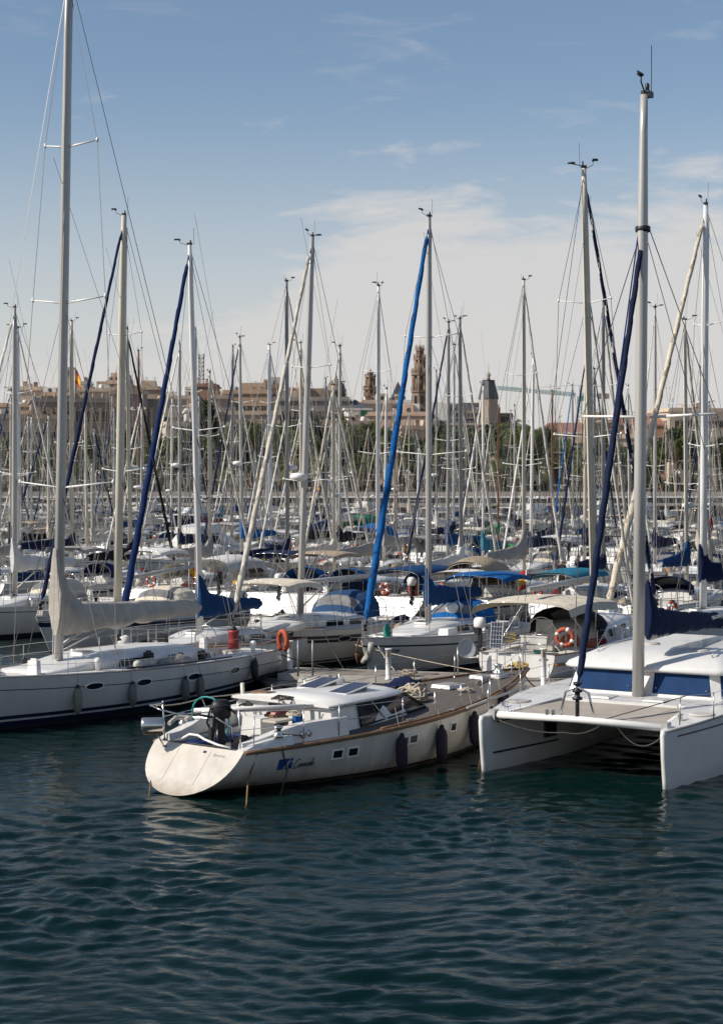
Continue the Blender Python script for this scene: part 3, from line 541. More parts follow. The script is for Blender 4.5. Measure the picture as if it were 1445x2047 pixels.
# distant low town that closes the gaps between the houses
for i, (x0, x1, y, m) in enumerate([(-60, 140, 835, SANDST), (330, 470, 850, CREAMW), (640, 760, 848, SANDST), (800, 880, 858, PINKW), (985, 1100, 878, SANDST), (1190, 1300, 875, CREAMW)]):
    block('back_street_house', 'plain back street house between taller facades, %s of six from the left' % ORD[i], x0, x1, y, 445, m, 8, 2, max(3, (x1 - x0) // 14), 1.1, 1.7)
# lattice radio mast on a roof
def lattice(mb, a, b_, w, n, r, tri=False):
    a, b_ = Vector(a), Vector(b_); t = (b_ - a).normalized(); u = t.cross(Vector((0, 1, 0.01))).normalized(); v = t.cross(u); cs = [(-1, -1), (1, -1), (1, 1), (-1, 1)] if not tri else [(-1, -1), (1, -1), (0, 1)]
    q = [[a.lerp(b_, i / n) + u * (c[0] * w / 2) + v * (c[1] * w / 2) for c in cs] for i in range(n + 1)]
    for k in range(len(cs)): mb.tube([q[0][k], q[-1][k]], r, 4)
    for i in range(n):
        for k in range(len(cs)):
            k2 = (k + 1) % len(cs); mb.tube([q[i][k], q[i][k2]], r * .7, 3); mb.tube([q[i][k], q[i + 1][k2]], r * .7, 3)
t_ = empty('lattice_mast', P(400, 772, 541)); tag(t_, 'dark lattice radio mast standing on the red penthouse', 'mast'); m = MB(); lattice(m, (0, 5, -.2), (0, 5, 10.6), 1.5, 8, .09); m.build('lattice', DKM, t_)
# tower crane
CRG = mat('crane_teal', (0.10, 0.24, 0.24), 0.5); D = 640; t_ = empty('tower_crane', ((1158 - CX) / F * D, D, UZ)); tag(t_, 'teal tower crane with long lattice jib behind the right masts', 'crane')
def cz(x, y): p = P(x, y, D); return Vector((p.x - t_.location.x, 0, p.z - UZ))
m = MB(); lattice(m, (0, 0, 0), cz(1158, 792), 1.5, 16, .11); m.build('tower', CRG, t_)
m = MB(); lattice(m, cz(1150, 789), cz(993, 775), 1.3, 26, .1, True); m.build('jib', CRG, t_)
m = MB(); lattice(m, cz(1158, 789), cz(1216, 792), 1.0, 8, .1); m.build('counter_jib', CRG, t_)
MB().box(cz(1206, 792), (4, 1.6, 2.0)).build('counterweight', GREYST, t_); MB().box(cz(1163, 796), (1.8, 1.8, 2.0)).build('cab', CRG, t_)
MB().tube([cz(1158, 770), cz(1158, 790)], .15, 4).build('apex', CRG, t_); MB().tube([cz(1020, 777), cz(1158, 770), cz(1212, 791)], .05, 3).build('tie_rope', DKM, t_); MB().tube([cz(995, 778), cz(995, 800)], .05, 3).build('hoist_rope', DKM, t_)
# flags on poles, lamps, walkers on the promenade
FLAGR = mat('flag_red', (0.45, 0.03, 0.03), .8); FLAGY = mat('flag_yellow', (0.72, 0.42, 0.03), .8)
def flag(loc, h, w, label, rz=0.0, pole=2.4, pr=.03, bar=True):
    t = empty('flag', loc, rz); tag(t, label, 'flag'); MB().tube([(0, 0, 0), (0, 0, pole)], pr, 5).build('pole', WHITEP, t)
    m = MB(); n = 7
    for i in range(n):
        for j, (za, zb, mi) in enumerate(((0, .25, 0), (.25, .75, 1), (.75, 1, 0))):
            f = lambda u, v: (u * w * .55 + .02, .12 * w * math.sin(u * 5), pole - .05 - (1 - v) * h - u * u * w * .75)
            m.add([f(i / n, za), f((i + 1) / n, za), f((i + 1) / n, zb), f(i / n, zb)], [(0, 1, 2, 3)], mi, True)
    m.build('cloth', [FLAGR, FLAGY], t); return t
flag(P(150, 805, 450), 3.4, 3.0, 'red and yellow flag on a roof pole at the left', pole=8.6, pr=.08)
for i, x in enumerate((48, 192, 329, 452, 596, 695, 812, 930, 1078, 1210, 1350)):
    t_ = empty('lamp_post', ((x - CX) / F * 354, 354, UZ)); tag(t_, 'white hooked promenade lamp post, %s from the left' % ORD[i], 'lamp post', 'lamp posts on the promenade')
    MB().tube([(0, 0, 0), (0, 0, 4.6), (.15, 0, 5.0), (.5, 0, 5.1), (.75, 0, 4.8)], .07, 6).build('pole', WHITEP, t_); MB().lathe([(.05, .3), (.24, .05), (.2, -.15), (0, -.25)], 8, (.75, 0, 4.6)).build('lantern', WHITEP, t_)
SH = [WHITEC, REDP, NAVYC, GREYC, TANC, BLKC, MAROON, BRIGHT]; SHN = {0: 'white', 1: 'red', 2: 'navy', 3: 'grey', 4: 'tan', 5: 'black', 6: 'maroon', 7: 'blue'}
for i in range(34):
    k = rg.randrange(8); k2 = rg.choice((2, 3, 5, 4)); x = 20 + i * 42 + rg.uniform(-14, 14)
    person(((x - CX) / F * 361, rg.uniform(359, 364), UZ), rg.uniform(0, 6.28), SH[k], SH[k2], 'walker in %s top and %s trousers on the promenade, %s person from the left' % (SHN[k], SHN[k2], ORD[i]), i % 2, 'people strolling on the promenade', BLKP)
# ------------------------------------------------------------------ yachts
class Hull:
    def __init__(s, L=11.0, B=3.6, fs=1.05, fb=1.4, tw=0.72, rk=0.5, rb=0.9, sm=0.42, dr=0.85, zst=-0.05, sag=0.06, pw=2.1):
        s.L, s.B, s.fs, s.fb, s.tw, s.rk, s.rb, s.sm, s.dr, s.zst, s.sag, s.pw = L, B, fs, fb, tw, rk, rb, sm, dr, zst, sag, pw
        s.key = (L, B, fs, fb, tw, rk, rb, sm, dr, zst, sag, pw)
    def b(s, t):
        if t < s.sm: f = s.tw + (1 - s.tw) * math.sin(math.pi / 2 * t / s.sm)
        else: u = (t - s.sm) / (1 - s.sm); f = 1 - u ** s.pw
        return max(.03, s.B / 2 * f)
    def sheer(s, t): return s.fs + (s.fb - s.fs) * t ** 1.4 - s.sag * 4 * t * (1 - t)
    def zb(s, t): return lerp(s.zst, -s.dr, sst(0, .38, t)) if t < .8 else lerp(-s.dr, -.35, (t - .8) / .2)
    def pt(s, t, z, side=1):
        sh = s.sheer(t); zb = s.zb(t); u = min(1, max(0, (sh - z) / (sh - zb)))
        w = sst(.45, 1, t); q = lerp(2.4, 1.15, w); r = lerp(.5, .85, w)
        y = s.b(t) * max(0, 1 - u ** q) ** r
        x = s.L * t - s.rk * u * (1 - t) ** 6 - s.rb * u * t ** 9
        return Vector((x, side * y, z))
    def at(s, x, z, side=1):
        lo, hi = 0, 1
        for _ in range(30):
            m = (lo + hi) / 2
            if s.pt(m, z).x < x: lo = m
            else: hi = m
        return s.pt(lo, z, side)
    def frame(s, x, z, side=1):
        p = s.at(x, z, side); u = (s.at(x + .1, z, side) - s.at(x - .1, z, side)).normalized(); v = s.at(x, z + .06, side) - s.at(x, z - .06, side)
        v = (v - u * v.dot(u)).normalized(); n = u.cross(v).normalized()
        if n.y * side < 0: n = -n
        return p, u, v, n
    def dz(s, x, y=0.0): t = min(1, max(0, x / s.L)); b = s.b(t); return s.sheer(t) + .05 * (1 - min(1, abs(y) / b) ** 2) * s.b(t) / s.B * 2
    # rows: list of (reference 's' below sheer | 'w' above water, value, material index of the band that starts here)
    def hull_mesh(s, rows, mats, n=26):
        def f():
            mb = MB(); ts = [1 - (1 - i / n) ** 1.25 for i in range(n + 1)]; full = []; prev = 0
            ref = [r for r in rows]; rr = [('s', 0.0, ref[0][2])] + ref[1:]
            lv = []
            for i, r in enumerate(rr):
                lv.append(r)
                nx = rr[i + 1] if i + 1 < len(rr) else ('b', 0, 0)
                k = (9 if n > 30 else 5) if nx[0] != r[0] or nx[0] == 'b' else 1
                for j in range(1, k): lv.append(('m', (r, nx, j / k), r[2]))
            lv.append(('b', 0, 0))
            def z_of(r, t):
                sh = s.sheer(t)
                if r[0] == 's': return sh - r[1]
                if r[0] == 'w': return min(sh - .3, r[1])
                if r[0] == 'b': return s.zb(t)
                return lerp(z_of(r[1][0], t), z_of(r[1][1], t), r[1][2])
            m = len(lv)
            for side in (-1, 1):
                vs = []
                for t in ts:
                    for r in lv: vs.append(s.pt(t, max(z_of(r, t), s.zb(t)), side))
                o = len(mb.v); mb.v += [tuple(v) for v in vs]
                for i in range(n):
                    for k in range(m - 1):
                        a = o + i * m + k; q = [a, a + m, a + m + 1, a + 1]
                        if side > 0: q.reverse()
                        mb.f.append(q); mb.m.append(lv[k][2]); mb.s.append(True)
            # transom as a strip between the two sides
            for k in range(m - 1):
                a = k; b_ = (n + 1) * m + k; mb.v += [mb.v[a], mb.v[a + 1], mb.v[b_ + 1], mb.v[b_]]; q = len(mb.v); mb.f.append([q - 4, q - 3, q - 2, q - 1]); mb.m.append(0 if n > 30 else (3 if lv[k][2] == 3 else 0)); mb.s.append(False)
            # stem
            for k in range(m - 1):
                a = n * m + k; b_ = (n + 1) * m + n * m + k; mb.f.append([a, b_, b_ + 1, a + 1]); mb.m.append(lv[k][2]); mb.s.append(False)
            return mb.mesh('hull', mats)
        return cached(('hull', s.key, tuple(rows), tuple(m.name for m in mats)), f)
    def deck_mesh(s, m0, well=None, margin=None, n=24):
        def f():
            mb = MB(); secs = []
            ts = sorted(set([i / n for i in range(n + 1)] + ([well[0] / s.L, well[1] / s.L] if well else [])))
            for i, t in enumerate(ts):
                b = s.b(t) - .015; x = s.L * t; cw = well[2] if well else b * .5; cw = min(cw, b * .8)
                secs.append([Vector((x, y, s.dz(x, y) - .012)) for y in (-b, -lerp(b, cw, .5), -cw, 0, cw, lerp(b, cw, .5), b)])
            for i in range(len(secs) - 1):
                xm = (secs[i][0].x + secs[i + 1][0].x) / 2; inw = well and well[0] < xm < well[1]
                for k in range(6):
                    if inw and k in (2, 3): continue
                    mb.add([secs[i][k], secs[i][k + 1], secs[i + 1][k + 1], secs[i + 1][k]], [(3, 2, 1, 0)], 0, True)
            return mb.mesh('deck', [m0])
        return cached(('deck', s.key, m0.name, well, n), f)
    def well_mesh(s, well, depth, m0):
        def f():
            mb = MB(); x0, x1, w = well; zf = min(s.dz(x0), s.dz(x1)) - depth; c = [(x0, -w), (x1, -w), (x1, w), (x0, w)]
            for i in range(4):
                a, b = c[i], c[(i + 1) % 4]; mb.add([(a[0], a[1], zf), (b[0], b[1], zf), (b[0], b[1], s.dz(*b) - .015), (a[0], a[1], s.dz(*a) - .015)], [(3, 2, 1, 0)])
            mb.add([(p[0], p[1], zf) for p in c], [(0, 1, 2, 3)])
            for sd in (-1, 1): mb.box(((x0 + x1) / 2, sd * (w - .22), zf + depth * .3), (x1 - x0 - .1, .42, depth * .56))
            return mb.mesh('cockpit', [m0])
        return cached(('well', s.key, well, depth, m0.name), f)
    def rail(s, dz=0.0, inset=0.0, x0=0.0, x1=1.0, side=1, n=26, out=0.0):
        r = []
        for i in range(n + 1):
            t = lerp(x0, x1, i / n); p = s.pt(t, s.sheer(t), side); r.append(Vector((p.x, side * max(0.02, abs(p.y) - inset + out), p.z + dz)))
        return r
def coach_mesh(h, x0, x1, w0, w1, ht, m0, front=0.55, n=10, aftslope=.1):
    def f():
        mb = MB(); secs = []
        for i in range(n + 1):
            u = i / n; x = lerp(x0, x1, u); fu = 1 - sst(1 - front, 1.0, u) * .93; fu *= lerp(.6, 1, min(1, u / aftslope)) if u < aftslope else 1
            w = lerp(w0, w1, u ** 1.3); w = min(w, h.b(min(.99, x / h.L)) - .32); w = max(w, .15); zd = h.dz(x, w); hh = ht * fu
            secs.append([Vector((x, -w, zd - .06)), Vector((x - .0, -w * .93, zd + hh * .72)), Vector((x, -w * .80, zd + hh * .95)), Vector((x, 0, zd + hh * 1.12)), Vector((x, w * .80, zd + hh * .95)), Vector((x, w * .93, zd + hh * .72)), Vector((x, w, zd - .06))])
        mb.loft(secs, 0, True, True, True); return mb.mesh('coachroof', [m0]), secs
    return cached(('coach', h.key, x0, x1, w0, w1, ht, m0.name, front), f)
def coach_windows(root_part, secs, spans, side_list=(-1, 1), m=None, lo=.3, hi=.86):
    x0, x1 = secs[0][0].x, secs[-1][0].x; n = len(secs) - 1
    def side_pt(x, v, sd):
        u = (x - x0) / (x1 - x0) * n; i = min(n - 1, max(0, int(u))); f = u - i; a = secs[i]; b = secs[i + 1]; q = (0, 1) if sd < 0 else (6, 5)
        lo_ = a[q[0]].lerp(b[q[0]], f); hi_ = a[q[1]].lerp(b[q[1]], f); return lo_.lerp(hi_, v)
    for sd in side_list:
        for (a, b) in spans:
            mb = MB(); k = 4; pts = []
            for i in range(k + 1):
                x = lerp(a, b, i / k)
                for v in (lo, hi):
                    p = side_pt(x - (.06 if v == hi and i == k else 0), v, sd); p.y += sd * .012; p.z += .004; pts.append(p)
            for i in range(k): mb.add([pts[2 * i], pts[2 * i + 2], pts[2 * i + 3], pts[2 * i + 1]], [(0, 1, 2, 3) if sd < 0 else (3, 2, 1, 0)])
            mb.build('window', m or GLASS, root_part)
def arch(x, w, z0, ht, n=10, pw=.6): return [Vector((x, -w * math.cos(math.pi * i / n), z0 + ht * max(0, math.sin(math.pi * i / n)) ** pw)) for i in range(n + 1)]
def hood_mesh(x0, x1, w, z0, ht):
    def f():
        mb = MB(); xs = [0, .4, .72, .9, 1.0]; hs = [1, 1.0, .86, .5, .06]; ws = [1, 1, .96, .88, .8]
        secs = [arch(lerp(x0, x1, u), w * c, z0, ht * a) for u, a, c in zip(xs, hs, ws)]; n = 10
        for i in range(4):
            for k in range(n): mb.add([secs[i][k], secs[i][k + 1], secs[i + 1][k + 1], secs[i + 1][k]], [(3, 2, 1, 0)], 1 if (i == 2 and k in (2, 3, 4, 5, 6, 7)) else 0, True)
        return mb.mesh('sprayhood', [NAVYC, CLEAR])
    return cached(('hood', x0, x1, w, z0, ht), f)
def bimini(root, x0, x1, w, z0, ht, m, zdeck):
    def f():
        mb = MB(); secs = []
        for i in range(7):
            u = i / 6; a = arch(lerp(x0, x1, u), w, z0 - .12 * abs(2 * u - 1) ** 2, ht, 10, .45); secs.append(a)
        for i in range(6):
            for k in range(10): mb.add([secs[i][k], secs[i][k + 1], secs[i + 1][k + 1], secs[i + 1][k]], [(3, 2, 1, 0)], 0, True)
        return mb.mesh('bimini', [m])
    o = link('bimini', cached(('bim', x0, x1, w, z0, ht), f), root, mats=[m])
    def g():
        mb = MB(); xc = (x0 + x1) / 2
        for u in (.04, .5, .96):
            a = arch(lerp(x0, x1, u), w, z0 - .01 - .12 * abs(2 * u - 1) ** 2, ht, 8, .45)
            mb.tube([(xc, -w, zdeck)] + a + [(xc, w, zdeck)], .014, 5)
        return mb.mesh('bimini_frame', [STEEL])
    link('bimini_frame', cached(('bimf', x0, x1, w, z0, ht, zdeck), g), root)
def cover_mesh(E, hm, tall):
    """stowed mainsail under its cover along a boom that runs aft (-x) from the mast"""
    def f():
        mb = MB(); secs = []; rg_ = random.Random(int(E * 100)); xs = [.16, .05, -.12, -.32, -.55, -.85, -1.3, -E * .45, -E * .6, -E * .75, -E * .9, -E]
        tops = [tall, tall * .98, tall * .8, tall * .58, tall * .42, .62, .5, .42, .37, .32, .27, .2]; ws = [.11, .17, .19, .2, .2, .2, .19, .18, .16, .14, .12, .09]; n = 14; m = 34
        for i in range(m + 1):
            f_ = i / m * (len(xs) - 1); j = min(len(xs) - 2, int(f_)); f_ -= j; x, tp, w = (lerp(l[j], l[j + 1], f_) for l in (xs, tops, ws)); lo = -.15 + .025 * math.sin(i * 1.7) + rg_.uniform(-.015, .015); tie = .86 if i % 6 == 5 and j > 3 else 1.0; q = []
            for k in range(n):
                a = 2 * math.pi * k / n; sn = math.sin(a); fold = 1 + .10 * math.sin(3.1 * k + i * .8) + .06 * math.sin(i * 2.3 + k * 1.1); zz = lerp(lo, tp * (1 + .03 * math.sin(i * 1.1)), .5 + .5 * sn * tie); q.append(Vector((x, w * tie * fold * math.cos(a) * (1.05 if sn < .2 else .72), zz)))
            secs.append(q)
        mb.loft(secs); return mb.mesh('sail_cover', [BLUE])
    return cached(('cover', E, hm, tall), f)
def furl_mesh(a, b, r0, r1, wraps=11):
    """a headsail rolled round its stay: the leech shows as a spiral ridge and strip"""
    def f():
        a_, b_ = Vector(a), Vector(b); m, n = 84, 10; rg_ = random.Random(5); ax = (b_ - a_).normalized(); u_ = ax.cross(Vector((0, 1, 0))).normalized(); v_ = ax.cross(u_); mb = MB(); vs = []; fs = []; lump = [rg_.uniform(.9, 1.1) for _ in range(m + 1)]
        for i in range(m + 1):
            t = i / m; p = a_.lerp(b_, t); rr = lerp(r0, r1, t) * (.5 * lump[i] + .25 * lump[max(0, i - 1)] + .25 * lump[min(m, i + 1)]) if .03 < t < .965 else .018
            rr *= .75 + .25 * min(1, t / .12)
            for k in range(n):
                q = 2 * math.pi * k / n; ph = (q - t * wraps * 6.283) % 6.283; w = rr * (1 + .36 * (1 - ph / 6.283) - .17); vs.append(p + u_ * (w * math.cos(q)) + v_ * (w * math.sin(q)))
        mb.add(vs, [], 0)
        for i in range(m):
            for k in range(n):
                q = 2 * math.pi * (k + .5) / n; ph = (q - (i + .5) / m * wraps * 6.283) % 6.283; mb.f.append([i * n + k, i * n + (k + 1) % n, (i + 1) * n + (k + 1) % n, (i + 1) * n + k]); mb.m.append(2 if ph < 1.1 else 0); mb.s.append(True)
        mb.lathe([(.09, 0), (.10, .06), (.05, .08), (.05, .14), (.10, .16), (.09, .22)], 10, a_ - Vector((0, 0, .02)), 1)
        return mb.mesh('furled_headsail', [SAIL, BLKP, SAIL])
    return cached(('furl', a, b, r0, r1), f)
HM0 = 14.0
def rig(root, h, xm, zd, H, spec):
    """mast with spreaders and masthead gear, shrouds, stays, boom and covered sails; all hang on the mast foot"""
    hm = H - zd; k = hm / HM0; rot = spec.get('lean', (0, 0)); lc = (xm, 0, zd); kw = dict(loc=lc, rot=(rot[0], rot[1], 0), scale=(1, 1, k)); mm = spec.get('mast', ALU); c = spec.get('chord', .105); low = spec.get('low', False)
    def f():
        mb = MB(); z = [0, HM0 * .3, HM0 * .75, HM0 * .9, HM0]; mb.tube([(0, 0, q) for q in z], [c, c, c, c * .85, c * .62], 10, asp=1.0); mb.v = [(x * 1.25, y * .8, q) for x, y, q in mb.v]
        mb.tube([(-c * 1.3, 0, .9), (-c * 1.3, 0, HM0 * .97)], c * .16, 4); return mb.mesh('mast', [mm])
    ms_ = link('mast', cached(('mast', c), f), root, mats=[mm], **kw)
    def gear(kind):
        def f():
            HM0 = 0.0; mb = MB(); mb.tube([(0, 0, HM0 - .05), (.5, 0, HM0 + .14), (.5, 0, HM0 + .28)], .014, 4); mb.lathe([(.05, 0), (.09, .04), (0, .07)], 6, (.5, 0, HM0 + .27)); mb.box((.62, 0, HM0 + .34), (.3, .012, .1))
            mb.box((0, 0, HM0 + .06), (.26, .12, .12)); mb.tube([(-.22, 0, HM0), (-.22, 0, HM0 + (1.0 if kind else .45))], .010, 4); mb.lathe([(.04, 0), (.04, .16), (0, .2)], 6, (-.05, 0, HM0 + .1))
            if kind == 2: mb.tube([(-.1, 0, HM0 + .1), (-.7, 0, HM0 + .18)], .018, 4); mb.lathe([(.02, 0), (.2, .02), (.17, .07), (0, .09)], 10, (-.66, 0, HM0 + .16))
            return mb.mesh('masthead_gear', [BLKP])
        return cached(('gear', kind), f)
    if not low: link('masthead_gear', gear(spec.get('gear', 1)), ms_, rot=(0, 0, random.uniform(-1.3, 1.3)), loc=(0, 0, HM0), scale=(random.uniform(.5, .85), .7, random.uniform(.6, .8)))
    sp = spec.get('spr', (.42, .70)); sl = spec.get('sprl', h.B * .27)
    def spf(zf, sd, l):
        return cached(('spr', zf, sd, round(l, 2)), lambda: MB().tube([(0, 0, HM0 * zf), (-.22, sd * l, HM0 * zf + .12)], [.038, .024], 6, asp=.6).lathe([(.03, -.04), (.05, 0), (.03, .05)], 6, (-.22, sd * l, HM0 * zf + .12)).mesh('spreader', [ALUW]))
    for i, zf in enumerate(sp):
        for sd in (-1, 1): link('spreader', spf(zf, sd, sl * (1 - .22 * i)), ms_)
    wr = spec.get('wr', .012); top = spec.get('ftop', .975)
    for sd in (-1, 1):
        def f(sd=sd):
            mb = MB(); tips = [(-.22, sd * sl * (1 - .22 * i), HM0 * zf + .12) for i, zf in enumerate(sp)]; base = (-.25, sd * h.B * .43, -.2)
            mb.tube([base] + tips + [(0, sd * .03, HM0 * .97)], wr, 3); mb.tube([(.1, sd * h.B * .41, -.2), (0, sd * .05, HM0 * sp[0] - .1)], wr, 3); mb.tube([(-.7, sd * h.B * .41, -.2), (0, sd * .05, HM0 * sp[0] - .15)], wr, 3)
            if len(sp) > 1: mb.tube([tips[0], (0, sd * .04, HM0 * sp[1] - .1)], wr * .8, 3)
            return mb.mesh('shroud', [WIRE])
        link('shroud', cached(('shr', h.B, sl, sp, sd, wr), f), root, mats=[spec.get('wirem', WIRE)], **kw)
    ry = rot[1]; bz = (h.dz(h.L) - zd) / k + ry * (h.L - xm) / k; E = spec.get('E', h.L * .36)
    bs = [(h.L * .0 - xm + .1, 0, (h.sheer(0) - zd) / k + .05 - ry * xm / k), (-.03, 0, HM0 * .99)]
    link('backstay', cached(('bst', h.key, round(xm, 2), wr, ry, round(k, 2)), lambda: MB().tube(bs, wr, 3).tube([(bs[0][0], .5, bs[0][2]), (lerp(bs[0][0], bs[1][0], .22), 0, lerp(bs[0][2], bs[1][2], .22))], wr * .7, 3).mesh('backstay', [WIRE])), root, mats=[spec.get('wirem', WIRE)], **kw)
    fc = spec.get('furl', SAIL); bow = (round(h.L - xm - .25, 3), 0, round(bz + .25, 2)); tp = (.06, 0, round(HM0 * top, 3))
    if fc is None: link('forestay', cached(('fst', bow, tp, wr), lambda: MB().tube([bow, tp], wr, 3).mesh('forestay', [WIRE])), root, mats=[spec.get('wirem', WIRE)], **kw)
    else: link('furled_headsail', furl_mesh(bow, tp, spec.get('fr', .10), spec.get('fr', .10) * .5), root, mats=[fc, None, spec.get('strip', {SAIL: GREYC, SAILW: SAIL, BLUE: NAVYC, CREAMC: TANC}.get(fc, fc))], **kw)
    if spec.get('inner'): link('inner_stay_sail', furl_mesh((round(bow[0] * .62, 3), 0, bow[2]), (.06, 0, round(HM0 * .74, 3)), .06, .035), root, mats=[spec['inner'], None, spec['inner']], **kw)
    zbm = spec.get('boomz', 1.15); kb = dict(loc=(xm, 0, zd + zbm), rot=(0, spec.get('boomp', .03), 0))
    if spec.get('boom', True):
        link('boom', cached(('boom', E), lambda: MB().tube([(-.12, 0, 0), (-E, 0, 0)], .075, 8, asp=1.25).tube([(-E * .4, 0, -.05), (-.12, 0, -zbm * .75)], .03, 5).mesh('boom', [ALU])), root, mats=[spec.get('boomm', ALU)], **kb)
        cc = spec.get('cover', BLUE)
        if cc is not None: link('sail_cover', cover_mesh(E * .97, 0, spec.get('tall', 1.35)), root, mats=[cc], **kb)
        link('topping_lift', cached(('topl', E, zbm), lambda: MB().tube([(-E, 0, .05), (-.05, 0, HM0 * .96)], .007, 3).mesh('topping_lift', [WIRE])), root, mats=[spec.get('wirem', WIRE)], **kb)
    if not low: link('halyard', cached(('hal', wr), lambda: MB().tube([(.35, .06, 0), (.1, .03, HM0 * .96)], wr * .7, 3).tube([(-.3, -.1, 0), (-.12, -.02, HM0 * .95)], wr * .7, 3).tube([(.7, .35, -.1), (.06, .03, HM0 * .72)], wr * .7, 3).mesh('halyard', [WIREL])), root, **kw)
    if spec.get('radar'):
        z = spec['radar']; link('radar', cached(('radar', z), lambda: MB().lathe([(.1, -.12), (.3, -.08), (.33, .05), (.25, .13), (0, .17)], 12, (.42, 0, HM0 * z)).box((.2, 0, HM0 * z - .12), (.4, .14, .06)).mesh('radar', [WHITEP])), ms_)
    return ms_
def guard(root, h, x0, x1, n, hgt=.6, sides=(-1, 1), split=False):
    """stanchions with two lifelines, bow pulpit, stern pushpit"""
    for sd in sides:
        def f(sd=sd):
            mb = MB()
            for z in (hgt, hgt * .52): mb.tube(h.rail(z, .08, x0, x1, sd, 12), .006, 3)
            if not split:
                for i in range(n):
                    t = lerp(x0, x1, i / (n - 1)); p = h.pt(t, h.sheer(t), sd); mb.tube([(p.x, sd * (abs(p.y) - .08), p.z), (p.x, sd * (abs(p.y) - .08), p.z + hgt)], .013, 4)
            return mb.mesh('lifeline', [STEEL])
        link('lifeline', cached(('life', h.key, x0, x1, n, hgt, sd, split), f), root)
        if split:
            for i in range(n):
                t = lerp(x0, x1, i / (n - 1)); p = h.pt(t, h.sheer(t), sd); MB().tube([(0, 0, -.02), (0, 0, hgt)], .014, 5).lathe([(.04, 0), (.04, .02), (.018, .06)], 6, (0, 0, -.02)).build('stanchion', STEEL, root, (p.x, sd * (abs(p.y) - .08), p.z))
def pulpit(root, h, which, hgt=.62):
    def f():
        mb = MB()
        if which == 'bow':
            l = [h.pt(t, h.sheer(t), 1) for t in (.90, .95, .99)]; a = [Vector((p.x, p.y - .04, p.z)) for p in l]; b = [Vector((p.x, -p.y, p.z)) for p in a]
            top = [p + Vector((0, 0, hgt)) for p in a] + [Vector((h.L + .12, 0, h.sheer(1) + hgt))] + [p + Vector((0, 0, hgt)) for p in reversed(b)]; mb.tube(top, .016, 5)
            for p in a + b: mb.tube([p, p + Vector((0, 0, hgt))], .014, 4)
        else:
            for sd in (-1, 1):
                l = [Vector((x, sd * (h.b(x / h.L) - .07), h.dz(x))) for x in (.1, .7, 1.3)]; c = Vector((.06, sd * .25, h.dz(0))); 
                for z in (hgt, hgt * .5): mb.tube([c + Vector((0, 0, z))] + [p + Vector((0, 0, z)) for p in l], .016, 5)
                for p in l + [c]: mb.tube([p, p + Vector((0, 0, hgt))], .014, 4)
        return mb.mesh('pulpit' if which == 'bow' else 'pushpit', [STEEL])
    link('pulpit' if which == 'bow' else 'pushpit', cached(('pul', h.key, which, hgt), f), root)
def wheel_mesh(r=.42, m=STEEL):
    def f():
        mb = MB(); pts = [(0, r * math.cos(a), r * math.sin(a)) for a in [i * math.pi / 10 for i in range(20)]]; mb.tube(pts, .02, 6, closed=True)
        for i in range(5): a = i * 2 * math.pi / 5; mb.tube([(0, 0, 0), (0, r * math.cos(a), r * math.sin(a))], .01, 4, 1)
        mb.lathe([(.05, -.06), (.05, .06)], 8, (0, 0, 0), 1, axis='x'); return mb.mesh('wheel', [m, STEEL])
    return cached(('wheel', r, m.name), f)
def outboard_mesh():
    def f():
        mb = MB(); mb.loft([[Vector((x * s, y * s, z)) for x, y in ((-.2, -.14), (.2, -.16), (.24, 0), (.2, .16), (-.2, .14))] for z, s in ((.0, .8), (.06, 1), (.28, 1), (.38, .8), (.41, .4))], 0)
        mb.box((0, 0, -.35), (.16, .1, .7), 1); mb.box((.1, 0, -.12), (.2, .2, .2), 1); mb.box((-.03, 0, -.72), (.34, .05, .1), 1); mb.lathe([(.05, -.1), (.07, 0), (.04, .2)], 8, (-.1, 0, -.82), 1, axis='x'); mb.tube([(.2, 0, .02), (.65, 0, .12)], .025, 5, 1)
        return mb.mesh('outboard_motor', [BLKP, BLKP])
    return cached('outb', f)
STD_ROWS = [('s', 0, 0), ('s', .16, 1), ('s', .20, 0), ('w', .16, 2), ('w', .06, 3)]
NOSTRIPE = [('s', 0, 0), ('w', .12, 2), ('w', .05, 3)]
BROAD = [('s', 0, 0), ('s', .22, 1), ('s', .40, 0), ('w', .16, 2), ('w', .05, 3)]
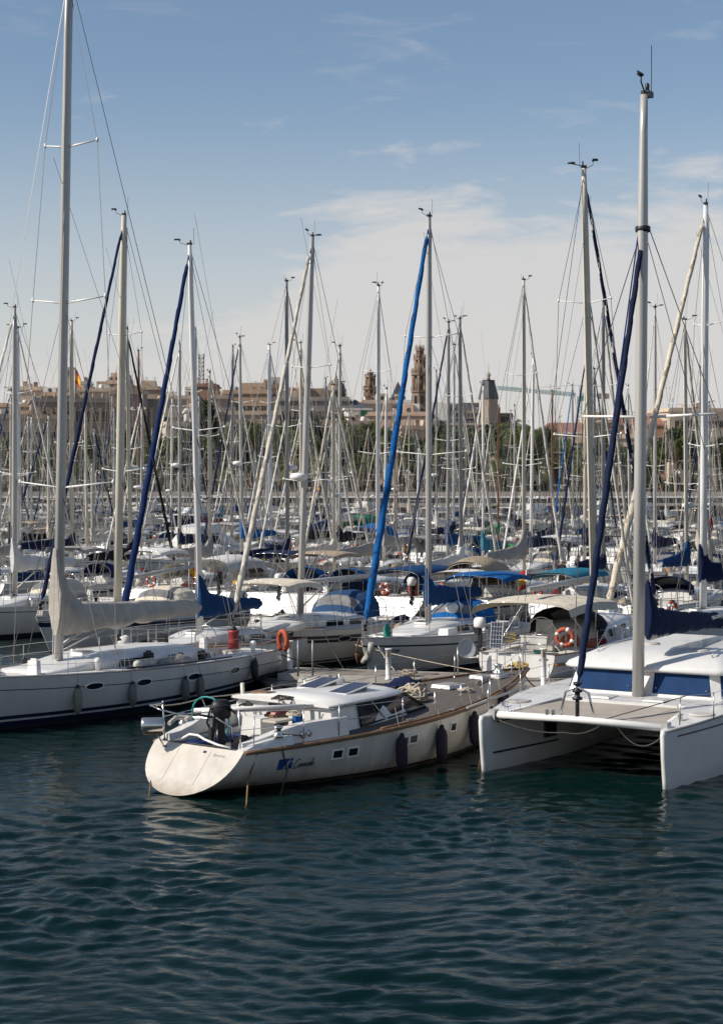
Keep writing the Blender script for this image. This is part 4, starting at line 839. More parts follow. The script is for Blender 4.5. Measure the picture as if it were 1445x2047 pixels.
def sailboat(name, loc, bowdir, h, spec):
    root = empty(name, loc, math.atan2(bowdir[1], bowdir[0])); root.rotation_euler.x = spec.get('roll', 0)
    hm_ = spec.get('hull', GEL); rows = spec.get('rows', STD_ROWS); well = (h.L * .08, h.L * .33, h.B * .24); det = spec.get('det', 2)
    link('hull', h.hull_mesh(rows, [GEL, NAVY, NAVY, ANTI]), root, mats=[hm_, spec.get('stripe', NAVY), spec.get('boot', NAVY), ANTI])
    link('deck', h.deck_mesh(DECKW, well), root, mats=[spec.get('deck', DECKW)]); link('cockpit', h.well_mesh(well, .42, GEL), root)
    x0, x1 = spec.get('coach', (h.L * .33, h.L * .78)); cm, secs = coach_mesh(h, x0, x1, h.B * .33, h.B * .2, spec.get('ch', .42), GELW, spec.get('front', .55))
    cr = link('coachroof', cm, root, mats=[spec.get('coachm', GELW)])
    if det >= 1:
        L3 = (x1 - x0); coach_windows(cr, secs, spec.get('wins', [(x0 + L3 * .08, x0 + L3 * .26), (x0 + L3 * .32, x0 + L3 * .48)]))
        link('toe_rail', cached(('toe', h.key), lambda: MB().tube(h.rail(.02, .02, 0, 1, 1), .028, 4).tube(h.rail(.02, .02, 0, 1, -1), .028, 4).mesh('toe_rail', [ALU])), root, mats=[spec.get('toe', ALU)])
        guard(root, h, .06, .9, 7); pulpit(root, h, 'bow'); pulpit(root, h, 'stern')
        zc = secs[5][3].z
        for xh in (x0 + L3 * .62, h.L * .87):
            zz = h.dz(xh) + (.0 if xh > x1 else .0)
            if xh < x1: i = min(9, int((xh - x0) / L3 * 10)); zz = secs[i][3].lerp(secs[i + 1][3], .5).z
            MBh = cached('hatch', lambda: MB().box((0, 0, .02), (.55, .5, .07), 0, 0, .94).box((0, 0, .06), (.44, .39, .02), 1).mesh('hatch', [ALUW, GLASS])); link('hatch', MBh, root, (xh, 0, zz))
    if spec.get('hood'): link('sprayhood', hood_mesh(x0 - .45, x0 + 1.1, h.B * .31, h.dz(x0) + .22, spec.get('hoodh', .85)), root, mats=[spec['hood'], CLEAR])
    if spec.get('bim'): bimini(root, h.L * .03, h.L * .25, h.B * .34, h.dz(1) + 1.75, .28, spec['bim'], h.dz(1))
    if det >= 1 and spec.get('wheel', True):
        link('wheel', wheel_mesh(.42), root, (h.L * .13, 0, h.dz(1) + .42)); link('pedestal', cached('ped', lambda: MB().box((0, 0, 0), (.22, .26, .9), 0, 0, .7).mesh('pedestal', [WHITEP])), root, (h.L * .13 + .16, 0, h.dz(1)))
    xm = spec.get('xm', h.L * .58); 
    if spec.get('H'):
        i = (xm - x0) / (x1 - x0) * 10; zd = secs[min(9, int(i))][3].z - .03 if 0 < i < 10 else h.dz(xm); rig(root, h, xm, zd, spec['H'], spec)
    if spec.get('mizzen'): 
        s2 = dict(spec); s2.update(E=h.L * .22, furl=None, spr=(.55,), tall=.9, chord=.075, low=True, radar=None, inner=None); rig(root, h, h.L * .16, h.dz(1), spec['mizzen'], s2)
    if spec.get('arch'):
        w = h.B * .36; MB().tube([(.5, -w, h.dz(.5)), (.3, -w, h.dz(.5) + 1.7), (.3, -w * .8, h.dz(.5) + 1.9), (.3, w * .8, h.dz(.5) + 1.9), (.3, w, h.dz(.5) + 1.7), (.5, w, h.dz(.5))], .03, 6).build('stern_arch', STEEL, root)
        MB().box((.25, 0, h.dz(.5) + 1.96), (.7, w * 1.7, .04)).build('solar_panel', SOLAR, root)
    if spec.get('outb'): link('outboard_motor', outboard_mesh(), root, (-.05, -h.B * .2, h.dz(0) + .55), mats=[spec['outb'], BLKP])
    if spec.get('gearn'): deck_gear(root, h, .4, h.L * .92, spec['gearn'], random.Random(int(abs(loc[0] * 37 + loc[1] * 11))))
    if spec.get('dodgers'):
        for sd in (-1, 1):
            mb = MB(); a = h.rail(.1, .085, .06, .26, sd, 6); b = h.rail(.58, .085, .06, .26, sd, 6)
            for i in range(6): mb.add([a[i], a[i + 1], b[i + 1], b[i]], [(0, 1, 2, 3)])
            mb.build('dodger', spec['dodgers'], root)
    return root
GEARM = None
def deck_gear(root, h, x0, x1, n, rg_):
    """small working gear about the deck: winches, vents, cans, rope bags, folded canvas"""
    def mk(k):
        def f():
            if k == 0: return MB().lathe([(.11, 0), (.1, .06), (.07, .1), (.07, .18), (.1, .21), (.1, .25), (.03, .28)], 10).mesh('winch', [STEEL])
            if k == 1: return MB().lathe([(.07, 0), (.07, .14), (.1, .2), (.12, .3), (.08, .36), (0, .38)], 9).mesh('vent_cowl', [WHITEP])
            if k == 2: return MB().box((0, 0, .2), (.18, .34, .4), 0, 0, .9).box((0, 0, .43), (.06, .2, .05)).mesh('jerrycan', [REDP])
            if k == 3: return MB().lathe([(.16, 0), (.22, .08), (.2, .25), (.1, .34), (0, .36)], 8).mesh('rope_bag', [CREAMC])
            if k == 4: return MB().box((0, 0, .12), (.8, .4, .24), 0, 0, .85).mesh('locker_box', [GELW])
            if k == 5: return MB().loft([[Vector((x, y * w, .02 + z * w)) for y, z in ((-.28, 0), (-.2, .18), (0, .26), (.2, .16), (.28, 0))] for x, w in ((-.6, .5), (-.2, 1), (.25, .85), (.6, .4))], 0).mesh('folded_canvas', [TANC])
            if k == 6: return MB().tube([(.18 * math.cos(a) , .18 * math.sin(a), .03 + .012 * i) for i, a in enumerate([j * .6 for j in range(30)])], .016, 4).mesh('rope_coil', [ROPE])
            return MB().tube([(-1.2, 0, .05), (1.2, 0, .05)], .025, 5).mesh('boat_hook', [ALU])
        return cached(('gear_', k), f)
    MM = {0: (STEEL, BLKP), 1: (WHITEP, GELW, STEEL), 2: (WHITEP, GREYC, WHITEP, BLKP), 3: (CREAMC, NAVYC, MAROON, WHITEC), 4: (GELW, WOODB, GREYC, WHITEP), 5: (TANC, NAVYC, GREYC, BLKC, ORANGE), 6: (ROPE, ROPED, ROPEY), 7: (ALU, WOODB)}
    for i in range(n):
        k = rg_.randrange(8); x = rg_.uniform(x0, x1); sd = rg_.choice((-1, 1)); y = sd * h.b(x / h.L) * rg_.uniform(.62, .86); me = mk(k); link(me.name.split('.')[0], me, root, (x, y, h.dz(x, y) - .01), (0, 0, rg_.uniform(-.4, .4)), [rg_.choice(MM[k])])
def world(root, p): return Matrix.Translation(root.location) @ root.rotation_euler.to_matrix().to_4x4() @ Vector(p)
def yaw(root): return root.rotation_euler.z

# loose gear: each is a thing of its own
def fender(root, h, x, ztop, label, m, side=1, ln=.62, r=.13, tilt=0.0, group='fenders hung along the yachts'):
    p, u, v, n = h.frame(x, ztop - .35, side); s = h.at(x, h.sheer(x / h.L) - .02, side)
    q = Vector((p.x, p.y + side * (r + .03), ztop)); o = empty('fender', world(root, q), yaw(root)); tag(o, label, 'fender', group)
    MB().lathe([(.02, .08), (.05, .06), (.06, 0), (r * .8, -.06), (r, -.16), (r * 1.02, -ln / 2 - .1), (r, -ln), (r * .78, -ln - .1), (.05, -ln - .16), (.03, -ln - .2)], 12).build('body', m, o)
    MB().lathe([(.052, .062), (.064, 0), (r * .66, -.045)], 10, (0, 0, .004)).build('end_cap', BLKP if m is not PURP else PURP, o)
    d = Vector((s.x, s.y, s.z + .1)) - q; MB().tube([(0, 0, .05), (d.x * .6, d.y * .9, d.z * .8), (d.x, d.y - side * .1, d.z + .35)], .008, 4).build('lanyard', ROPE, o)
def lifering(loc, rz, label, m=ORANGE, horseshoe=True, r=.27, tilt=0.0):
    o = empty('life_ring', loc, rz); tag(o, label, 'life ring'); o.rotation_euler.x = tilt; mb = MB()
    if horseshoe:
        pts = [(r * .8 * math.cos(a), 0, r * 1.25 * math.sin(a) if a > 0 and a < math.pi else r * 1.1 * math.sin(a)) for a in [R(-62 + i * 304 / 16) for i in range(17)]]; mb.tube(pts, .085, 8).build('ring', m, o)
    else:
        pts = [(r * math.cos(a), 0, r * math.sin(a)) for a in [i * math.pi / 12 for i in range(24)]]; mb.tube(pts, .07, 8, closed=True).build('ring', m, o)
        for i in range(4):
            a = i * math.pi / 2 + .4; c = Vector((r * math.cos(a), 0, r * math.sin(a))); t = Vector((-math.sin(a), 0, math.cos(a))); MB().tube([c - t * .05, c + t * .05], .074, 8).build('tape_band', WHITEP, o)
    return o
def rope_heap(loc, n, rad, label, m, h=.3, name='rope_heap', rr=.018, seed=1):
    rg_ = random.Random(seed); mb = MB(); pts = []; a = 0; 
    for i in range(n * 9):
        a += .75 + rg_.uniform(-.2, .3); k = rad * (.35 + .65 * rg_.random()); w = i / (n * 9); pts.append((k * math.cos(a), k * .8 * math.sin(a), .02 + h * (1 - (k / rad) ** 1.6) * w + rg_.uniform(0, .05)))
    sm = []
    for i in range(len(pts) - 1):
        sm.append(Vector(pts[i])); sm.append((Vector(pts[i]) + Vector(pts[i + 1])) * .5 * 1.04)
    mb.tube(sm, rr, 5); o = mb.build(name, m, None, loc); tag(o, label, 'rope'); return o
def line(pts, r, m, label, sag=.0, n=10, name='mooring_line', group='mooring lines'):
    P_ = []
    for i in range(len(pts) - 1):
        a, b = Vector(pts[i]), Vector(pts[i + 1])
        for k in range(n): u = k / n; p = a.lerp(b, u); p.z -= sag * 4 * u * (1 - u); P_.append(p)
    P_.append(Vector(pts[-1])); o = MB().tube(P_, r, 5).build(name, m); tag(o, label, 'rope', group); return o
_tc = {}
def text_mesh(body, size, shear=0.0, spacing=1.0):
    c = bpy.data.curves.new('lettering', 'FONT'); c.body = body; c.size = size; c.shear = shear; c.space_character = spacing; c.align_x = 'CENTER'; c.align_y = 'CENTER'; c.resolution_u = 3
    o = bpy.data.objects.new('lettering', c); COL.objects.link(o); dg = bpy.context.evaluated_depsgraph_get(); dg.update(); me = bpy.data.meshes.new_from_object(o.evaluated_get(dg)); bpy.data.objects.remove(o); return me
def hull_text(root, h, body, x, z, size, m, side=-1, shear=.3, name='lettering', spacing=1.0):
    me = text_mesh(body, size, shear, spacing)
    for v in me.vertices:
        xx = x + v.co.x * (1 if side < 0 else -1); zz = z + v.co.y; p, u, w, n = h.frame(xx, zz, side); v.co = p + n * .02
    if side > 0: pass
    me.materials.clear(); me.materials.append(m); return link(name, me, root)
# ------------------------------------------------------------------ near yachts
def px_of(w): return CX + F * w[0] / w[1]
def find_x(root, px, fn, x0, x1):
    best = None
    for i in range(400):
        x = lerp(x0, x1, i / 399); d = abs(px_of(world(root, fn(x))) - px)
        if best is None or d < best[0]: best = (d, x)
    return best[1]
def oval_port(root, h, x, z, a, b, side, frame=ALU, square=False):
    p, u, v, n = h.frame(x, z, side); m = MB(); k = 4 if square else 20
    def ring(ra, rb, off):
        if square: return [p + n * off + u * (ra * sx) + v * (rb * sy) for sx, sy in ((-1, -1), (1, -1), (1, 1), (-1, 1))]
        return [p + n * off + u * (ra * math.cos(t)) + v * (rb * math.sin(t)) for t in [2 * math.pi * i / k for i in range(k)]]
    o = ring(a + .035, b + .035, -.03); o2 = ring(a + .03, b + .03, .022); i2 = ring(a, b, .022); i1 = ring(a, b, .004)
    m.loft([o, o2, i2, i1], 0, True, False, False); fr = m.build('portlight', frame, root)
    MB().add(ring(a, b, .006), [tuple(range(k))]).build('pane', GLASS, fr)

# --- the big cruising yacht at the left edge
hA = Hull(14.0, 4.3, 1.12, 1.52, .80, .55, .8, .40, .9, -.02, .03, 2.2)
A = sailboat('cruising_yacht', (-4.17, 56.8, 0), (-.48, -.88), hA, dict(H=21.6, xm=9.35, gearn=10, mast=ALU, chord=.135, furl=None, cover=GREYC, tall=1.75, boomz=.85, E=7.2, boomp=.02, spr=(.245, .51, .735), sprl=1.68, lean=(0, -.024), gear=1, wr=.012,
    rows=[('s', 0, 0), ('s', .33, 1), ('s', .355, 0), ('w', .38, 1), ('w', .28, 0), ('w', .22, 1), ('w', .07, 3)], coach=(3.4, 11.2), ch=.42, front=.5, wins=[], wheel=True))
for c_ in A.children:
    if c_.name.startswith('sail_cover'): c_.scale = (1, 1.7, 1.32); c_.material_slots[0].material = cloth('pale_grey_canvas', (.47, .43, .385))
tag(A, 'large white cruising yacht with grey sail cover at the left edge', 'yacht')
crA = [c for c in A.children if c.name.startswith('coachroof')][0]; secA = CACHE[('coach', hA.key, 3.4, 11.2, hA.B * .33, hA.B * .2, .42, GELW.name, .5)][1]
for a_, b_ in ((252, 308), (342, 366), (396, 420), (444, 460)):
    f_ = lambda x: (x, 1.36, 1.65); coach_windows(crA, secA, [(find_x(A, b_, f_, 3.4, 11), find_x(A, a_, f_, 3.4, 11))], (1,), lo=.25, hi=.8)
for px in (190, 288, 387, 470):
    x = find_x(A, px, lambda x: hA.at(x, hA.sheer(x / 14) - .345, 1), 1, 13); oval_port(A, hA, x, hA.sheer(x / 14) - .345, .30, .088, 1, WHITEP)
MB().tube(hA.rail(.10, 0, .25, .62, 1, 14, .0), .03, 5).build('genoa_track', NAVY, A)
for i, (px, ln, m, d) in enumerate(((152, .55, mat('olive_fender', (.20, .21, .16), .6, var=.2), 'olive green'), (261, .45, GREYF, 'dark grey'), (367, .5, GREYF, 'grey and black'), (397, .5, GREYF, 'scuffed grey'), (504, .48, BLKP, 'black'))):
    x = find_x(A, px, lambda x: hA.at(x, .9, 1), .5, 13.5); fender(A, hA, x, hA.sheer(x / 14) - (.35 if i != 4 else .1), '%s fender on the left yacht, %s from the bow' % (d, ORD[i]), m, 1, ln, .12)
x = find_x(A, 290, lambda x: (x, 1.75, 1.5), 3, 12); o = MB().lathe([(.05, -.5), (.13, -.42), (.135, 0), (.13, .36), (.05, .46)], 12, axis='x').build('deck_fender', WHITEF, None, world(A, (x, 1.72, hA.dz(x, 1.7) + .14)), (0, 0, yaw(A))); tag(o, 'grey white fender lying on the side deck of the left yacht', 'fender')
lifering(world(A, (.35, 2.02, 1.45)), yaw(A) + 1.2, 'orange horseshoe lifebuoy on the stern of the left yacht')
o = empty('red_bucket', world(A, (1.1, .6, hA.dz(1) + .03))); tag(o, 'red round tub on the stern of the left yacht', 'tub'); MB().lathe([(.19, 0), (.16, .25), (.16, .5), (.19, .55), (.19, .62), (.12, .63)], 14).build('tub', REDP, o); MB().lathe([(.12, .63), (.1, .7), (.05, .76), (0, .78)], 10).build('cap', BLKP, o)
for i in range(2):
    o = empty('winch', world(A, (4.2 + i * .9, 1.45 - i * .2, hA.dz(4, 1.4) + .0))); tag(o, 'black sheet winch on the left yacht, %s from the stern' % ('nearer' if i == 0 else 'farther'), 'winch'); MB().lathe([(.12, 0), (.12, .06), (.08, .1), (.075, .2), (.11, .24), (.11, .27), (.04, .3)], 12).build('drum', BLKP, o)
MB().tube([(9.2, 0, 2.0), (7.3, .0, 2.72)], .05, 6).build('vang_strut', ALU, A)

# --- yachts of the row behind the pontoon
NAVYBAND = [('s', 0, 0), ('s', .17, 1), ('s', .19, 0), ('s', .22, 1), ('s', .40, 0), ('w', .14, 2), ('w', .05, 3)]
TWOBAND = [('s', 0, 0), ('s', .20, 1), ('s', .31, 0), ('s', .34, 1), ('s', .45, 0), ('w', .22, 2), ('w', .16, 0), ('w', .12, 2), ('w', .05, 3)]
a0 = Vector((.5, .866))
h1_ = Hull(12.5, 3.9, 1.15, 1.5, .72, .45, 1.1); m1 = Vector(((236 - CX) / F * 69, 69)); s1 = m1 + a0 * 7.5
B1 = sailboat('sailing_yacht', (s1.x, s1.y, 0), (-.5, -.866), h1_, dict(H=17.5, xm=7.5, mast=ALUC, chord=.165, gearn=10, furl=NAVYC, fr=.10, cover=None, boomp=.06, boomz=1.0, E=5.2, spr=(.34, .69), sprl=1.05, lean=(0, -.026), rows=NAVYBAND, stripe=NAVY, hood=CREAMC, hoodh=.8, gear=1, radar=None))
tag(B1, 'white sloop with navy band, broad cream mast and navy rolled headsail at left', 'yacht')
hull_text(B1, h1_, 'empor', 10.4, h1_.sheer(.83) - .1, .16, NAVY, 1, .3)
h2_ = Hull(11.0, 3.5, 1.1, 1.45, .62, .3, 1.1); m2_ = Vector(((402 - CX) / F * 57.4, 57.4)); s2_ = m2_ + a0 * 6.3
B2 = sailboat('sailing_yacht', (s2_.x, s2_.y, 0), (-.5, -.866), h2_, dict(H=14.6, xm=6.3, mast=ALUW, chord=.10, furl=cloth('deep_blue_canvas', (.006, .021, .082)), fr=.125, gearn=14, cover=BLUE, tall=1.5, boomz=.55, E=3.7, spr=(.52,), sprl=1.05, lean=(0, .05), rows=NOSTRIPE, toe=WOODB, deck=mat('tan_deck', (.42, .33, .25), .8, var=.15), gear=1, bim=CREAMC, wheel=False))
tag(B2, 'sloop with slim white mast, blue sail cover and deep blue rolled headsail', 'yacht')
h3_ = Hull(12.0, 3.9, 1.2, 1.5, .74, .5, .9); bw = Vector((-4.6, 58.5)); s3_ = bw + a0 * 12
B3 = sailboat('sailing_yacht', (s3_.x, s3_.y, 0), (-.5, -.866), h3_, dict(H=15.8, xm=7.3, mast=ALU, chord=.125, gearn=12, strip=GREYC, furl=SAIL, fr=.115, cover=None, boomz=1.2, boomp=.0, E=5.0, spr=(.35, .65), sprl=1.05, lean=(0, -.06), rows=TWOBAND, stripe=BLACKP, boot=BLACKP, hull=CREAM, hood=cloth('slate_blue_canvas', (.025, .06, .14)), hoodh=1.0, gear=2, radar=.36, coach=(3.9, 10.8)))
tag(B3, 'cream sloop with two black bands, sand coloured rolled headsail and radar', 'yacht')
x = find_x(B3, 689, lambda x: h3_.at(x, 1.0, 1), 3, 11); oval_port(B3, h3_, x, h3_.sheer(x / 12) - .33, .34, .09, 1)
h4_ = Hull(11.5, 3.7, 1.1, 1.35, .72, .5, .8); bw = Vector((-.02, 57.6)); s4_ = bw + a0 * 11.5
B4 = sailboat('sailing_yacht', (s4_.x, s4_.y, 0), (-.5, -.866), h4_, dict(H=16.3, xm=6.6, mast=ALU, chord=.125, gearn=12, furl=BRIGHT, strip=BLUE, fr=.14, cover=BLUE, tall=1.25, boomz=.65, E=4.4, spr=(.41, .70), sprl=1.4, rows=[('s', 0, 0), ('s', .24, 1), ('s', .30, 0), ('w', .12, 2), ('w', .05, 3)], hood=BRIGHT, bim=BRIGHT, gear=1, lean=(0, -.004)))
tag(B4, 'white sloop with bright blue rolled headsail and blue sail cover mid-picture', 'yacht')
hull_text(B4, h4_, 'Ti', find_x(B4, 766, lambda x: h4_.at(x, .9, 1), 6, 11), h4_.sheer(.9) - .42, .28, NAVY, 1, .4); hull_text(B4, h4_, 'ow', find_x(B4, 789, lambda x: h4_.at(x, .9, 1), 6, 11), h4_.sheer(.85) - .40, .28, NAVY, 1, .4)
o = empty('liferaft_canister', world(B4, (4.9, .2, 1.98)), yaw(B4)); tag(o, 'white liferaft canister with blue strap on the coachroof of the mid yacht', 'canister'); MB().lathe([(.1, -.42), (.18, -.38), (.2, 0), (.18, .38), (.1, .42)], 12, axis='x').build('shell', WHITEP, o); MB().lathe([(.207, -.06), (.207, .06)], 12, axis='x').build('strap', BLUE, o)
flag(world(B4, (.05, .9, 1.1)), .75, 1.1, 'drooping red and yellow ensign on the stern of the mid yacht', 2.2, 2.1, .02)
# anchor and rolled white fender at the bow
o = empty('anchor', world(B4, (11.5, 0, 1.25)), yaw(B4)); tag(o, 'rusty plough anchor on the bow roller of the mid yacht', 'anchor'); MB().tube([(-.5, 0, .12), (.15, 0, .1), (.3, 0, -.35)], .035, 6).loft([[Vector((.28, -.02, -.3)), Vector((.34, 0, -.28)), Vector((.28, .02, -.3))], [Vector((.1, -.2, -.42)), Vector((.3, 0, -.38)), Vector((.1, .2, -.42))], [Vector((.2, -.03, -.75)), Vector((.24, 0, -.74)), Vector((.2, .03, -.75))]], 0).build('plough', mat('rust', (.12, .06, .03), .8, var=.3), o)
o = MB().tube([(0, 0, .3), (.05, .02, 0), (.18, .02, -.28), (.42, 0, -.36), (.6, 0, -.2)], [.1, .12, .13, .13, .1], 10).build('bow_fender', WHITEF, None, world(B4, (11.35, .32, .92)), (0, 0, yaw(B4) - 2.0)); tag(o, 'curved white bow fender hanging below the anchor of the mid yacht', 'fender')
o = MB().lathe([(.1, 0), (.12, .03), (.12, .32), (.06, .4), (.05, .46)], 12).build('water_jug', GREENP, None, world(B4, (10.4, .4, h4_.dz(10.4) + .02))); tag(o, 'green plastic jug on the foredeck of the mid yacht', 'jug')
# ketch-like cruiser stern to the pontoon at right
h5_ = Hull(13.0, 4.0, 1.16, 1.65, .66, .2, 1.2); B5 = sailboat('cruising_yacht', (4.95, 54.4, 0), (.5, .866), h5_, dict(H=17.6, xm=6.5, mast=ALUC, chord=.15, gearn=14, strip=SAILW, furl=NAVYC, fr=.10, inner=SAIL, cover=None, boomz=1.3, boomp=-.02, E=5.6, spr=(.40, .70), sprl=1.25, lean=(0, -.06), rows=NOSTRIPE, toe=WOODB, gear=2, coach=(4.2, 9.6), ch=.62, front=.4, wins=[(4.6, 5.2), (5.4, 6.0), (6.2, 6.8)], hood=BLKC, hoodh=.95, wheel=False))  # black hood stands in for the dark interior shade under the bimini
tag(B5, 'cruising yacht with cream bimini, wheel and wooden rail at the pontoon', 'yacht')
bimini(B5, .3, 4.4, 1.75, h5_.dz(1) + 1.28, .42, CREAMC, h5_.dz(1)); link('wheel', wheel_mesh(.5), B5, (1.5, -.2, h5_.dz(1) + .55)); MB().box((1.75, -.2, h5_.dz(1) + .45), (.16, .62, 1.0), 0, 0, .85).build('instrument_pod', CREAM, B5)
MB().lathe([(.02, 0), (.3, .02), (.32, .25), (.2, .42), (0, .46)], 10, (2.6, -.75, h5_.dz(2) + .02)).build('orange_bag', ORANGE, B5); MB().tube(h5_.rail(-.28, 0, .0, 1, -1, 24, .02), .045, 5).build('rubbing_strake', WOODB, B5)
lifering(world(B5, (.5, -1.45, 1.72)), yaw(B5) + 1.75, 'orange red ring lifebuoy on the stern rail of the bimini yacht', ORANGE, False, .26)
o = empty('outboard_motor', world(B5, (-.1, 1.25, 1.95)), yaw(B5) + 1.57); tag(o, 'white cowled outboard motor clamped to the stern rail of the bimini yacht', 'outboard'); link('engine', outboard_mesh(), o, mats=[WHITEP, BLKP], scale=(.8, .8, .85))
o = empty('solar_panel', world(B5, (-.15, .62, 1.75)), yaw(B5)); tag(o, 'upright solar panel on the stern of the bimini yacht', 'solar panel'); MB().obox((0, 0, 0), (0, 1, 0), (.15, 0, 1), (1, 0, -.15), .42, .85, .03).build('panel', SOLAR, o); [MB().obox((-.02, -.2 + .4 * i / 4, 0), (0, 1, 0), (.15, 0, 1), (1, 0, -.15), .012 if 0 < i < 4 else .03, .86, .035).build('frame_bar', STEEL, o) for i in range(5)]; [MB().obox((-.02 + .15 * (-.4 + .8 * i / 6) , 0, -.4 + .8 * i / 6), (0, 1, 0), (.15, 0, 1), (1, 0, -.15), .42, .012, .037).build('grid_bar', STEEL, o) for i in range(7)]
o = MB().box((0, 0, .18), (.3, .3, .36), 0, 0, 1.1).build('green_crate', GREENP, None, world(B5, (.35, -.6, h5_.dz(0) + .02))); tag(o, 'green crate on the stern of the bimini yacht', 'crate')
o = MB().box((0, 0, .2), (.05, .9, .4)).box((0, 0, .42), (.09, .95, .05)).build('white_locker_door', GEL, None, world(B5, (.12, -.55, 1.32)), (0, 0, yaw(B5))); tag(o, 'white stern board across the bimini yacht', 'board')
# yacht off to the right, whose thick rolled headsail crosses the right edge
hJ = Hull(12.5, 3.9, 1.2, 1.5, .75, .5, .9); dJ = Vector((-.85, -.53)).normalized(); mJ = Vector(((1404 - CX) / F * 66, 66)); sJ = mJ - dJ * 7.4
BJ = sailboat('sailing_yacht', (sJ.x, sJ.y, 0), dJ, hJ, dict(H=17.4, xm=7.4, mast=ALUW, chord=.13, furl=CREAMC, strip=TANC, fr=.145, cover=NAVYC, gear=1, spr=(.4, .7), hood=NAVYC, rows=STD_ROWS, lean=(0, -.01)))
tag(BJ, 'white sloop with very thick cream rolled headsail at the right edge', 'yacht')
lifering(world(BJ, (10.2, 1.35, 1.95)), yaw(BJ) + .3, 'orange ring lifebuoy on the rail left of the catamaran mast', ORANGE, False, .24)

# --- the foreground yacht without a mast
hC = Hull(12.9, 4.25, .97, 1.55, .63, .85, .75, .42, .75, .02, .02, 1.9)
C_ = empty('motor_sailer', (-3.54, 37.0, 0), math.atan2(.78, .63)); tag(C_, 'foreground cream yacht without mast, brown teak deck and dark windscreen', 'yacht')
link('hull', hC.hull_mesh([('s', 0, 0), ('w', .11, 2), ('w', .06, 3)], [HULLC, NAVY, BLACKP, BROWNAF], 40), C_)
wellC = (.12, 2.75, 1.02)
dk = link('deck', hC.deck_mesh(TEAK, wellC, n=36), C_); link('cockpit', hC.well_mesh(wellC, .5, GEL), C_)
MB().tube(hC.rail(-.03, 0, 0, 1, -1, 40, .025), .05, 6).tube(hC.rail(-.03, 0, 0, 1, 1, 40, .025), .05, 6).build('rubbing_rail', TEAKR, C_)
for sd in (-1, 1): MB().tube([(p.x, p.y, p.z) for p in hC.rail(.03, .05, .3, .995, sd, 30)], .028, 5).build('toe_rail', TEAKR, C_)
# raised white cockpit coaming, then the deckhouse
mb = MB()
for sd in (-1, 1):
    secs = []
    for i in range(9):
        u = i / 8; x = lerp(.15, 3.0, u); t = x / 12.9; yo = hC.b(t) - .16; yi = max(1.03, yo - .32); z = hC.dz(x, yo) - .03; hh = lerp(.16, .42, sst(0, .6, u)); secs.append([Vector((x, sd * yo, z)), Vector((x, sd * (yo - .06), z + hh)), Vector((x, sd * (yi + .03), z + hh)), Vector((x, sd * yi, z))])
    mb.loft(secs, 0, True, True, False)
mb.build('coaming', GELW, C_)
Z1 = 1.68
def dz(x, y): return hC.dz(x, y)
st_ = [(2.75, 1.50, 1.42, Z1 - .04), (3.7, 1.50, 1.36, Z1), (4.8, 1.46, 1.25, Z1 + .02), (5.7, 1.38, 1.08, Z1 - .01)]
secs = []
for x, wb, wt, zt in st_:
    zb_ = dz(x, wb) - .08; secs.append([Vector((x, -wb, zb_)), Vector((x, -wt - .02, zt - .1)), Vector((x, -wt + .08, zt - .02)), Vector((x, -wt * .5, zt + .05)), Vector((x, 0, zt + .07)), Vector((x, wt * .5, zt + .05)), Vector((x, wt - .08, zt - .02)), Vector((x, wt + .02, zt - .1)), Vector((x, wb, zb_))])
house = MB().loft(secs, 0, True, True, False).build('deckhouse', GELW, C_)
# roof lip that overhangs the windscreen
lp = []
for x, wt in ((2.62, 1.5), (3.7, 1.45), (4.8, 1.35), (5.75, 1.2), (5.98, 1.02)):
    zt = Z1 + (.0 if x < 5.8 else -.03); lp.append([Vector((x, -wt, zt - .05)), Vector((x, -wt + .03, zt + .01)), Vector((x, -wt * .5, zt + .075)), Vector((x, 0, zt + .095)), Vector((x, wt * .5, zt + .075)), Vector((x, wt - .03, zt + .01)), Vector((x, wt, zt - .05))])
MB().loft(lp, 0, True, True, True).build('roof', GELW, house)
# windscreen wedge: side panes and a sloping front, set in dark frames
fz = dz(6.7, 0) + .02
for sd in (-1, 1):
    q = [Vector((3.75, sd * 1.475, dz(3.75, 1.5) + .02)), Vector((6.62, sd * 1.16, dz(6.6, 1.2) + .0)), Vector((5.78, sd * 1.14, Z1 - .06)), Vector((3.75, sd * 1.385, Z1 - .07))]
    off = Vector((0, sd * .03, .01)); f2 = [(0, 1, 2, 3)] if sd < 0 else [(3, 2, 1, 0)]
    sp_ = MB().add([p + off for p in q], f2).build('side_window', TINT, house)
    cyc = [p + off * 1.2 for p in q]; MB().tube(cyc, .028, 5, closed=True).build('window_frame', BLKP, sp_)
    MB().tube([q[0].lerp(q[1], .36) + off * 1.4, q[3].lerp(q[2], .27) + off * 1.4], .022, 5).build('mullion', ALU, sp_)
fr = [Vector((6.62, -1.16, dz(6.6, 1.2))), Vector((6.95, 0, dz(6.95, 0) + .02)), Vector((6.62, 1.16, dz(6.6, 1.2))), Vector((5.78, 1.14, Z1 - .05)), Vector((5.98, 0, Z1 + .03)), Vector((5.78, -1.14, Z1 - .05))]
ws = MB().add([p + Vector((.03, 0, .02)) for p in fr], [(0, 1, 4, 5), (1, 2, 3, 4)]).build('windscreen', TINT, house)
for a_, b_ in ((fr[0], fr[5]), (fr[1], fr[4]), (fr[2], fr[3])): MB().tube([a_ + Vector((.04, 0, .03)), b_ + Vector((.04, 0, .03))], .025, 5).build('mullion', BLKP, ws)
MB().tube([p + Vector((.04, 0, .03)) for p in fr[:3]], .03, 5).build('lower_frame', BLKP, ws)
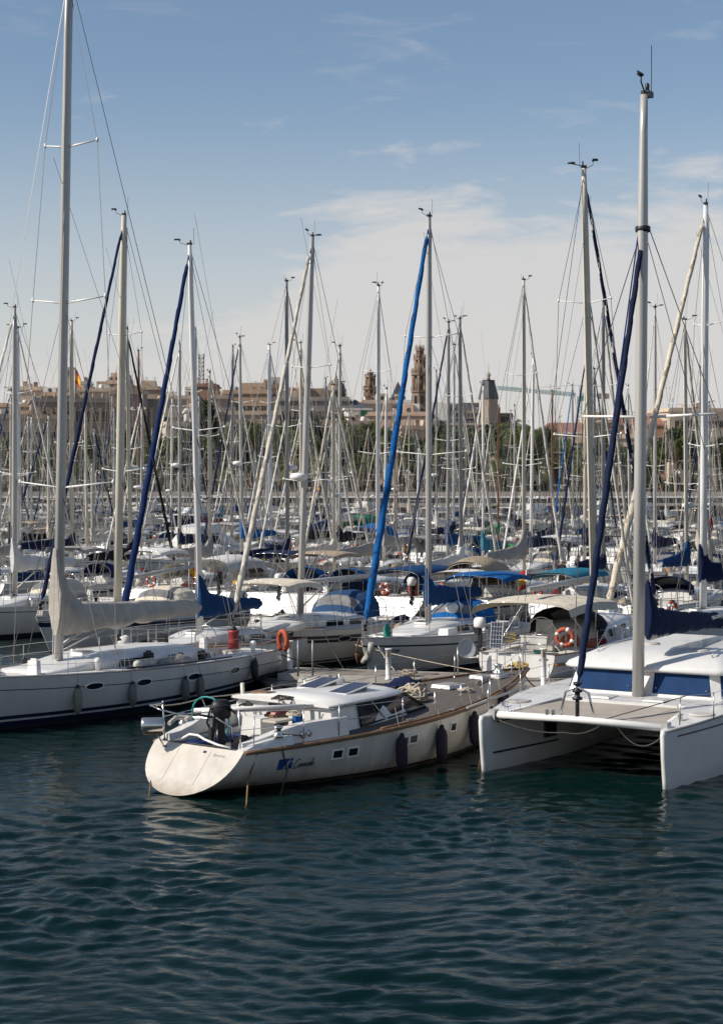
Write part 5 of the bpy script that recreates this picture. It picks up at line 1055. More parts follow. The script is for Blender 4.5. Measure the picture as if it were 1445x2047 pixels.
# gunwale-level side decks are teak; white cap at the stern corners
for sd in (-1, 1): MB().loft([[Vector((x, sd * (hC.b(x / 12.9) - .0), z0)), Vector((x, sd * (hC.b(x / 12.9) - .06), z0 + hh)), Vector((x, sd * (hC.b(x / 12.9) - .2), z0 + hh)), Vector((x, sd * (hC.b(x / 12.9) - .24), z0))] for x, z0, hh in ((.0, hC.sheer(0) - .01, .03), (.35, hC.sheer(.03) - .01, .12), (.9, hC.sheer(.07) - .01, .2), (1.3, hC.sheer(.1) - .01, .22))], 0, True, True, False).build('quarter_cap', GELW, C_)
# portlights, lettering, emblem
for px, z, a, b in ((675, .66, .135, .085), (706, .66, .135, .085), (808, .72, .13, .085), (826, .73, .13, .085), (905, .82, .12, .085), (980, .98, .12, .09)):
    x = find_x(C_, px, lambda x: hC.at(x, z, -1), .5, 12.5); oval_port(C_, hC, x, z, a, b, -1, WHITEP, True)
xl = find_x(C_, 570, lambda x: hC.at(x, .6, -1), .3, 6); xt = find_x(C_, 607, lambda x: hC.at(x, .6, -1), .3, 6)
LOGO = mat('emblem_blue', (.012, .045, .19), .4); zl = .60
mb = MB(); k = 8
for i in range(k):
    q = []
    for xx, zz in ((i, -.115), (i + 1, -.115), (i + 1, .115), (i, .115)):
        p, u, v, n = hC.frame(xl - .19 + .38 * xx / k, zl + zz, -1); q.append(p + n * .018)
    mb.add(q, [(0, 1, 2, 3)], 0, True)
em = mb.build('emblem', LOGO, C_)
def ribbon(pts, w, m, par, name='emblem_arc'):
    mb = MB(); L_, R_ = [], []
    for i, (x, z, ww) in enumerate(pts):
        x2, z2 = pts[min(i + 1, len(pts) - 1)][:2]; x1_, z1_ = pts[max(i - 1, 0)][:2]; d = Vector((x2 - x1_, z2 - z1_)).normalized(); nn = Vector((-d.y, d.x)) * w * ww
        for lst, sg in ((L_, 1), (R_, -1)):
            p, u, v, n = hC.frame(x + nn.x * sg, z + nn.y * sg, -1); lst.append(p + n * .026)
    for i in range(len(pts) - 1): mb.add([R_[i], R_[i + 1], L_[i + 1], L_[i]], [(0, 1, 2, 3)])
    mb.build(name, m, par)
ribbon([(xl - .02 + .14 * (i / 9) ** 1.8, zl - .112 + .22 * i / 9, 1 - .6 * i / 9) for i in range(10)], .012, WHITEP, em)
ribbon([(xl + .13 - .07 * math.cos(a) + .04 * (a / 3), zl - .02 + .075 * math.sin(a), 1) for a in [R(-60 + i * 24) for i in range(10)]], .006, WHITEP, em)
INK = mat('ink_blue', (.02, .022, .035), .5)
# script name drawn stroke by stroke
def script(par, x0, z0, s, m):
    def arc(cx, cy, rx, ry, a, b, n=10): return [(cx + rx * math.cos(R(lerp(a, b, i / n))), cy + ry * math.sin(R(lerp(a, b, i / n)))) for i in range(n + 1)]
    O_ = arc(.2, .25, .19, .25, 60, 400, 12); S_ = []
    def small_a(x): S_.append([(x + p[0], p[1]) for p in O_] ); S_.append([(x + .40, .5), (x + .38, .15), (x + .42, .02), (x + .52, .06)])
    S_.append(arc(.55, .55, .5, .75, 55, 325, 18)); x = 1.0; small_a(x); x += .56; S_.append([(x, .02), (x + .06, .5), (x + .2, .42), (x + .3, .5)]); x += .36; small_a(x); x += .56
    S_.append([(x + p[0], p[1]) for p in arc(.2, .25, .2, .25, 50, 320, 10)]); x += .42; S_.append([(x + p[0], p[1]) for p in arc(.2, .25, .2, .25, 0, 360, 12)]); x += .42; S_.append([(x + .02, .1), (x + .12, .9), (x + .2, 1.25), (x + .14, 1.3), (x + .06, .6), (x + .08, .05), (x + .2, .05)]); x += .24; small_a(x)
    for st in S_:
        ribbon([(x0 + (px_ + .3 * py_) * s, z0 + py_ * s, 1) for px_, py_ in st], .0095, m, par, 'lettering')
nm = MB(); p, u, v, n = hC.frame(xt, zl, -1); nm = empty('name_lettering'); nm.parent = C_
script(nm, find_x(C_, 587, lambda x: hC.at(x, .6, -1), .3, 6), zl - .10, .135, INK)
hull_text(C_, hC, 'barcelona', find_x(C_, 627, lambda x: hC.at(x, .6, -1), .3, 6), zl - .17, .05, mat('faint_ink', (.30, .29, .30), .5), -1, .3)
# home port on the transom
me = text_mesh('Barcelona', .085, .35); ya = hC.b(0)
tn = (hC.pt(0, .3, 1) - hC.pt(0, .8, 1)); tn = Vector((tn.x, 0, tn.z)).normalized(); nrm = Vector((-tn.z * -1, 0, tn.x * -1)); nrm = Vector((tn.z, 0, -tn.x)); nrm = nrm if nrm.x < 0 else -nrm
for vtx in me.vertices:
    z = .84 + vtx.co.y * .9; u_ = (hC.sheer(0) - z) / (hC.sheer(0) - hC.zb(0)); vtx.co = Vector((-hC.rk * u_, -(.72 + vtx.co.x), z)) + nrm * .01
me.materials.clear(); me.materials.append(mat('faint_ink', (.30, .29, .30), .5)); link('lettering', me, C_)
for y, w in ((.95, .09), (-.28, .07)): MB().obox(Vector((-hC.rk * .1, y, hC.sheer(0) - .1)) + nrm * .012, (0, 1, 0), tn, nrm, w, .05, .02).build('transom_vent', BLKP, C_)
# stern gear
MB().tube([(.05, -.9, 1.0), (.02, -.55, 1.04), (-.02, -.2, 1.13), (-.02, .0, 1.2), (-.02, .25, 1.2), (.0, .5, 1.08), (.05, .8, 1.0)], .028, 6).build('stern_rail', WHITEP, C_)
CUSH = mat('blue_cushion', (.012, .045, .20), .85, var=.2, scale=4, bump=.2, bscale=8)
for y in (-.78, .78): MB().box((1.35, y, .86), (2.3, .42, .1), 0, 0, .95).build('cushion', CUSH, C_)
MB().box((.42, 0, .80), (.5, 1.1, .1), 0, 0, .95).build('cushion', CUSH, C_); MB().box((2.2, -.95, 1.32), (.34, .1, .34), 0, .1, .95).build('back_cushion', BRIGHT, C_)
o = link('wheel', wheel_mesh(.52, TEALP), C_, (1.2, .80, 1.36)); o.rotation_euler = (0, -.25, .1); MB().box((1.45, .78, .92), (.22, .3, .8), 0, 0, .75).build('steering_pedestal', GELW, C_)
MB().box((2.3, .35, 1.1), (.5, .62, .45), 0, 0, .9).build('companion_box', GELW, C_); MB().box((2.74, .1, 1.2), (.04, 1.3, .62)).build('companion_bulkhead', GELW, house)
MB().box((2.72, .1, 1.28), (.02, .6, .62)).build('companion_door', TINT, house)
for x, y, z, r, nm_ in ((.95, -1.46, 1.18, .11, 'winch'), (1.0, 1.46, 1.18, .11, 'winch')):
    MB().lathe([(r * 1.1, 0), (r, .06), (r * .7, .09), (r * .66, .17), (r, .2), (r, .24), (r * .35, .27)], 14, (x, y, z)).build('winch', STEEL, C_)
for x, y in ((1.9, -1.53), (1.7, -1.52)): MB().lathe([(.09, 0), (.09, .03), (.05, .05)], 10, (0, 0, 0), axis='y').build('coaming_vent', STEEL, C_, (x, y - .0, 1.16), (0, 0, 3.14))
guard(C_, hC, .36, .93, 7, .62, (-1, 1), True)
for y in (1.15, -1.15): MB().tube([(.1, y, .95), (.05, y, 1.85)], .02, 6).build('stern_post', STEEL, C_)
MB().tube([(.05, 1.15, 1.8), (-.3, 1.2, 1.78), (-.38, .75, 1.72), (.0, .55, 1.6), (.3, .4, 1.62)], .018, 6).build('stern_frame', STEEL, C_)
MB().tube([(.1, 1.0, 1.35), (.5, 1.2, 1.42), (.9, 1.1, 1.40), (.55, .95, 1.38)], .05, 6).build('seat_rail', CREAM, C_)
# BBQ, outboard, spars lashed above the cockpit
o = empty('barbecue', world(C_, (-.42, .98, 1.38)), .12); tag(o, 'round steel barbecue on the stern rail of the foreground yacht', 'barbecue'); MB().lathe([(.02, -.26), (.15, -.25), (.165, -.2), (.165, .2), (.15, .25), (.02, .26)], 16, axis='x').build('drum', STEEL, o); MB().box((0, 0, -.19), (.42, .16, .03)).build('tray', TEAKR, o); MB().tube([(.1, 0, -.2), (.25, .05, -.5)], .02, 5).build('bracket', STEEL, o)
o = empty('outboard_motor', world(C_, (.42, -.28, 1.55)), yaw(C_) + 2.5); tag(o, 'black outboard motor hung in the cockpit of the foreground yacht', 'outboard'); link('engine', outboard_mesh(), o, scale=(.95, .95, 1.0)); MB().tube([(.1, .1, -.1), (.2, .25, -.5), (.05, .2, -.75)], .02, 5).build('cable', BLKP, o); MB().tube([(-.3, .1, .1), (-.1, .2, .3), (.25, .1, .25), (.3, -.1, -.1), (.1, -.2, -.5)], .025, 5).build('fuel_hose', BLKP, o); MB().tube([(-.25, 0, -.9), (-.2, .1, -.2), (.25, .12, .12)], .03, 5).build('stand', STEEL, o); MB().box((.22, .1, -.35), (.13, .15, .34), 0, .3, .8).build('gear_case', BLKP, o); MB().tube([(0, -.12, -.1), (-.15, -.2, -.5), (0, -.15, -.8)], .025, 5).build('bracket', BLKP, o)
o = empty('lashed_spar', world(C_, (1.7, -.3, 1.62)), yaw(C_)); tag(o, 'white spars lashed lengthwise over the cockpit of the foreground yacht', 'spar')
for y0, y1, z1, r in ((.85, -.75, .0, .055), (.7, -.7, -.08, .035), (.6, -.95, .04, .03)): MB().tube([(-1.2 + y1 * .1, y0, .02), (1.3, y1, z1)], r, 8).build('spar', ALUW if r > .05 else ALU, o)
rope_heap(world(C_, (2.55, -.2, 1.70)), 3, .3, 'black tangle of cable on the spars of the foreground yacht', ROPED, .12, 'cable_tangle', .02, 3)
o = MB().box((0, 0, .03), (.55, .34, .06)).box((0, 0, .08), (.5, .3, .05), 1, 0, .9).build('red_tray', [TEAKR, REDP], None, world(C_, (2.1, -.42, 1.43)), (0, 0, yaw(C_) + .1)); tag(o, 'tray of red netting in the cockpit of the foreground yacht', 'tray')
o = MB().box((0, 0, .02), (.6, .4, .05)).build('cockpit_table', CREAM, None, world(C_, (1.75, -.75, 1.38)), (0, 0, yaw(C_))); tag(o, 'small cream table leaf in the cockpit of the foreground yacht', 'table')
# roof: two solar panels on feet
for i, (x, y, rz, tl) in enumerate(((4.9, .72, .05, .32), (4.55, -.52, .05, .30))):
    o = empty('solar_panel', world(C_, (x, y, Z1 + .14)), yaw(C_) + rz); o.rotation_euler.x = 0; o.rotation_euler.y = -tl * .45; tag(o, 'tilted solar panel on the deckhouse roof, %s' % ('farther from the camera' if i == 0 else 'nearer the camera'), 'solar panel', 'roof solar panels')
    MB().box((0, 0, .0), (1.05, .56, .03)).build('frame', ALUW, o); MB().box((0, 0, .018), (.99, .5, .008)).build('cells', SOLAR, o)
    for sx in (-.4, .4): MB().box((sx, 0, -.07), (.04, .4, .12)).build('foot', ALU, o)
MB().box((3.1, .9, Z1 + .06), (.3, .5, .08)).build('roof_vent', TEAKR, house)
# seams on the transom, coiled sheets and a dark bag in the cockpit
for y_ in (-.45, .5): MB().tube([Vector((-hC.rk * ((hC.sheer(0) - z) / (hC.sheer(0) - hC.zb(0))), y_, z)) + nrm * .004 for z in (.9, .6, .25)], .003, 4).build('transom_seam', CREAM, C_)
for i, (x_, y_, z_, m_) in enumerate(((.7, -1.0, 1.0, ROPED), (1.9, -1.1, 1.48, ROPE), (1.5, .2, .85, ROPED), (2.5, .9, 1.45, ROPED))): rope_heap(world(C_, (x_, y_, z_)), 3, .2, '%s sheet coil in the cockpit of the foreground yacht, %s' % ('pale' if m_ is ROPE else 'dark', ('by the quarter', 'on the coaming', 'on the sole', 'beside the deckhouse')[i]), m_, .14, 'sheet_coil', .017, 50 + i)
o = MB().loft([[Vector((x, y * w, z * w)) for y, z in ((-.2, 0), (-.16, .2), (0, .28), (.16, .18), (.2, 0))] for x, w in ((-.3, .5), (-.1, 1), (.15, .9), (.3, .5))], 0).build('dark_bag', BLKC, None, world(C_, (.75, -.6, .9)), (0, 0, 1.0)); tag(o, 'black bag beside the outboard in the foreground cockpit', 'bag')
for pts_ in ([(.05, -1.15, 1.8), (2.9, -1.62, 1.62), (4.64, -2.0, 1.66)], [(.05, -1.15, 1.4), (2.9, -1.6, 1.35), (4.64, -2.0, 1.36)], [(.05, 1.15, 1.5), (2.9, 1.6, 1.55), (4.64, 2.0, 1.66)]): MB().tube(pts_, .008, 4).build('guard_wire', STEEL, C_)
for x_, y_ in ((.3, -1.35), (1.6, -1.62), (2.7, -1.72)): MB().tube([(x_, y_, hC.dz(x_, y_)), (x_ + .02, y_, hC.dz(x_, y_) + .72)], .014, 5).build('stanchion', STEEL, C_)
MB().tube([(2.6, -1.35, 1.5), (2.2, -1.5, 1.2), (1.6, -1.55, 1.15), (1.0, -1.45, 1.25)], .012, 4).build('jib_sheet', ROPED, C_)
# foredeck gear
rope_heap(world(C_, (7.1, -.35, dz(7.1, .4))), 9, .5, 'cream rope heap nearer the windscreen of the foreground yacht', ROPE, .42, rr=.03, seed=4); rope_heap(world(C_, (7.9, .1, dz(7.9, .1))), 8, .42, 'cream rope heap farther forward on the foreground yacht', ROPE, .34, rr=.03, seed=9)
rope_heap(world(C_, (8.9, -.75, dz(8.9, .7))), 3, .22, 'small pale rope coil beside the deck hatch', ROPE, .1, rr=.022, seed=12)
tb = MB(); rgx = random.Random(8); gx = []
for i in range(9):
    for j in range(6): gx.append((i * .2 - .8 + rgx.uniform(-.06, .06), j * .15 - .4 + rgx.uniform(-.05, .05), max(0, .20 - .4 * math.hypot((i - 4) * .2, (j - 2.5) * .18)) + rgx.uniform(0, .2)))
tb.add(gx, [(i * 6 + j, (i + 1) * 6 + j, (i + 1) * 6 + j + 1, i * 6 + j + 1) for i in range(8) for j in range(5)], 0, True); o = tb.build('tarpaulin', NAVYC, None, world(C_, (8.6, 1.1, dz(8.6, 1.1) + .03)), (0, 0, yaw(C_) + .4)); tag(o, 'crumpled navy tarpaulin on the foredeck of the foreground yacht', 'tarpaulin')
for x, y, sx, sy in ((9.3, .05, .75, .6), (10.9, .15, .5, .42), (11.2, -.25, .42, .3)): MB().box((x, y, dz(x, y) + .035), (sx, sy, .09), 0, 0, .94).box((x, y, dz(x, y) + .085), (sx * .8, sy * .78, .014), 1).build('deck_hatch', [WHITEP, CLEAR], C_)
for x, y in ((5.0, -1.95), (6.6, -2.0), (8.4, -1.6)): MB().tube([(x - .14, y, dz(x, y) + .06), (x + .14, y, dz(x, y) + .06)], .022, 6).box((x, y, dz(x, y) + .02), (.1, .06, .08)).build('cleat', STEEL, C_)
MB().tube([(9.9, -.4, dz(9.9, .4) + .05), (10.9, -.15, dz(10.9, .1) + .05)], .035, 5).build('anchor_chain', ALUD, C_); MB().lathe([(.16, 0), (.16, .1), (.09, .14), (.09, .24), (.14, .28), (0, .32)], 12, (11.5, 0, dz(11.5, 0))).build('windlass', STEEL, C_)
pulpit(C_, hC, 'bow', .7)
rope_heap(world(C_, (12.5, 0, dz(12.5, 0) + .03)), 3, .34, 'coil of yellow rope on the bow of the foreground yacht', ROPEY, .2, rr=.025, seed=21)
for i, (px, zt, ln) in enumerate(((795, .86, .60), (874, .88, .62), (938, 1.02, .58), (990, 1.38, .34))):
    x = find_x(C_, px, lambda x: hC.at(x, .7, -1), 2, 12.5); fender(C_, hC, x, zt, 'dark purple fender on the foreground yacht, %s from the stern' % ORD[i], PURP, -1, ln, .135)
# mooring lines from the stern
pS = world(C_, (.35, -1.42, .97)); line([pS, G(496, 1560, .35), G(492, 1622, -.1)], .022, ROPEBR, 'weedy brown stern line hanging into the water from the foreground yacht', 0, 8)
line([world(C_, (.9, -1.62, 1.02)), world(C_, (1.15, -1.55, .45)), G(557, 1600, -.1)], .016, ROPED, 'dark thin line hanging down the side of the foreground yacht', 0.02, 8)
line([world(C_, (-.15, 1.25, .55)), G(298, 1598, -.08)], .016, ROPEBR, 'thin brown line below the left corner of the transom', 0, 6); line([world(C_, (-.75, .3, .1)), G(337, 1585, -.08)], .014, ROPED, 'short dark line below the middle of the transom', 0, 4)
line([world(C_, (-.1, 1.2, 1.75)), world(C_, (1.6, 1.4, 1.75)), world(C_, (4.6, 1.75, 1.72)), G(640, 1352, .6)], .014, ROPE, 'long pale line from the stern post of the foreground yacht to the pontoon', .05, 8)
MB().tube([(3.0, 1.45, 1.2), (2.95, 1.45, 1.95)], .05, 6).build('flag_stub', CREAM, C_)

# --- catamaran
K = empty('catamaran', (4.66, 38.1, 0), math.atan2(-.86, -.51)); tag(K, 'white sailing catamaran with blue window covers at the right', 'catamaran')
def cat_hull(yc):
    mb = MB(); n = 30; lv = [0, .08, .2, .4, .6, .8, 1.0]; rowsz = []
    for sd in (-1, 1):
        o = len(mb.v)
        for i in range(n + 1):
            u = i / n; x = -11.5 * u; b = .72 * min(1, .07 + 1.25 * sst(0, .75, u ** .62)); b = b if u < .8 else b * lerp(1, .8, (u - .8) / .2); sh = 1.30 + .16 * sst(0, .35, u)
            for t in lv:
                z = lerp(sh, -.35, t); xx = x - .16 * t * (1 - u) ** 4; y = b * (1 - .30 * max(0, t - .25) ** 1.4); y = y * (.55 if t > .95 else 1); mb.v.append((xx, yc + sd * y, z))
        m = len(lv)
        for i in range(n):
            for k in range(m - 1):
                q = [o + i * m + k, o + i * m + k + 1, o + (i + 1) * m + k + 1, o + (i + 1) * m + k]
                if sd < 0: q.reverse()
                mb.f.append(q); mb.m.append(1 if lv[k] >= .75 else 0); mb.s.append(True)
    m = len(lv); O2 = (n + 1) * m
    for k in range(m - 1): mb.add([mb.v[k], mb.v[k + 1], mb.v[O2 + k + 1], mb.v[O2 + k]], [(3, 2, 1, 0)], 0); mb.add([mb.v[n * m + k], mb.v[n * m + k + 1], mb.v[O2 + n * m + k + 1], mb.v[O2 + n * m + k]], [(0, 1, 2, 3)], 0)
    for i in range(n): mb.add([mb.v[i * m], mb.v[(i + 1) * m], mb.v[O2 + (i + 1) * m], mb.v[O2 + i * m]], [(0, 1, 2, 3)], 0)
    return mb
BOOTK = mat('cat_boot_top', (.34, .33, .31), .5, var=.25, scale=3)
for yc in (-2.2, 2.2):
    hk = cat_hull(yc).build('hull', [GELW, BOOTK], K)
    sdn = 1 if yc < 0 else -1
    MB().tube([(-.02, yc, 1.29), (.03, yc, 1.2), (-.02, yc, .7), (-.1, yc, .2), (-.16, yc, -.2)], .062, 10).build('stem_cap', GELW, hk)
    MB().tube([(-11.4 * i / 20, yc - sdn * (.72 * min(1, .07 + 1.25 * sst(0, .75, (i / 20) ** .62)) + .004), 1.27 + .16 * sst(0, .35, i / 20)) for i in range(21)], .022, 5).build('rub_strip', BOOTK, hk)
    MB().tube([(-11.4 * i / 20, yc + sdn * (.72 * min(1, .07 + 1.25 * sst(0, .75, (i / 20) ** .62)) + .002), 1.26 + .16 * sst(0, .35, i / 20)) for i in range(21)], .014, 5).build('deck_joint', BOOTK, hk)
    for px_ in (-1.2, -3.3, -5.2): MB().box((px_, yc, 1.395 + .08 * sst(0, 4, -px_)), (.012, 1.0 * min(1, .07 + 1.25 * sst(0, .75, (-px_ / 11.5) ** .62)), .006)).build('deck_seam', BOOTK, hk)
    MB().tube([(-1.55, yc - .12, 1.46), (-1.25, yc - .12, 1.46)], .02, 6).box((-1.4, yc - .12, 1.42), (.1, .06, .1)).build('cleat', STEEL, hk)
    for zq, x0, x1, w, m in ((.42, -.35, -3.0, .02, NAVY),):
        MB().loft([[Vector((x, yc + sdn * (.72 * min(1, .10 + 1.25 * sst(0, .75, (-x / 11.5) ** .62)) * (1 - .3 * max(0, (1.35 - zq) / 1.7 - .25) ** 1.4) + .004), zq + dz_)) for dz_ in (-w, w)] for x in [lerp(x0, x1, i / 10) for i in range(11)]], 0, False, False).build('waterline_stripe', m, hk)
    x = -2.6; y = yc + sdn * (.72 * min(1, .10 + 1.25 * sst(0, .75, (-x / 11.5) ** .62)) * .97); w_ = MB().obox((x, y + sdn * .0, .82), (1, -sdn * .10, 0), (0, 0, 1), (0, 1, 0), .52, .56, .06).build('escape_hatch', BLKP, hk); MB().obox((x, y + sdn * .035, .86), (1, -sdn * .10, 0), (0, 0, 1), (0, 1, 0), .40, .42, .02).build('pane', GLASS, w_)
    MB().lathe([(.30, 0), (.30, .03), (.24, .045)], 18, (-2.2, yc - sdn * .1, 1.38)).build('foredeck_hatch', DECKG, hk)
    for xx_ in (-4.6, -6.6, -8.4):
        yy_ = yc + .72 * (1 if xx_ > -9 else .9) * .995; MB().obox((xx_, yy_ + .004, .98), (1, 0, 0), (0, -.08, 1), (0, 1, .08), .95, .2, .03).build('hull_window', GLASS, hk)
    MB().loft([[Vector((x, yc + .72 * min(1, .07 + 1.25 * sst(0, .75, (-x / 11.5) ** .62)) + .006, 1.12 + dz_ + .1 * sst(0, 4, -x))) for dz_ in (-.018, .018)] for x in [lerp(-.5, -9, i / 16) for i in range(17)]], 0, False, False).build('sheer_stripe', NAVY, hk)
# bridge deck, front beam, net, pod
MB().loft([[Vector((x, -1.62, z0)), Vector((x, 1.62, z0)), Vector((x, 1.62, z1)), Vector((x, -1.62, z1))] for x, z0, z1 in ((-3.1, 1.12, 1.43), (-4.2, .85, 1.455), (-11.2, .75, 1.455))], 0, True, True, False).build('bridge_deck', GELW, K)
MB().tube([(-.42, -2.2, 1.30), (-.42, 0, 1.33), (-.42, 2.2, 1.30)], .085, 12).build('crossbeam', ALUW, K)
for y in (-2.1, 2.1): MB().box((-.42, y, 1.3), (.24, .16, .24)).build('beam_bracket', ALU, K)
nb = MB(); nx, ny = 14, 20; gv = []
for i in range(nx + 1):
    for j in range(ny + 1):
        u, v = i / nx, j / ny; x = lerp(-.52, -3.12, u); hw = lerp(1.98, 1.58, u ** .8); gv.append((x, lerp(-hw, hw, v), 1.31 + .06 * u - .07 * math.sin(math.pi * u) * math.sin(math.pi * v)))
nb.add(gv, [(i * (ny + 1) + j, i * (ny + 1) + j + 1, (i + 1) * (ny + 1) + j + 1, (i + 1) * (ny + 1) + j) for i in range(nx) for j in range(ny)], 0, True); nb.build('trampoline', MESH, K)
lc_ = MB()
for s_ in (-1, 1):
    for i in range(26):
        u = i / 26; hw = lerp(1.98, 1.58, u ** .8); x = lerp(-.52, -3.12, u); lc_.tube([(x, s_ * hw, 1.32 + .06 * u), (x - .05, s_ * (hw + .09), 1.34 + .06 * u)], .008, 3)
lc_.build('lacing', WHITEP, K)
MB().tube([(-.42, -.42, 1.38), (-.40, -.28, 1.95), (-.40, 0, 2.08), (-.40, .28, 1.95), (-.42, .42, 1.38)], .03, 7).build('seagull_striker', STEEL, K)
MB().tube([(-.42, 0, 1.4), (-.42, 0, 1.92)], .05, 8).lathe([(.11, 0), (.12, .05), (.06, .08), (.06, .16), (.12, .18), (.11, .24)], 12, (-.42, 0, 1.78)).build('furling_drum', BLKP, K)
for y in (-.75, -.6): MB().box((-.44, y, 1.44), (.14, .07, .14), 0, .3).build('mooring_block', STEEL, K)
# deckhouse with blue covers and hard roof
mb = MB(); lev = [(1.44, -3.55, 2.25, 0), (1.98, -4.15, 2.02, 0)]
def plan(xf, w, z): return [Vector((xf - 1.1, -w, z)), Vector((xf - .12, -w * .94, z)), Vector((xf, -w * .84, z)), Vector((xf + .02, -w * .12, z)), Vector((xf + .02, w * .12, z)), Vector((xf, w * .84, z)), Vector((xf - .12, w * .94, z)), Vector((xf - 1.1, w, z)), Vector((-9.6, w, z)), Vector((-9.6, -w, z))]
MB().loft([plan(-4.35, 2.12, 1.42), plan(-4.6, 1.98, 2.02)], 0, True, True, False).build('deckhouse', GELW, K)
p0, p1 = plan(-4.35, 2.12, 1.46), plan(-4.6, 1.98, 2.0)
for i, (a_, b_) in enumerate(((0, 1), (2, 3), (4, 5), (6, 7), (7, 8), (9, 0))):
    q = [p0[a_].lerp(p1[a_], .1), p0[b_].lerp(p1[b_], .1), p1[b_], p1[a_]]; c = (q[0] + q[1] + q[2] + q[3]) / 4; nrm_ = (q[1] - q[0]).cross(q[3] - q[0]).normalized(); nrm_ = nrm_ if nrm_.dot(c - Vector((-7, 0, 1.7))) > 0 else -nrm_
    q = [c + (p - c) * .965 + nrm_ * .025 for p in q]; MB().add(q + [p - nrm_ * .04 for p in q], [(0, 1, 2, 3), (3, 2, 1, 0), (0, 1, 5, 4), (1, 2, 6, 5), (2, 3, 7, 6), (3, 0, 4, 7)]).build('window_cover', BLUEW, K)
    for k_ in (0, 1): MB().lathe([(.03, 0), (.03, .012)], 8, q[k_].lerp(q[3 - k_], .2).lerp(c, .12) + nrm_ * .006).build('stud', STEEL, K)
MB().loft([plan(-4.44, 2.2, 2.03), plan(-4.40, 2.24, 2.09), plan(-4.5, 2.18, 2.19), plan(-5.4, 1.75, 2.42), plan(-6.1, 1.3, 2.5)], 0, True, True, True).build('roof', GELW, K)
for s_ in (-1, 1): MB().tube([(-5.2, s_ * 1.5, 2.38), (-5.25, s_ * 1.5, 2.5), (-8.2, s_ * 1.5, 2.56), (-8.25, s_ * 1.5, 2.42)], .018, 6).build('roof_handrail', STEEL, K)
for y_ in (-.7, .7): MB().box((-3.6, y_, 1.462), (.62, .55, .03), 0, 0, .96).box((-3.6, y_, 1.482), (.5, .43, .014), 1).build('foredeck_locker', [DECKW, GELW], K)
MB().box((-3.75, 0, 1.459), (.012, 3.1, .006)).build('deck_seam', BOOTK, K)
for x, y in ((-5.9, .95), (-6.5, -.6)): MB().lathe([(.26, 0), (.25, .05), (.18, .07)], 14, (x, y, 2.48 if abs(y) < .9 else 2.44)).build('roof_hatch', DECKG, K)
MB().loft([[Vector((-4.12 - rk_, cx_ * .17 * s_, 0)) + Vector((sx_ * .25 * s_, 0, z)) for sx_, cx_ in [(math.cos(t) * .72, math.sin(t) * .85) for t in [2 * math.pi * i / 14 for i in range(14)]]] for z, s_, rk_ in ((1.44, 1, 0), (7, 1, .14), (12.5, .95, .29), (15.3, .7, .37), (16.25, .62, .40))], 0).build('mast', ALU, K)
mk = [c for c in K.children if c.name.startswith('mast')][0]
def gearK():
    m = MB(); x = -4.74; z = 16.25; m.box((x, 0, z + .06), (.35, .2, .14)); m.tube([(x + .1, 0, z), (x + .42, 0, z + .28), (x + .42, 0, z + .45)], .02, 5); m.lathe([(.05, 0), (.08, .05), (0, .1)], 6, (x + .42, 0, z + .42)); m.box((x + .55, 0, z + .46), (.25, .015, .12)); m.lathe([(.05, 0), (.06, .2), (0, .25)], 8, (x, 0, z + .1)); m.tube([(x - .15, .05, z), (x - .15, .05, z + 1.3)], .01, 4); return m
gearK().build('masthead_gear', BLKP, mk)
for s_ in (-1, 1):
    MB().tube([(-4.65, s_ * .1, 8.3), (-4.8, s_ * 1.75, 8.36)], [.045, .03], 6).build('spreader', ALUW, mk)
    MB().tube([(-6.4, s_ * 2.7, 1.5), (-4.8, s_ * 1.75, 8.36), (-4.62, s_ * .08, 13.0)], .013, 4).tube([(-6.4, s_ * 2.6, 1.5), (-4.6, s_ * .08, 12.6)], .011, 3).build('shroud', WIRE, K)
MB().lathe([(.17, 0), (.19, .03), (.19, .12), (.17, .15)], 12, (-4.44, 0, 12.85)).build('hound_fitting', BLKP, mk); MB().lathe([(.05, -.08), (.09, 0), (.05, .08)], 8, (-4.30, -.22, 7.2)).build('deck_light', BLKP, mk)
link('furled_headsail', furl_mesh((-.42, 0, 1.98), (-4.42, 0, 12.75), .085, .06), K, mats=[cloth('cat_navy_canvas', (.009, .018, .050)), BLKP, cloth('cat_navy_canvas', (.009, .018, .050))])
MB().tube([(-.50, -.05, 2.0), (-4.40, -.08, 13.0)], .02, 5).build('furling_line', mat('blue_line', (.02, .03, .12), .8), K)
o = link('boom', MB().tube([(-4.8, 0, 2.85), (-10.6, 0, 3.0)], .11, 8).mesh('boom', [ALU]), K); o = link('sail_cover', cover_mesh(5.6, 1, 1.3), K, (-4.85, 0, 2.95), (0, -.02, 0), mats=[NAVYC])
for s_ in (-1, 1): MB().tube([(-.6, s_ * 2.62 if False else s_ * 2.35, 1.36), (-.65, s_ * 2.35, 1.95)], .016, 5).build('bow_post', STEEL, K)
for s_ in (-1, 1):
    for i in range(6): x = -1.6 - i * 1.7; MB().tube([(x, s_ * 2.78, 1.4), (x, s_ * 2.78, 2.0)], .014, 5).build('stanchion', STEEL, K)
    for z in (1.72, 1.98): MB().tube([(-.65, s_ * 2.35, z), (-1.6, s_ * 2.78, z), (-10.1, s_ * 2.78, z)], .007, 3).build('lifeline', STEEL, K)
MB().tube([(-.5, -2.83, 1.40), (-4.0, -2.95, 1.52)], .035, 5).build('gangway_pole', ALU, K)
kw_ = lambda p: world(K, p)
line([kw_((-.4, -1.95, 1.18)), kw_((-.4, -.3, 1.02)), kw_((-.4, .6, 1.26))], .016, ROPED, 'dark rope slung under the front beam of the catamaran', .1, 8)
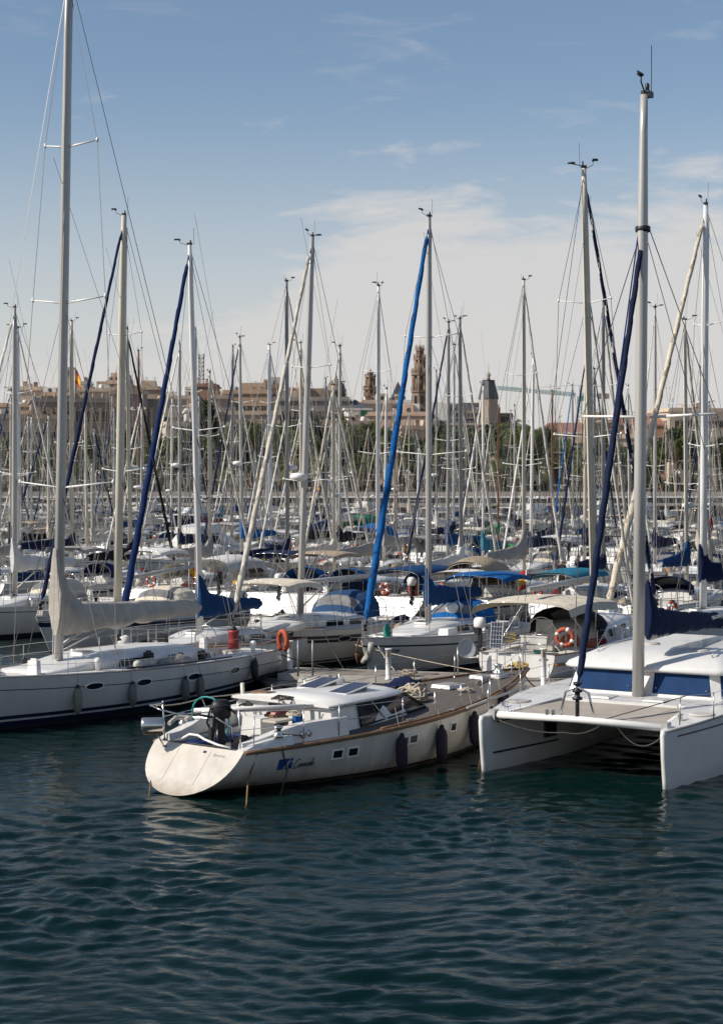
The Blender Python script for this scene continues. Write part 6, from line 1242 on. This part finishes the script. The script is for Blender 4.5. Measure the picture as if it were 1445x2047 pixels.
line([kw_((-1.2, .55, 1.25)), kw_((-1.0, 1.9, 1.15))], .018, ROPE, 'pale rope loop hanging beneath the trampoline', .45, 14)
line([kw_((-.05, -2.2, .55)), G(955, 1545, -.1)], .018, ROPEBR, 'short brown rope at the left catamaran bow', 0, 5)
line([kw_((-.4, .7, 1.4)), kw_((-3.6, 1.4, 1.6))], .012, ROPED, 'thin control line crossing the trampoline', 0, 4)

# --- pontoon between the rows
pdir = Vector((.957, -.287)); PT = empty('pontoon', (-2.35, 56.0, 0), math.atan2(-.287, .957)); tag(PT, 'plank covered pontoon behind the foreground yacht', 'pontoon')
MB().box((5.6, 0, .22), (11.4, 1.7, .36)).build('float', CONC, PT); MB().box((5.6, 0, -.05), (11.2, 1.5, .2)).build('float_base', CONCD, PT)
pl = MB().box((0, 0, 0), (.135, 1.62, .05)).mesh('plank', [PLANK])
for i in range(76): link('plank', pl, PT, (.02 + i * .147, random.uniform(-.015, .015), .435 + random.uniform(-.004, .004)))
for s_ in (-1, 1): MB().box((5.6, s_ * .88, .36), (11.4, .12, .2)).build('edge_beam', CONC, PT)
FN = empty('finger_pontoon', (4.4, 51.9, 0), math.atan2(-.2, .98)); tag(FN, 'short wooden finger pontoon beside the catamaran', 'pontoon'); MB().box((2.6, 0, .2), (5.4, 1.1, .34)).build('float', CONC, FN); pl2 = MB().box((0, 0, 0), (.135, 1.05, .05)).mesh('plank', [PLANK])
for i in range(36): link('plank', pl2, FN, (.02 + i * .147, random.uniform(-.012, .012), .40))
def post(loc, hh, label, r=.085):
    o = empty('service_post', loc); tag(o, label, 'post', 'white service posts on the pontoon'); MB().lathe([(r * 1.25, 0), (r * 1.25, .04), (r, .06), (r, hh - .04), (r * 1.3, hh - .03), (r * 1.3, hh)], 14).build('column', WHITEP, o); MB().obox((0, -r - .004, hh - .17), (1, 0, 0), (0, 0, 1), (0, 1, 0), .07, .16, .02).build('socket_grille', TEAKR, o)
    for s_ in (-1, 1): MB().lathe([(.02, 0), (.035, .03), (.02, .06)], 8, (s_ * (r + .03), 0, hh * .68), 0).build('tap', STEEL, o)
post(G(776, 1359, .46), .98, 'white service post on the pontoon before the blue rolled headsail'); post(G(1086, 1375, .42), 1.2, 'white service post beside the bimini yacht stern'); post(world(PT, (-.0, .3, .46)) + Vector((-.1, 0, 0)), .95, 'white service post beside the stern of the left yacht')
for i, px in enumerate((596, 625)): 
    o = MB().tube([(0, 0, 0), (0, 0, 1.15)], .03, 6).build('mooring_stake', ALUD, None, G(px, 1352, .46)); tag(o, 'thin grey stake on the pontoon, %s of two' % ('left' if i == 0 else 'right'), 'stake')
o = empty('satellite_dish', G(915, 1350, .46)); tag(o, 'round grey satellite dish on a pole at the pontoon', 'dish'); MB().tube([(0, .1, 0), (0, .1, .9)], .03, 6).build('pole', STEEL, o)
dp = MB().lathe([(0, .1), (.16, .08), (.27, .035), (.32, 0), (.33, -.01), (.27, .02), (0, .085)], 24, axis='y').build('reflector', DISHG, o, (.3, -.02, .85), (R(-12), 0, R(18))); MB().tube([(.3, 0, .56), (.62, -.3, .62)], .015, 5).lathe([(.03, 0), (.045, .05), (.03, .1)], 8, (.62, -.3, .58)).build('feed_arm', WHITEP, o)
wpx = lambda b, x, y, z: world(b, (x, y, z))
line([wpx(B4, 11.2, .5, 1.1), world(PT, (3.4, .6, .5))], .016, ROPE, 'pale bow line from the mid yacht to the pontoon, left', .04); line([wpx(B4, 11.2, -.4, 1.1), world(PT, (6.6, .7, .5))], .016, ROPE, 'pale bow line from the mid yacht to the pontoon, right', .05)
line([wpx(A, .2, 1.3, 1.15), world(PT, (1.5, .3, .5)), world(PT, (5.0, .2, .48))], .018, ROPED, 'dark stern line of the left yacht along the pontoon', .06); line([wpx(B3, 8.6, 1.75, 1.4), world(PT, (1.6, .75, .5))], .014, ROPED, 'dark spring line of the banded sloop', .05)
line([wpx(C_, 12.3, .4, 1.6), world(PT, (7.6, -.6, .5))], .018, ROPE, 'pale bow line of the foreground yacht', .1); line([wpx(C_, 11.6, -.8, 1.5), world(FN, (1.2, -.2, .46))], .018, ROPED, 'dark bow line of the foreground yacht to the finger pontoon', .15)
rope_heap(world(PT, (4.2, -.45, .46)), 5, .3, 'tangled pale rope on the pontoon behind the deckhouse', ROPE, .35, rr=.022, seed=33)
o = MB().lathe([(.05, -.8), (.22, -.72), (.25, 0), (.22, .72), (.05, .8)], 12, axis='x').build('pontoon_fender', WHITEF, None, world(PT, (1.5, -1.25, .18)), (0, 0, -.2)); tag(o, 'long dirty white fender floating beside the pontoon', 'fender')
# ------------------------------------------------------------------ the rows of berthed yachts behind
rb_ = random.Random(23)
CLS = [Hull(10.0, 3.3, 1.0, 1.3, .70, .45, .8), Hull(11.2, 3.5, 1.1, 1.4, .74, .5, .8), Hull(12.4, 3.8, 1.15, 1.5, .76, .55, .9), Hull(9.2, 3.1, 1.0, 1.35, .5, -.25, 1.1, .45)]
COV = [(BLUE, 'blue'), (NAVYC, 'navy'), (BLKC, 'black'), (GREYC, 'grey'), (CREAMC, 'cream'), (WHITEC, 'white'), (BRIGHT, 'bright blue'), (TURQ, 'teal'), (MAROON, 'maroon'), (None, None)]
COVW = [2.2, 2.6, 1.6, 4, 4.5, 6, .5, .5, .5, 5]
FUR = [(SAIL, 'sand'), (SAILW, 'white'), (NAVYC, 'navy'), (BLUE, 'blue'), (CREAMC, 'cream'), (None, None)]; FURW = [5, 6, 2, 1.5, 2, 3]
MST = [(ALU, 'grey'), (ALUW, 'white'), (ALUC, 'cream'), (ALUD, 'dark grey')]; MSTW = [6, 3, 4, 2]
HUL = [(GEL, 'white'), (GELW, 'bright white'), (CREAM, 'cream'), (NAVY, 'navy')]; HULW = [6, 8, 2, .3]
ROWN = ['front row', 'second row', 'third row', 'fourth row', 'fifth row', 'sixth row', 'seventh row', 'eighth row']
pv_ = Vector((.9, -.43)); sl_ = -.43 / .9
# (row distance of the masts straight ahead, bow away +1 / towards -1, yachts read off the picture: px of mast, row of masthead, overrides)
ROWS = [
 (89, 1, [(145, 642, dict(cover=NAVYC, mast=ALUC)), (262, 658, dict(cover=BLKC, furl=BLKC, mast=ALUC)), (575, 562, dict(mast=ALUD, furl=SAIL, cover=NAVYC, fr=.08)), (755, 572, dict(mast=ALUW, furl=None, cover=GREYC)), (922, 638, dict(mast=ALUD, furl=SAIL, cover=WHITEC, rows=NOSTRIPE, ladder=1)), (1047, 560, dict(mast=ALUC, furl=SAILW, cover=GREYC, hood=TANC, tall=1.8)), (1205, 605, dict(mast=ALUD, furl=SAIL, cover=NAVYC, bim=WHITEC)), (1372, 640, dict(cover=BLUE)), (40, 655, dict(cover=GREYC)), (420, 745, dict(cover=GREYC, hood=CREAMC, bim=WHITEC)), (668, 770, dict(cover=CREAMC, hood=BRIGHT))]),
 (109, -1, [(360, 688, dict(mast=ALU, cover=NAVYC)), (484, 675, dict(mast=ALU, furl=NAVYC, cover=BRIGHT)), (603, 686, dict(mast=ALUC, cover=BLKC, furl=SAILW)), (679, 691, dict(mast=ALU, furl=SAIL, cover=BLKC)), (895, 645, dict(mast=ALUD, furl=NAVYC, cover=BLUE)), (965, 770, dict(mast=ALUW)), (1060, 715, dict(mast=ALUW, furl=SAILW, cover=NAVYC)), (1168, 715, dict(mast=ALUC, furl=NAVYC, cover=NAVYC)), (1308, 615, dict(mast=ALU, furl=SAILW, cover=NAVYC)), (1395, 735, {}), (175, 792, {})]),
 (138, 1, [(283, 702, dict(mast=WOODM, furl=None, cover=BLUE)), (463, 693, dict(mast=ALUD)), (541, 690, dict(mast=ALUW, radar=.38, furl=SAIL, cover=WHITEC, chord=.17)), (653, 757, dict(mast=ALUD)), (906, 690, dict(furl=SAIL)), (1103, 782, dict(mast=WOODM, furl=None)), (1258, 772, {}), (995, 812, dict(mast=WOODM, furl=None, cover=GREENC)), (1190, 738, dict(mast=ALUD)), (390, 660, dict(mast=ALUD, furl=None))]),
 (158, -1, [(1028, 812, {}), (1145, 770, dict(furl=BRIGHT)), (1285, 815, dict(mast=WOODM)), (793, 815, dict(mast=WOODM, furl=None)), (872, 742, dict(furl=None))]),
 (187, 1, []), (207, -1, []), (233, 1, [])]
BOATS = []
def pick(lst, w): return rb_.choices(lst, w)[0]
for ri, (y0, dirn, ex) in enumerate(ROWS):
    items = []
    for px, yt, ov in ex:
        q = (px - CX) / F; Y = y0 / (1 - sl_ * q); X = q * Y; items.append((X, Y, CH + (HZ - yt) / F * Y, ov, True))
    lim = .2125 * y0 * 1.16 + 5; X = -lim
    while X < lim:
        X += rb_.uniform(2.9, 3.6) if ri < 4 else rb_.uniform(3.6, 5.2); Y = y0 + sl_ * X
        if abs(px_of((X, Y)) - CX) > 760 + 6 * 3400 / Y * .5: continue
        if any(abs(X - i[0]) < 2.75 for i in items): continue
        items.append((X, Y, rb_.uniform(10.8, 13.6) if ri < 3 else rb_.uniform(11.5, 15.0), {}, False))
    items.sort(key=lambda i: i[0] / i[1])
    n = len(items)
    for k, (X, Y, H, ov, exp) in enumerate(items):
        h = CLS[2] if H > 15.5 else (CLS[1] if H > 14 else rb_.choice((CLS[0], CLS[3], CLS[1])))
        mst_ = MST
        cv, cvn = pick(COV, COVW); fu, fun = pick(FUR, FURW); mm, mn = pick(MST, MSTW if ri < 4 else [6, .5, 2, 6]); hu, hun = pick(HUL, HULW)
        sp = dict(H=H, cover=cv, furl=fu, mast=mm, hull=hu, det=2 if ri < 4 else (1 if ri < 6 else 0), fr=rb_.choice((.07, .085, .1)), gearn=(12, 10, 8, 6, 4, 0, 0)[ri], chord=(.095 if H < 14 else .115) if ri < 4 else .062, spr=rb_.choice(((.42, .70), (.5,), (.38, .68))), tall=rb_.uniform(.8, 1.5), gear=rb_.choice((0, 1, 1, 2)), rows=rb_.choice((STD_ROWS, NOSTRIPE, BROAD)), wr=.012 if ri < 2 else .015, wirem=WIREL if rb_.random() < .5 else WIRE, lean=(rb_.uniform(-.012, .012), rb_.uniform(-.02, .006)), boomz=rb_.uniform(.7, 1.2))
        if rb_.random() < .6: sp['hood'] = rb_.choice((NAVYC, BLUE, CREAMC, GREYC, WHITEC, TANC, CREAMC, WHITEC))
        if rb_.random() < .42: sp['bim'] = rb_.choice((NAVYC, CREAMC, WHITEC, WHITEC, WHITEC, GREYC, TANC))
        if rb_.random() < .3 and ri < 5: sp['radar'] = rb_.choice((.3, .36, .42))
        if rb_.random() < .25: sp['outb'] = rb_.choice((BLKP, WHITEP))
        if rb_.random() < .2: sp['arch'] = 1
        if rb_.random() < .4 and ri < 5: sp['dodgers'] = rb_.choice((BLUE, NAVYC, WHITEC, CREAMC, GREYC, TANC))
        if ri in (1, 2, 3) and not exp and rb_.random() < .12: sp['mizzen'] = H * .7
        sp.update(ov); xm = h.L * .58; d = Vector((.5, .866)) * dirn; ja = rb_.uniform(-.05, .05); d = Vector((d.x * math.cos(ja) - d.y * math.sin(ja), d.x * math.sin(ja) + d.y * math.cos(ja)))
        M0 = Vector((X, Y)); st0 = M0 - d * xm
        bt = sailboat('sailing_yacht', (st0.x, st0.y, 0), d, h, sp)
        nm = {c[0]: c[1] for c in COV if c[0]}; nm.update({GREENC: 'green', BLKC: 'black'}); fn = {c[0]: c[1] for c in FUR if c[0]}; fn.update({BLKC: 'black', BRIGHT: 'bright blue'}); mn = {c[0]: c[1] for c in MST}; mn[WOODM] = 'brown wooden'
        lab = '%s yacht, %s mast, %s, %s from left in %s' % ('navy' if sp['hull'] is NAVY else 'white', mn[sp['mast']], ('%s sail cover' % nm[sp['cover']]) if sp['cover'] else 'bare boom', ORD[k] if k < 35 else 'last', ROWN[ri])
        tag(bt, lab, 'yacht', 'yachts berthed in rows'); BOATS.append((bt, h, sp, dirn))
        if ri < 3 and rb_.random() < .30:
            lifering(world(bt, (.3, h.B * .28, h.dz(.3) + .35)), yaw(bt) + 1.57, 'orange lifebuoy on the stern of the %s yacht from the left in the %s' % (ORD[k], ROWN[ri]), ORANGE, rb_.random() < .5, .22)
        if ri < 2:
            for f_ in range(2):
                x = h.L * (rb_.uniform(.5, .7), rb_.uniform(.2, .4))[f_]; sd = 1 if dirn < 0 else -1; fender(bt, h, x, .85, '%s fender on the near side of %s yacht from left, %s' % (('forward', 'aft')[f_], ORD[k], ROWN[ri]), rb_.choice((WHITEF, NAVY, GREYF, WHITEF)), sd, .5, .12)
        if ri == 0 and k == 0: pass
# lettering on the black cover and on a grey hull
for bt in [o for o in COL.objects if o.type == 'EMPTY' and o.get('group') == 'yachts berthed in rows']:
    if abs(px_of(world(bt, (6.5, 0, 0))) - 679) < 25 and 100 < bt.location.y < 125 and not bt.get('_done'):
        cvs = [c for c in bt.children if c.name.startswith('sail_cover')]
        if cvs:
            me = text_mesh('GLAIR', .34, .1); 
            for v in me.vertices: v.co = Vector((-2.2 - v.co.x, .24, .16 + v.co.y))
            me.materials.clear(); me.materials.append(WHITEP); link('lettering', me, cvs[0]); break
# pontoons between the rows
for i, y in enumerate((99, 148, 197, 243)):
    t = empty('far_pontoon', (0, y, 0), math.atan2(-.43, .9)); tag(t, 'grey walkway pontoon between the berthed yachts, %s from the front' % ORD[i], 'pontoon', 'pontoons between the rows'); Lp = .5 * y + 30
    MB().box((0, 0, .25), (Lp, 1.9, .4)).build('float', CONC, t); MB().box((0, 0, .48), (Lp, 1.8, .05)).build('planking', PLANK, t)
# motor cruisers near the quay
def cruiser(px, y, Y, L, label, dirn, fly=True, m=GELW):
    h = Hull(L, L * .31, 1.25, 1.75, .86, .1, 1.3, .35); X = (px - CX) / F * Y; d = Vector((.5, .866)) * dirn; r = empty('motor_cruiser', (X, Y, 0), math.atan2(d.y, d.x)); tag(r, label, 'motorboat', 'motor cruisers near the quay')
    link('hull', h.hull_mesh(BROAD, [GEL, NAVY, NAVY, ANTI]), r); link('deck', h.deck_mesh(DECKW), r)
    cm, secs = coach_mesh(h, L * .14, L * .72, L * .125, L * .07, 1.25, GELW, .5); c = link('cabin', cm, r, mats=[m]); x0 = L * .14; l = L * .58
    coach_windows(c, secs, [(x0 + l * .08, x0 + l * .24), (x0 + l * .28, x0 + l * .46)], lo=.5, hi=.95); ws = MB()
    a, b = secs[6], secs[8]; q = [a[2].lerp(a[3], .1), a[4].lerp(a[3], .1), b[4].lerp(b[3], .1), b[2].lerp(b[3], .1)]; ws.add([p + Vector((.03, 0, .04)) for p in q], [(0, 1, 2, 3)]).build('windscreen', GLASS, c)
    if fly:
        z = secs[3][3].z; MB().loft([[Vector((x, -w, z - .12)), Vector((x, -w * .9, z + hh)), Vector((x, w * .9, z + hh)), Vector((x, w, z - .12))] for x, w, hh in ((L * .18, L * .1, .35), (L * .3, L * .105, .5), (L * .42, L * .09, .62), (L * .46, L * .08, .2))], 0, True, True, False).build('flybridge', GELW, r)
        MB().tube([(L * .2, -L * .1, z), (L * .16, -L * .09, z + 1.3), (L * .16, L * .09, z + 1.3), (L * .2, L * .1, z)], .06, 6).build('radar_arch', GELW, r); MB().lathe([(.1, 0), (.32, .05), (.3, .2), (0, .26)], 12, (L * .16, 0, z + 1.32)).build('radar', WHITEP, r)
    pulpit(r, h, 'bow', .7); guard(r, h, .3, .9, 6)
    return r
for i, (px, Y, L, f, dn) in enumerate(((340, 126, 12, True, 1), (425, 205, 14, True, -1), (150, 235, 13, False, -1), (1090, 232, 15, True, -1), (1180, 252, 14, True, 1), (560, 246, 12, False, 1), (760, 254, 13, True, -1), (930, 256, 12, False, -1), (255, 252, 14, True, 1), (1300, 250, 14, True, -1))):
    cruiser(px, 0, Y, L, 'white motor cruiser %s, %s cruiser from the left' % ('with flybridge' if f else 'with low cabin', ORD[sorted([340, 425, 150, 1090, 1180, 560, 760, 930, 255, 1300]).index(px)]), dn, f)
# one more yacht in the near row beyond the left edge
hX = Hull(11.6, 3.7, 1.15, 1.45, .74, .5, .9); mX = Vector(((30 - CX) / F * 74, 74)); sX = mX + a0 * 6.8
bX = sailboat('sailing_yacht', (sX.x, sX.y, 0), (-.5, -.866), hX, dict(H=14.2, xm=6.8, mast=ALU, furl=SAILW, cover=WHITEC, hood=CREAMC, gearn=10, rows=STD_ROWS)); tag(bX, 'white sloop with white sail cover behind the left yacht bow', 'yacht')
# canvas tents, small flags and bright loose things among the masts
USED = set()
def near_boat(px, Y, x=1.6):
    best = min((b for b in BOATS), key=lambda b: abs(px_of(world(b[0], (x, 0, 0))) - px) / 60 + abs(world(b[0], (x, 0, 0)).y - Y) / 7 + (3 if (b[0].name, x) in USED else 0)); USED.add((best[0].name, x)); return best
def drop_part(b, names):
    for c in list(b[0].children):
        if c.name.split('.')[0] in names:
            for g in list(c.children): bpy.data.objects.remove(g)
            bpy.data.objects.remove(c)
def tent(px, y, Y, w, l, hh, m, label, rz=.5):
    b = near_boat(px, Y, 1.6); drop_part(b, ('bimini', 'bimini_frame', 'stern_arch', 'solar_panel')); o = empty('boat_tent', world(b[0], (1.9, 0, b[1].dz(1.9) + 1.02)), yaw(b[0])); w = min(w, b[1].B * .8); tag(o, label, 'awning'); mb = MB(); secs = [arch(lerp(-l / 2, l / 2, u), w / 2, 0, hh * (1 - .25 * abs(2 * u - 1) ** 2), 8, .8) for u in (0, .25, .5, .75, 1)]; mb.loft(secs, 0, False, False).build('canvas', m, o)
    fr_ = MB()
    for u in (0, .5, 1): fr_.tube([(lerp(-l / 2, l / 2, u), -w / 2, -1.0)] + [v * .97 - Vector((0, 0, .05)) for v in arch(lerp(-l / 2, l / 2, u), w / 2, 0, hh * (1 - .25 * abs(2 * u - 1) ** 2), 8, .8)] + [(lerp(-l / 2, l / 2, u), w / 2, -1.0)], .02, 4)
    fr_.build('frame', STEEL, o)

def hood_thing(px, y, Y, m, label, k=1.0):
    b = near_boat(px, Y, b_x := 3.6); drop_part(b, ('sprayhood',)); o = empty('sprayhood', world(b[0], (b[1].L * .33 + .3, 0, b[1].dz(3.6) + .22)), yaw(b[0])); tag(o, label, 'sprayhood'); link('canvas', hood_mesh(-.7, .8, .95, 0, .8), o, mats=[m, CLEAR]); MB().tube([v * .985 for v in arch(-.7, .95, 0, .8)], .018, 5).build('hoop', STEEL, o)
def wheel_cover(px, y, Y, label):
    b = near_boat(px, Y, 1.2); drop_part(b, ('wheel', 'pedestal')); o = empty('wheel_cover', world(b[0], (b[1].L * .13, 0, b[1].dz(1) + .52)), yaw(b[0])); tag(o, label, 'wheel cover'); MB().lathe([(0, -.1), (.4, -.09), (.56, -.04), (.58, .03), (.4, .09), (0, .1)], 18, axis='x').build('canvas', BLUE, o); MB().box((.2, 0, -.5), (.2, .24, .9), 0, 0, .8).build('pedestal', WHITEP, o)
tent(445, 1128, 88, 2.4, 3.2, .7, WHITEC, 'white boom awning stretched above a cockpit left of centre'); tent(800, 1062, 140, 2.6, 3.4, 1.2, BRIGHT, 'bright blue boat tent in the middle distance'); hood_thing(652, 1162, 80, BRIGHT, 'small bright blue hood in front of the black sail cover'); tent(1035, 1205, 74, 2.6, 5.0, .35, WHITEC, 'long white awning behind the bimini yacht'); tent(880, 1118, 96, 2.4, 4.4, .4, BLUE, 'blue arched awning above a cockpit right of centre'); tent(1090, 1122, 84, 2.2, 4.6, .45, TURQ, 'teal arched awning behind the cream mast at right'); tent(1032, 1112, 100, 1.5, 2.0, .5, GREENC, 'small green canvas cover behind the grey sail cover at right'); wheel_cover(800, 1158, 83, 'round blue wheel cover on a white stern'); hood_thing(240, 1122, 88, cloth('cobalt_canvas', (.008, .018, .10)), 'dark cobalt hood behind the left cream mast', 1.35); tent(990, 1175, 80, 2.2, 2.6, .9, TANC, 'khaki sprayhood tent right of centre'); tent(1110, 1048, 160, 2.8, 3.6, 1.0, CREAMC, 'cream cockpit tent near the quay at right'); tent(705, 1058, 150, 2.6, 3.8, 1.2, mat('tarpaulin_green', (.01, .17, .09), .7), 'green tarpaulin tent far behind the pontoon')
o = MB().lathe([(.05, 0), (.22, .04), (.27, .22), (.16, .3), (.2, .42), (.08, .5), (0, .52)], 6, sm=False).build('yellow_bag', YEL, None, (lambda b: world(b[0], (4.5, b[1].B * .36, b[1].dz(4.5, 1.2))))(near_boat(445, 86, 4.5))); tag(o, 'bright yellow bag on a deck left of centre', 'bag')
for i, (px, y, Y) in enumerate(((502, 975, 355), (765, 1112, 110), (390, 1165, 88), (630, 962, 355))): flag(((px - CX) / F * Y, Y, UZ) if Y > 300 else (lambda b: world(b[0], (.05, .3 * b[1].B, b[1].dz(0) - .02)))(near_boat(px, Y, .05)), .7 if Y < 200 else 1.6, .8 if Y < 200 else 1.7, 'small red and yellow flag among the masts, %s' % ('left of centre by the quay' if i == 0 else ('beside the black lettered cover' if i == 1 else ('before the left blue sail cover' if i == 2 else 'at centre by the quay'))), .3, 1.4 if Y < 200 else 3.0, .02)
for i, (px, y, Y, m) in enumerate(((228, 1140, 80, ORANGE), (212, 1150, 78, ORANGE), (750, 1155, 82, ORANGE), (812, 1088, 118, WHITEP), (545, 1045, 150, ORANGE))):
    b = near_boat(px, Y, .25); lifering(world(b[0], (.12, (-.2, .2)[i % 2] * b[1].B, b[1].dz(.2) + .36)), yaw(b[0]) + 1.57, '%s lifebuoy hanging on a rail %s' % ('white' if m is WHITEP else 'orange', ('behind the left cream mast', 'left of the cream mast, lower of two', 'beside the bright blue rolled headsail', 'right of the bright blue rolled headsail', 'in the far middle rows')[i]), m, i in (2,), .25)
b = near_boat(1064, 80, 3.0); person(world(b[0], (b[1].L * .42, b[1].B * .42, b[1].dz(b[1].L * .42, b[1].B * .42) - .015)), 2.6, BLKC, BLKC, 'person in dark clothes and pale cap standing on a boat deck at right', 0, None, WHITEC)
for o in COL.objects:
    for k_ in ('_w', '_h'):
        if k_ in o: del o[k_]
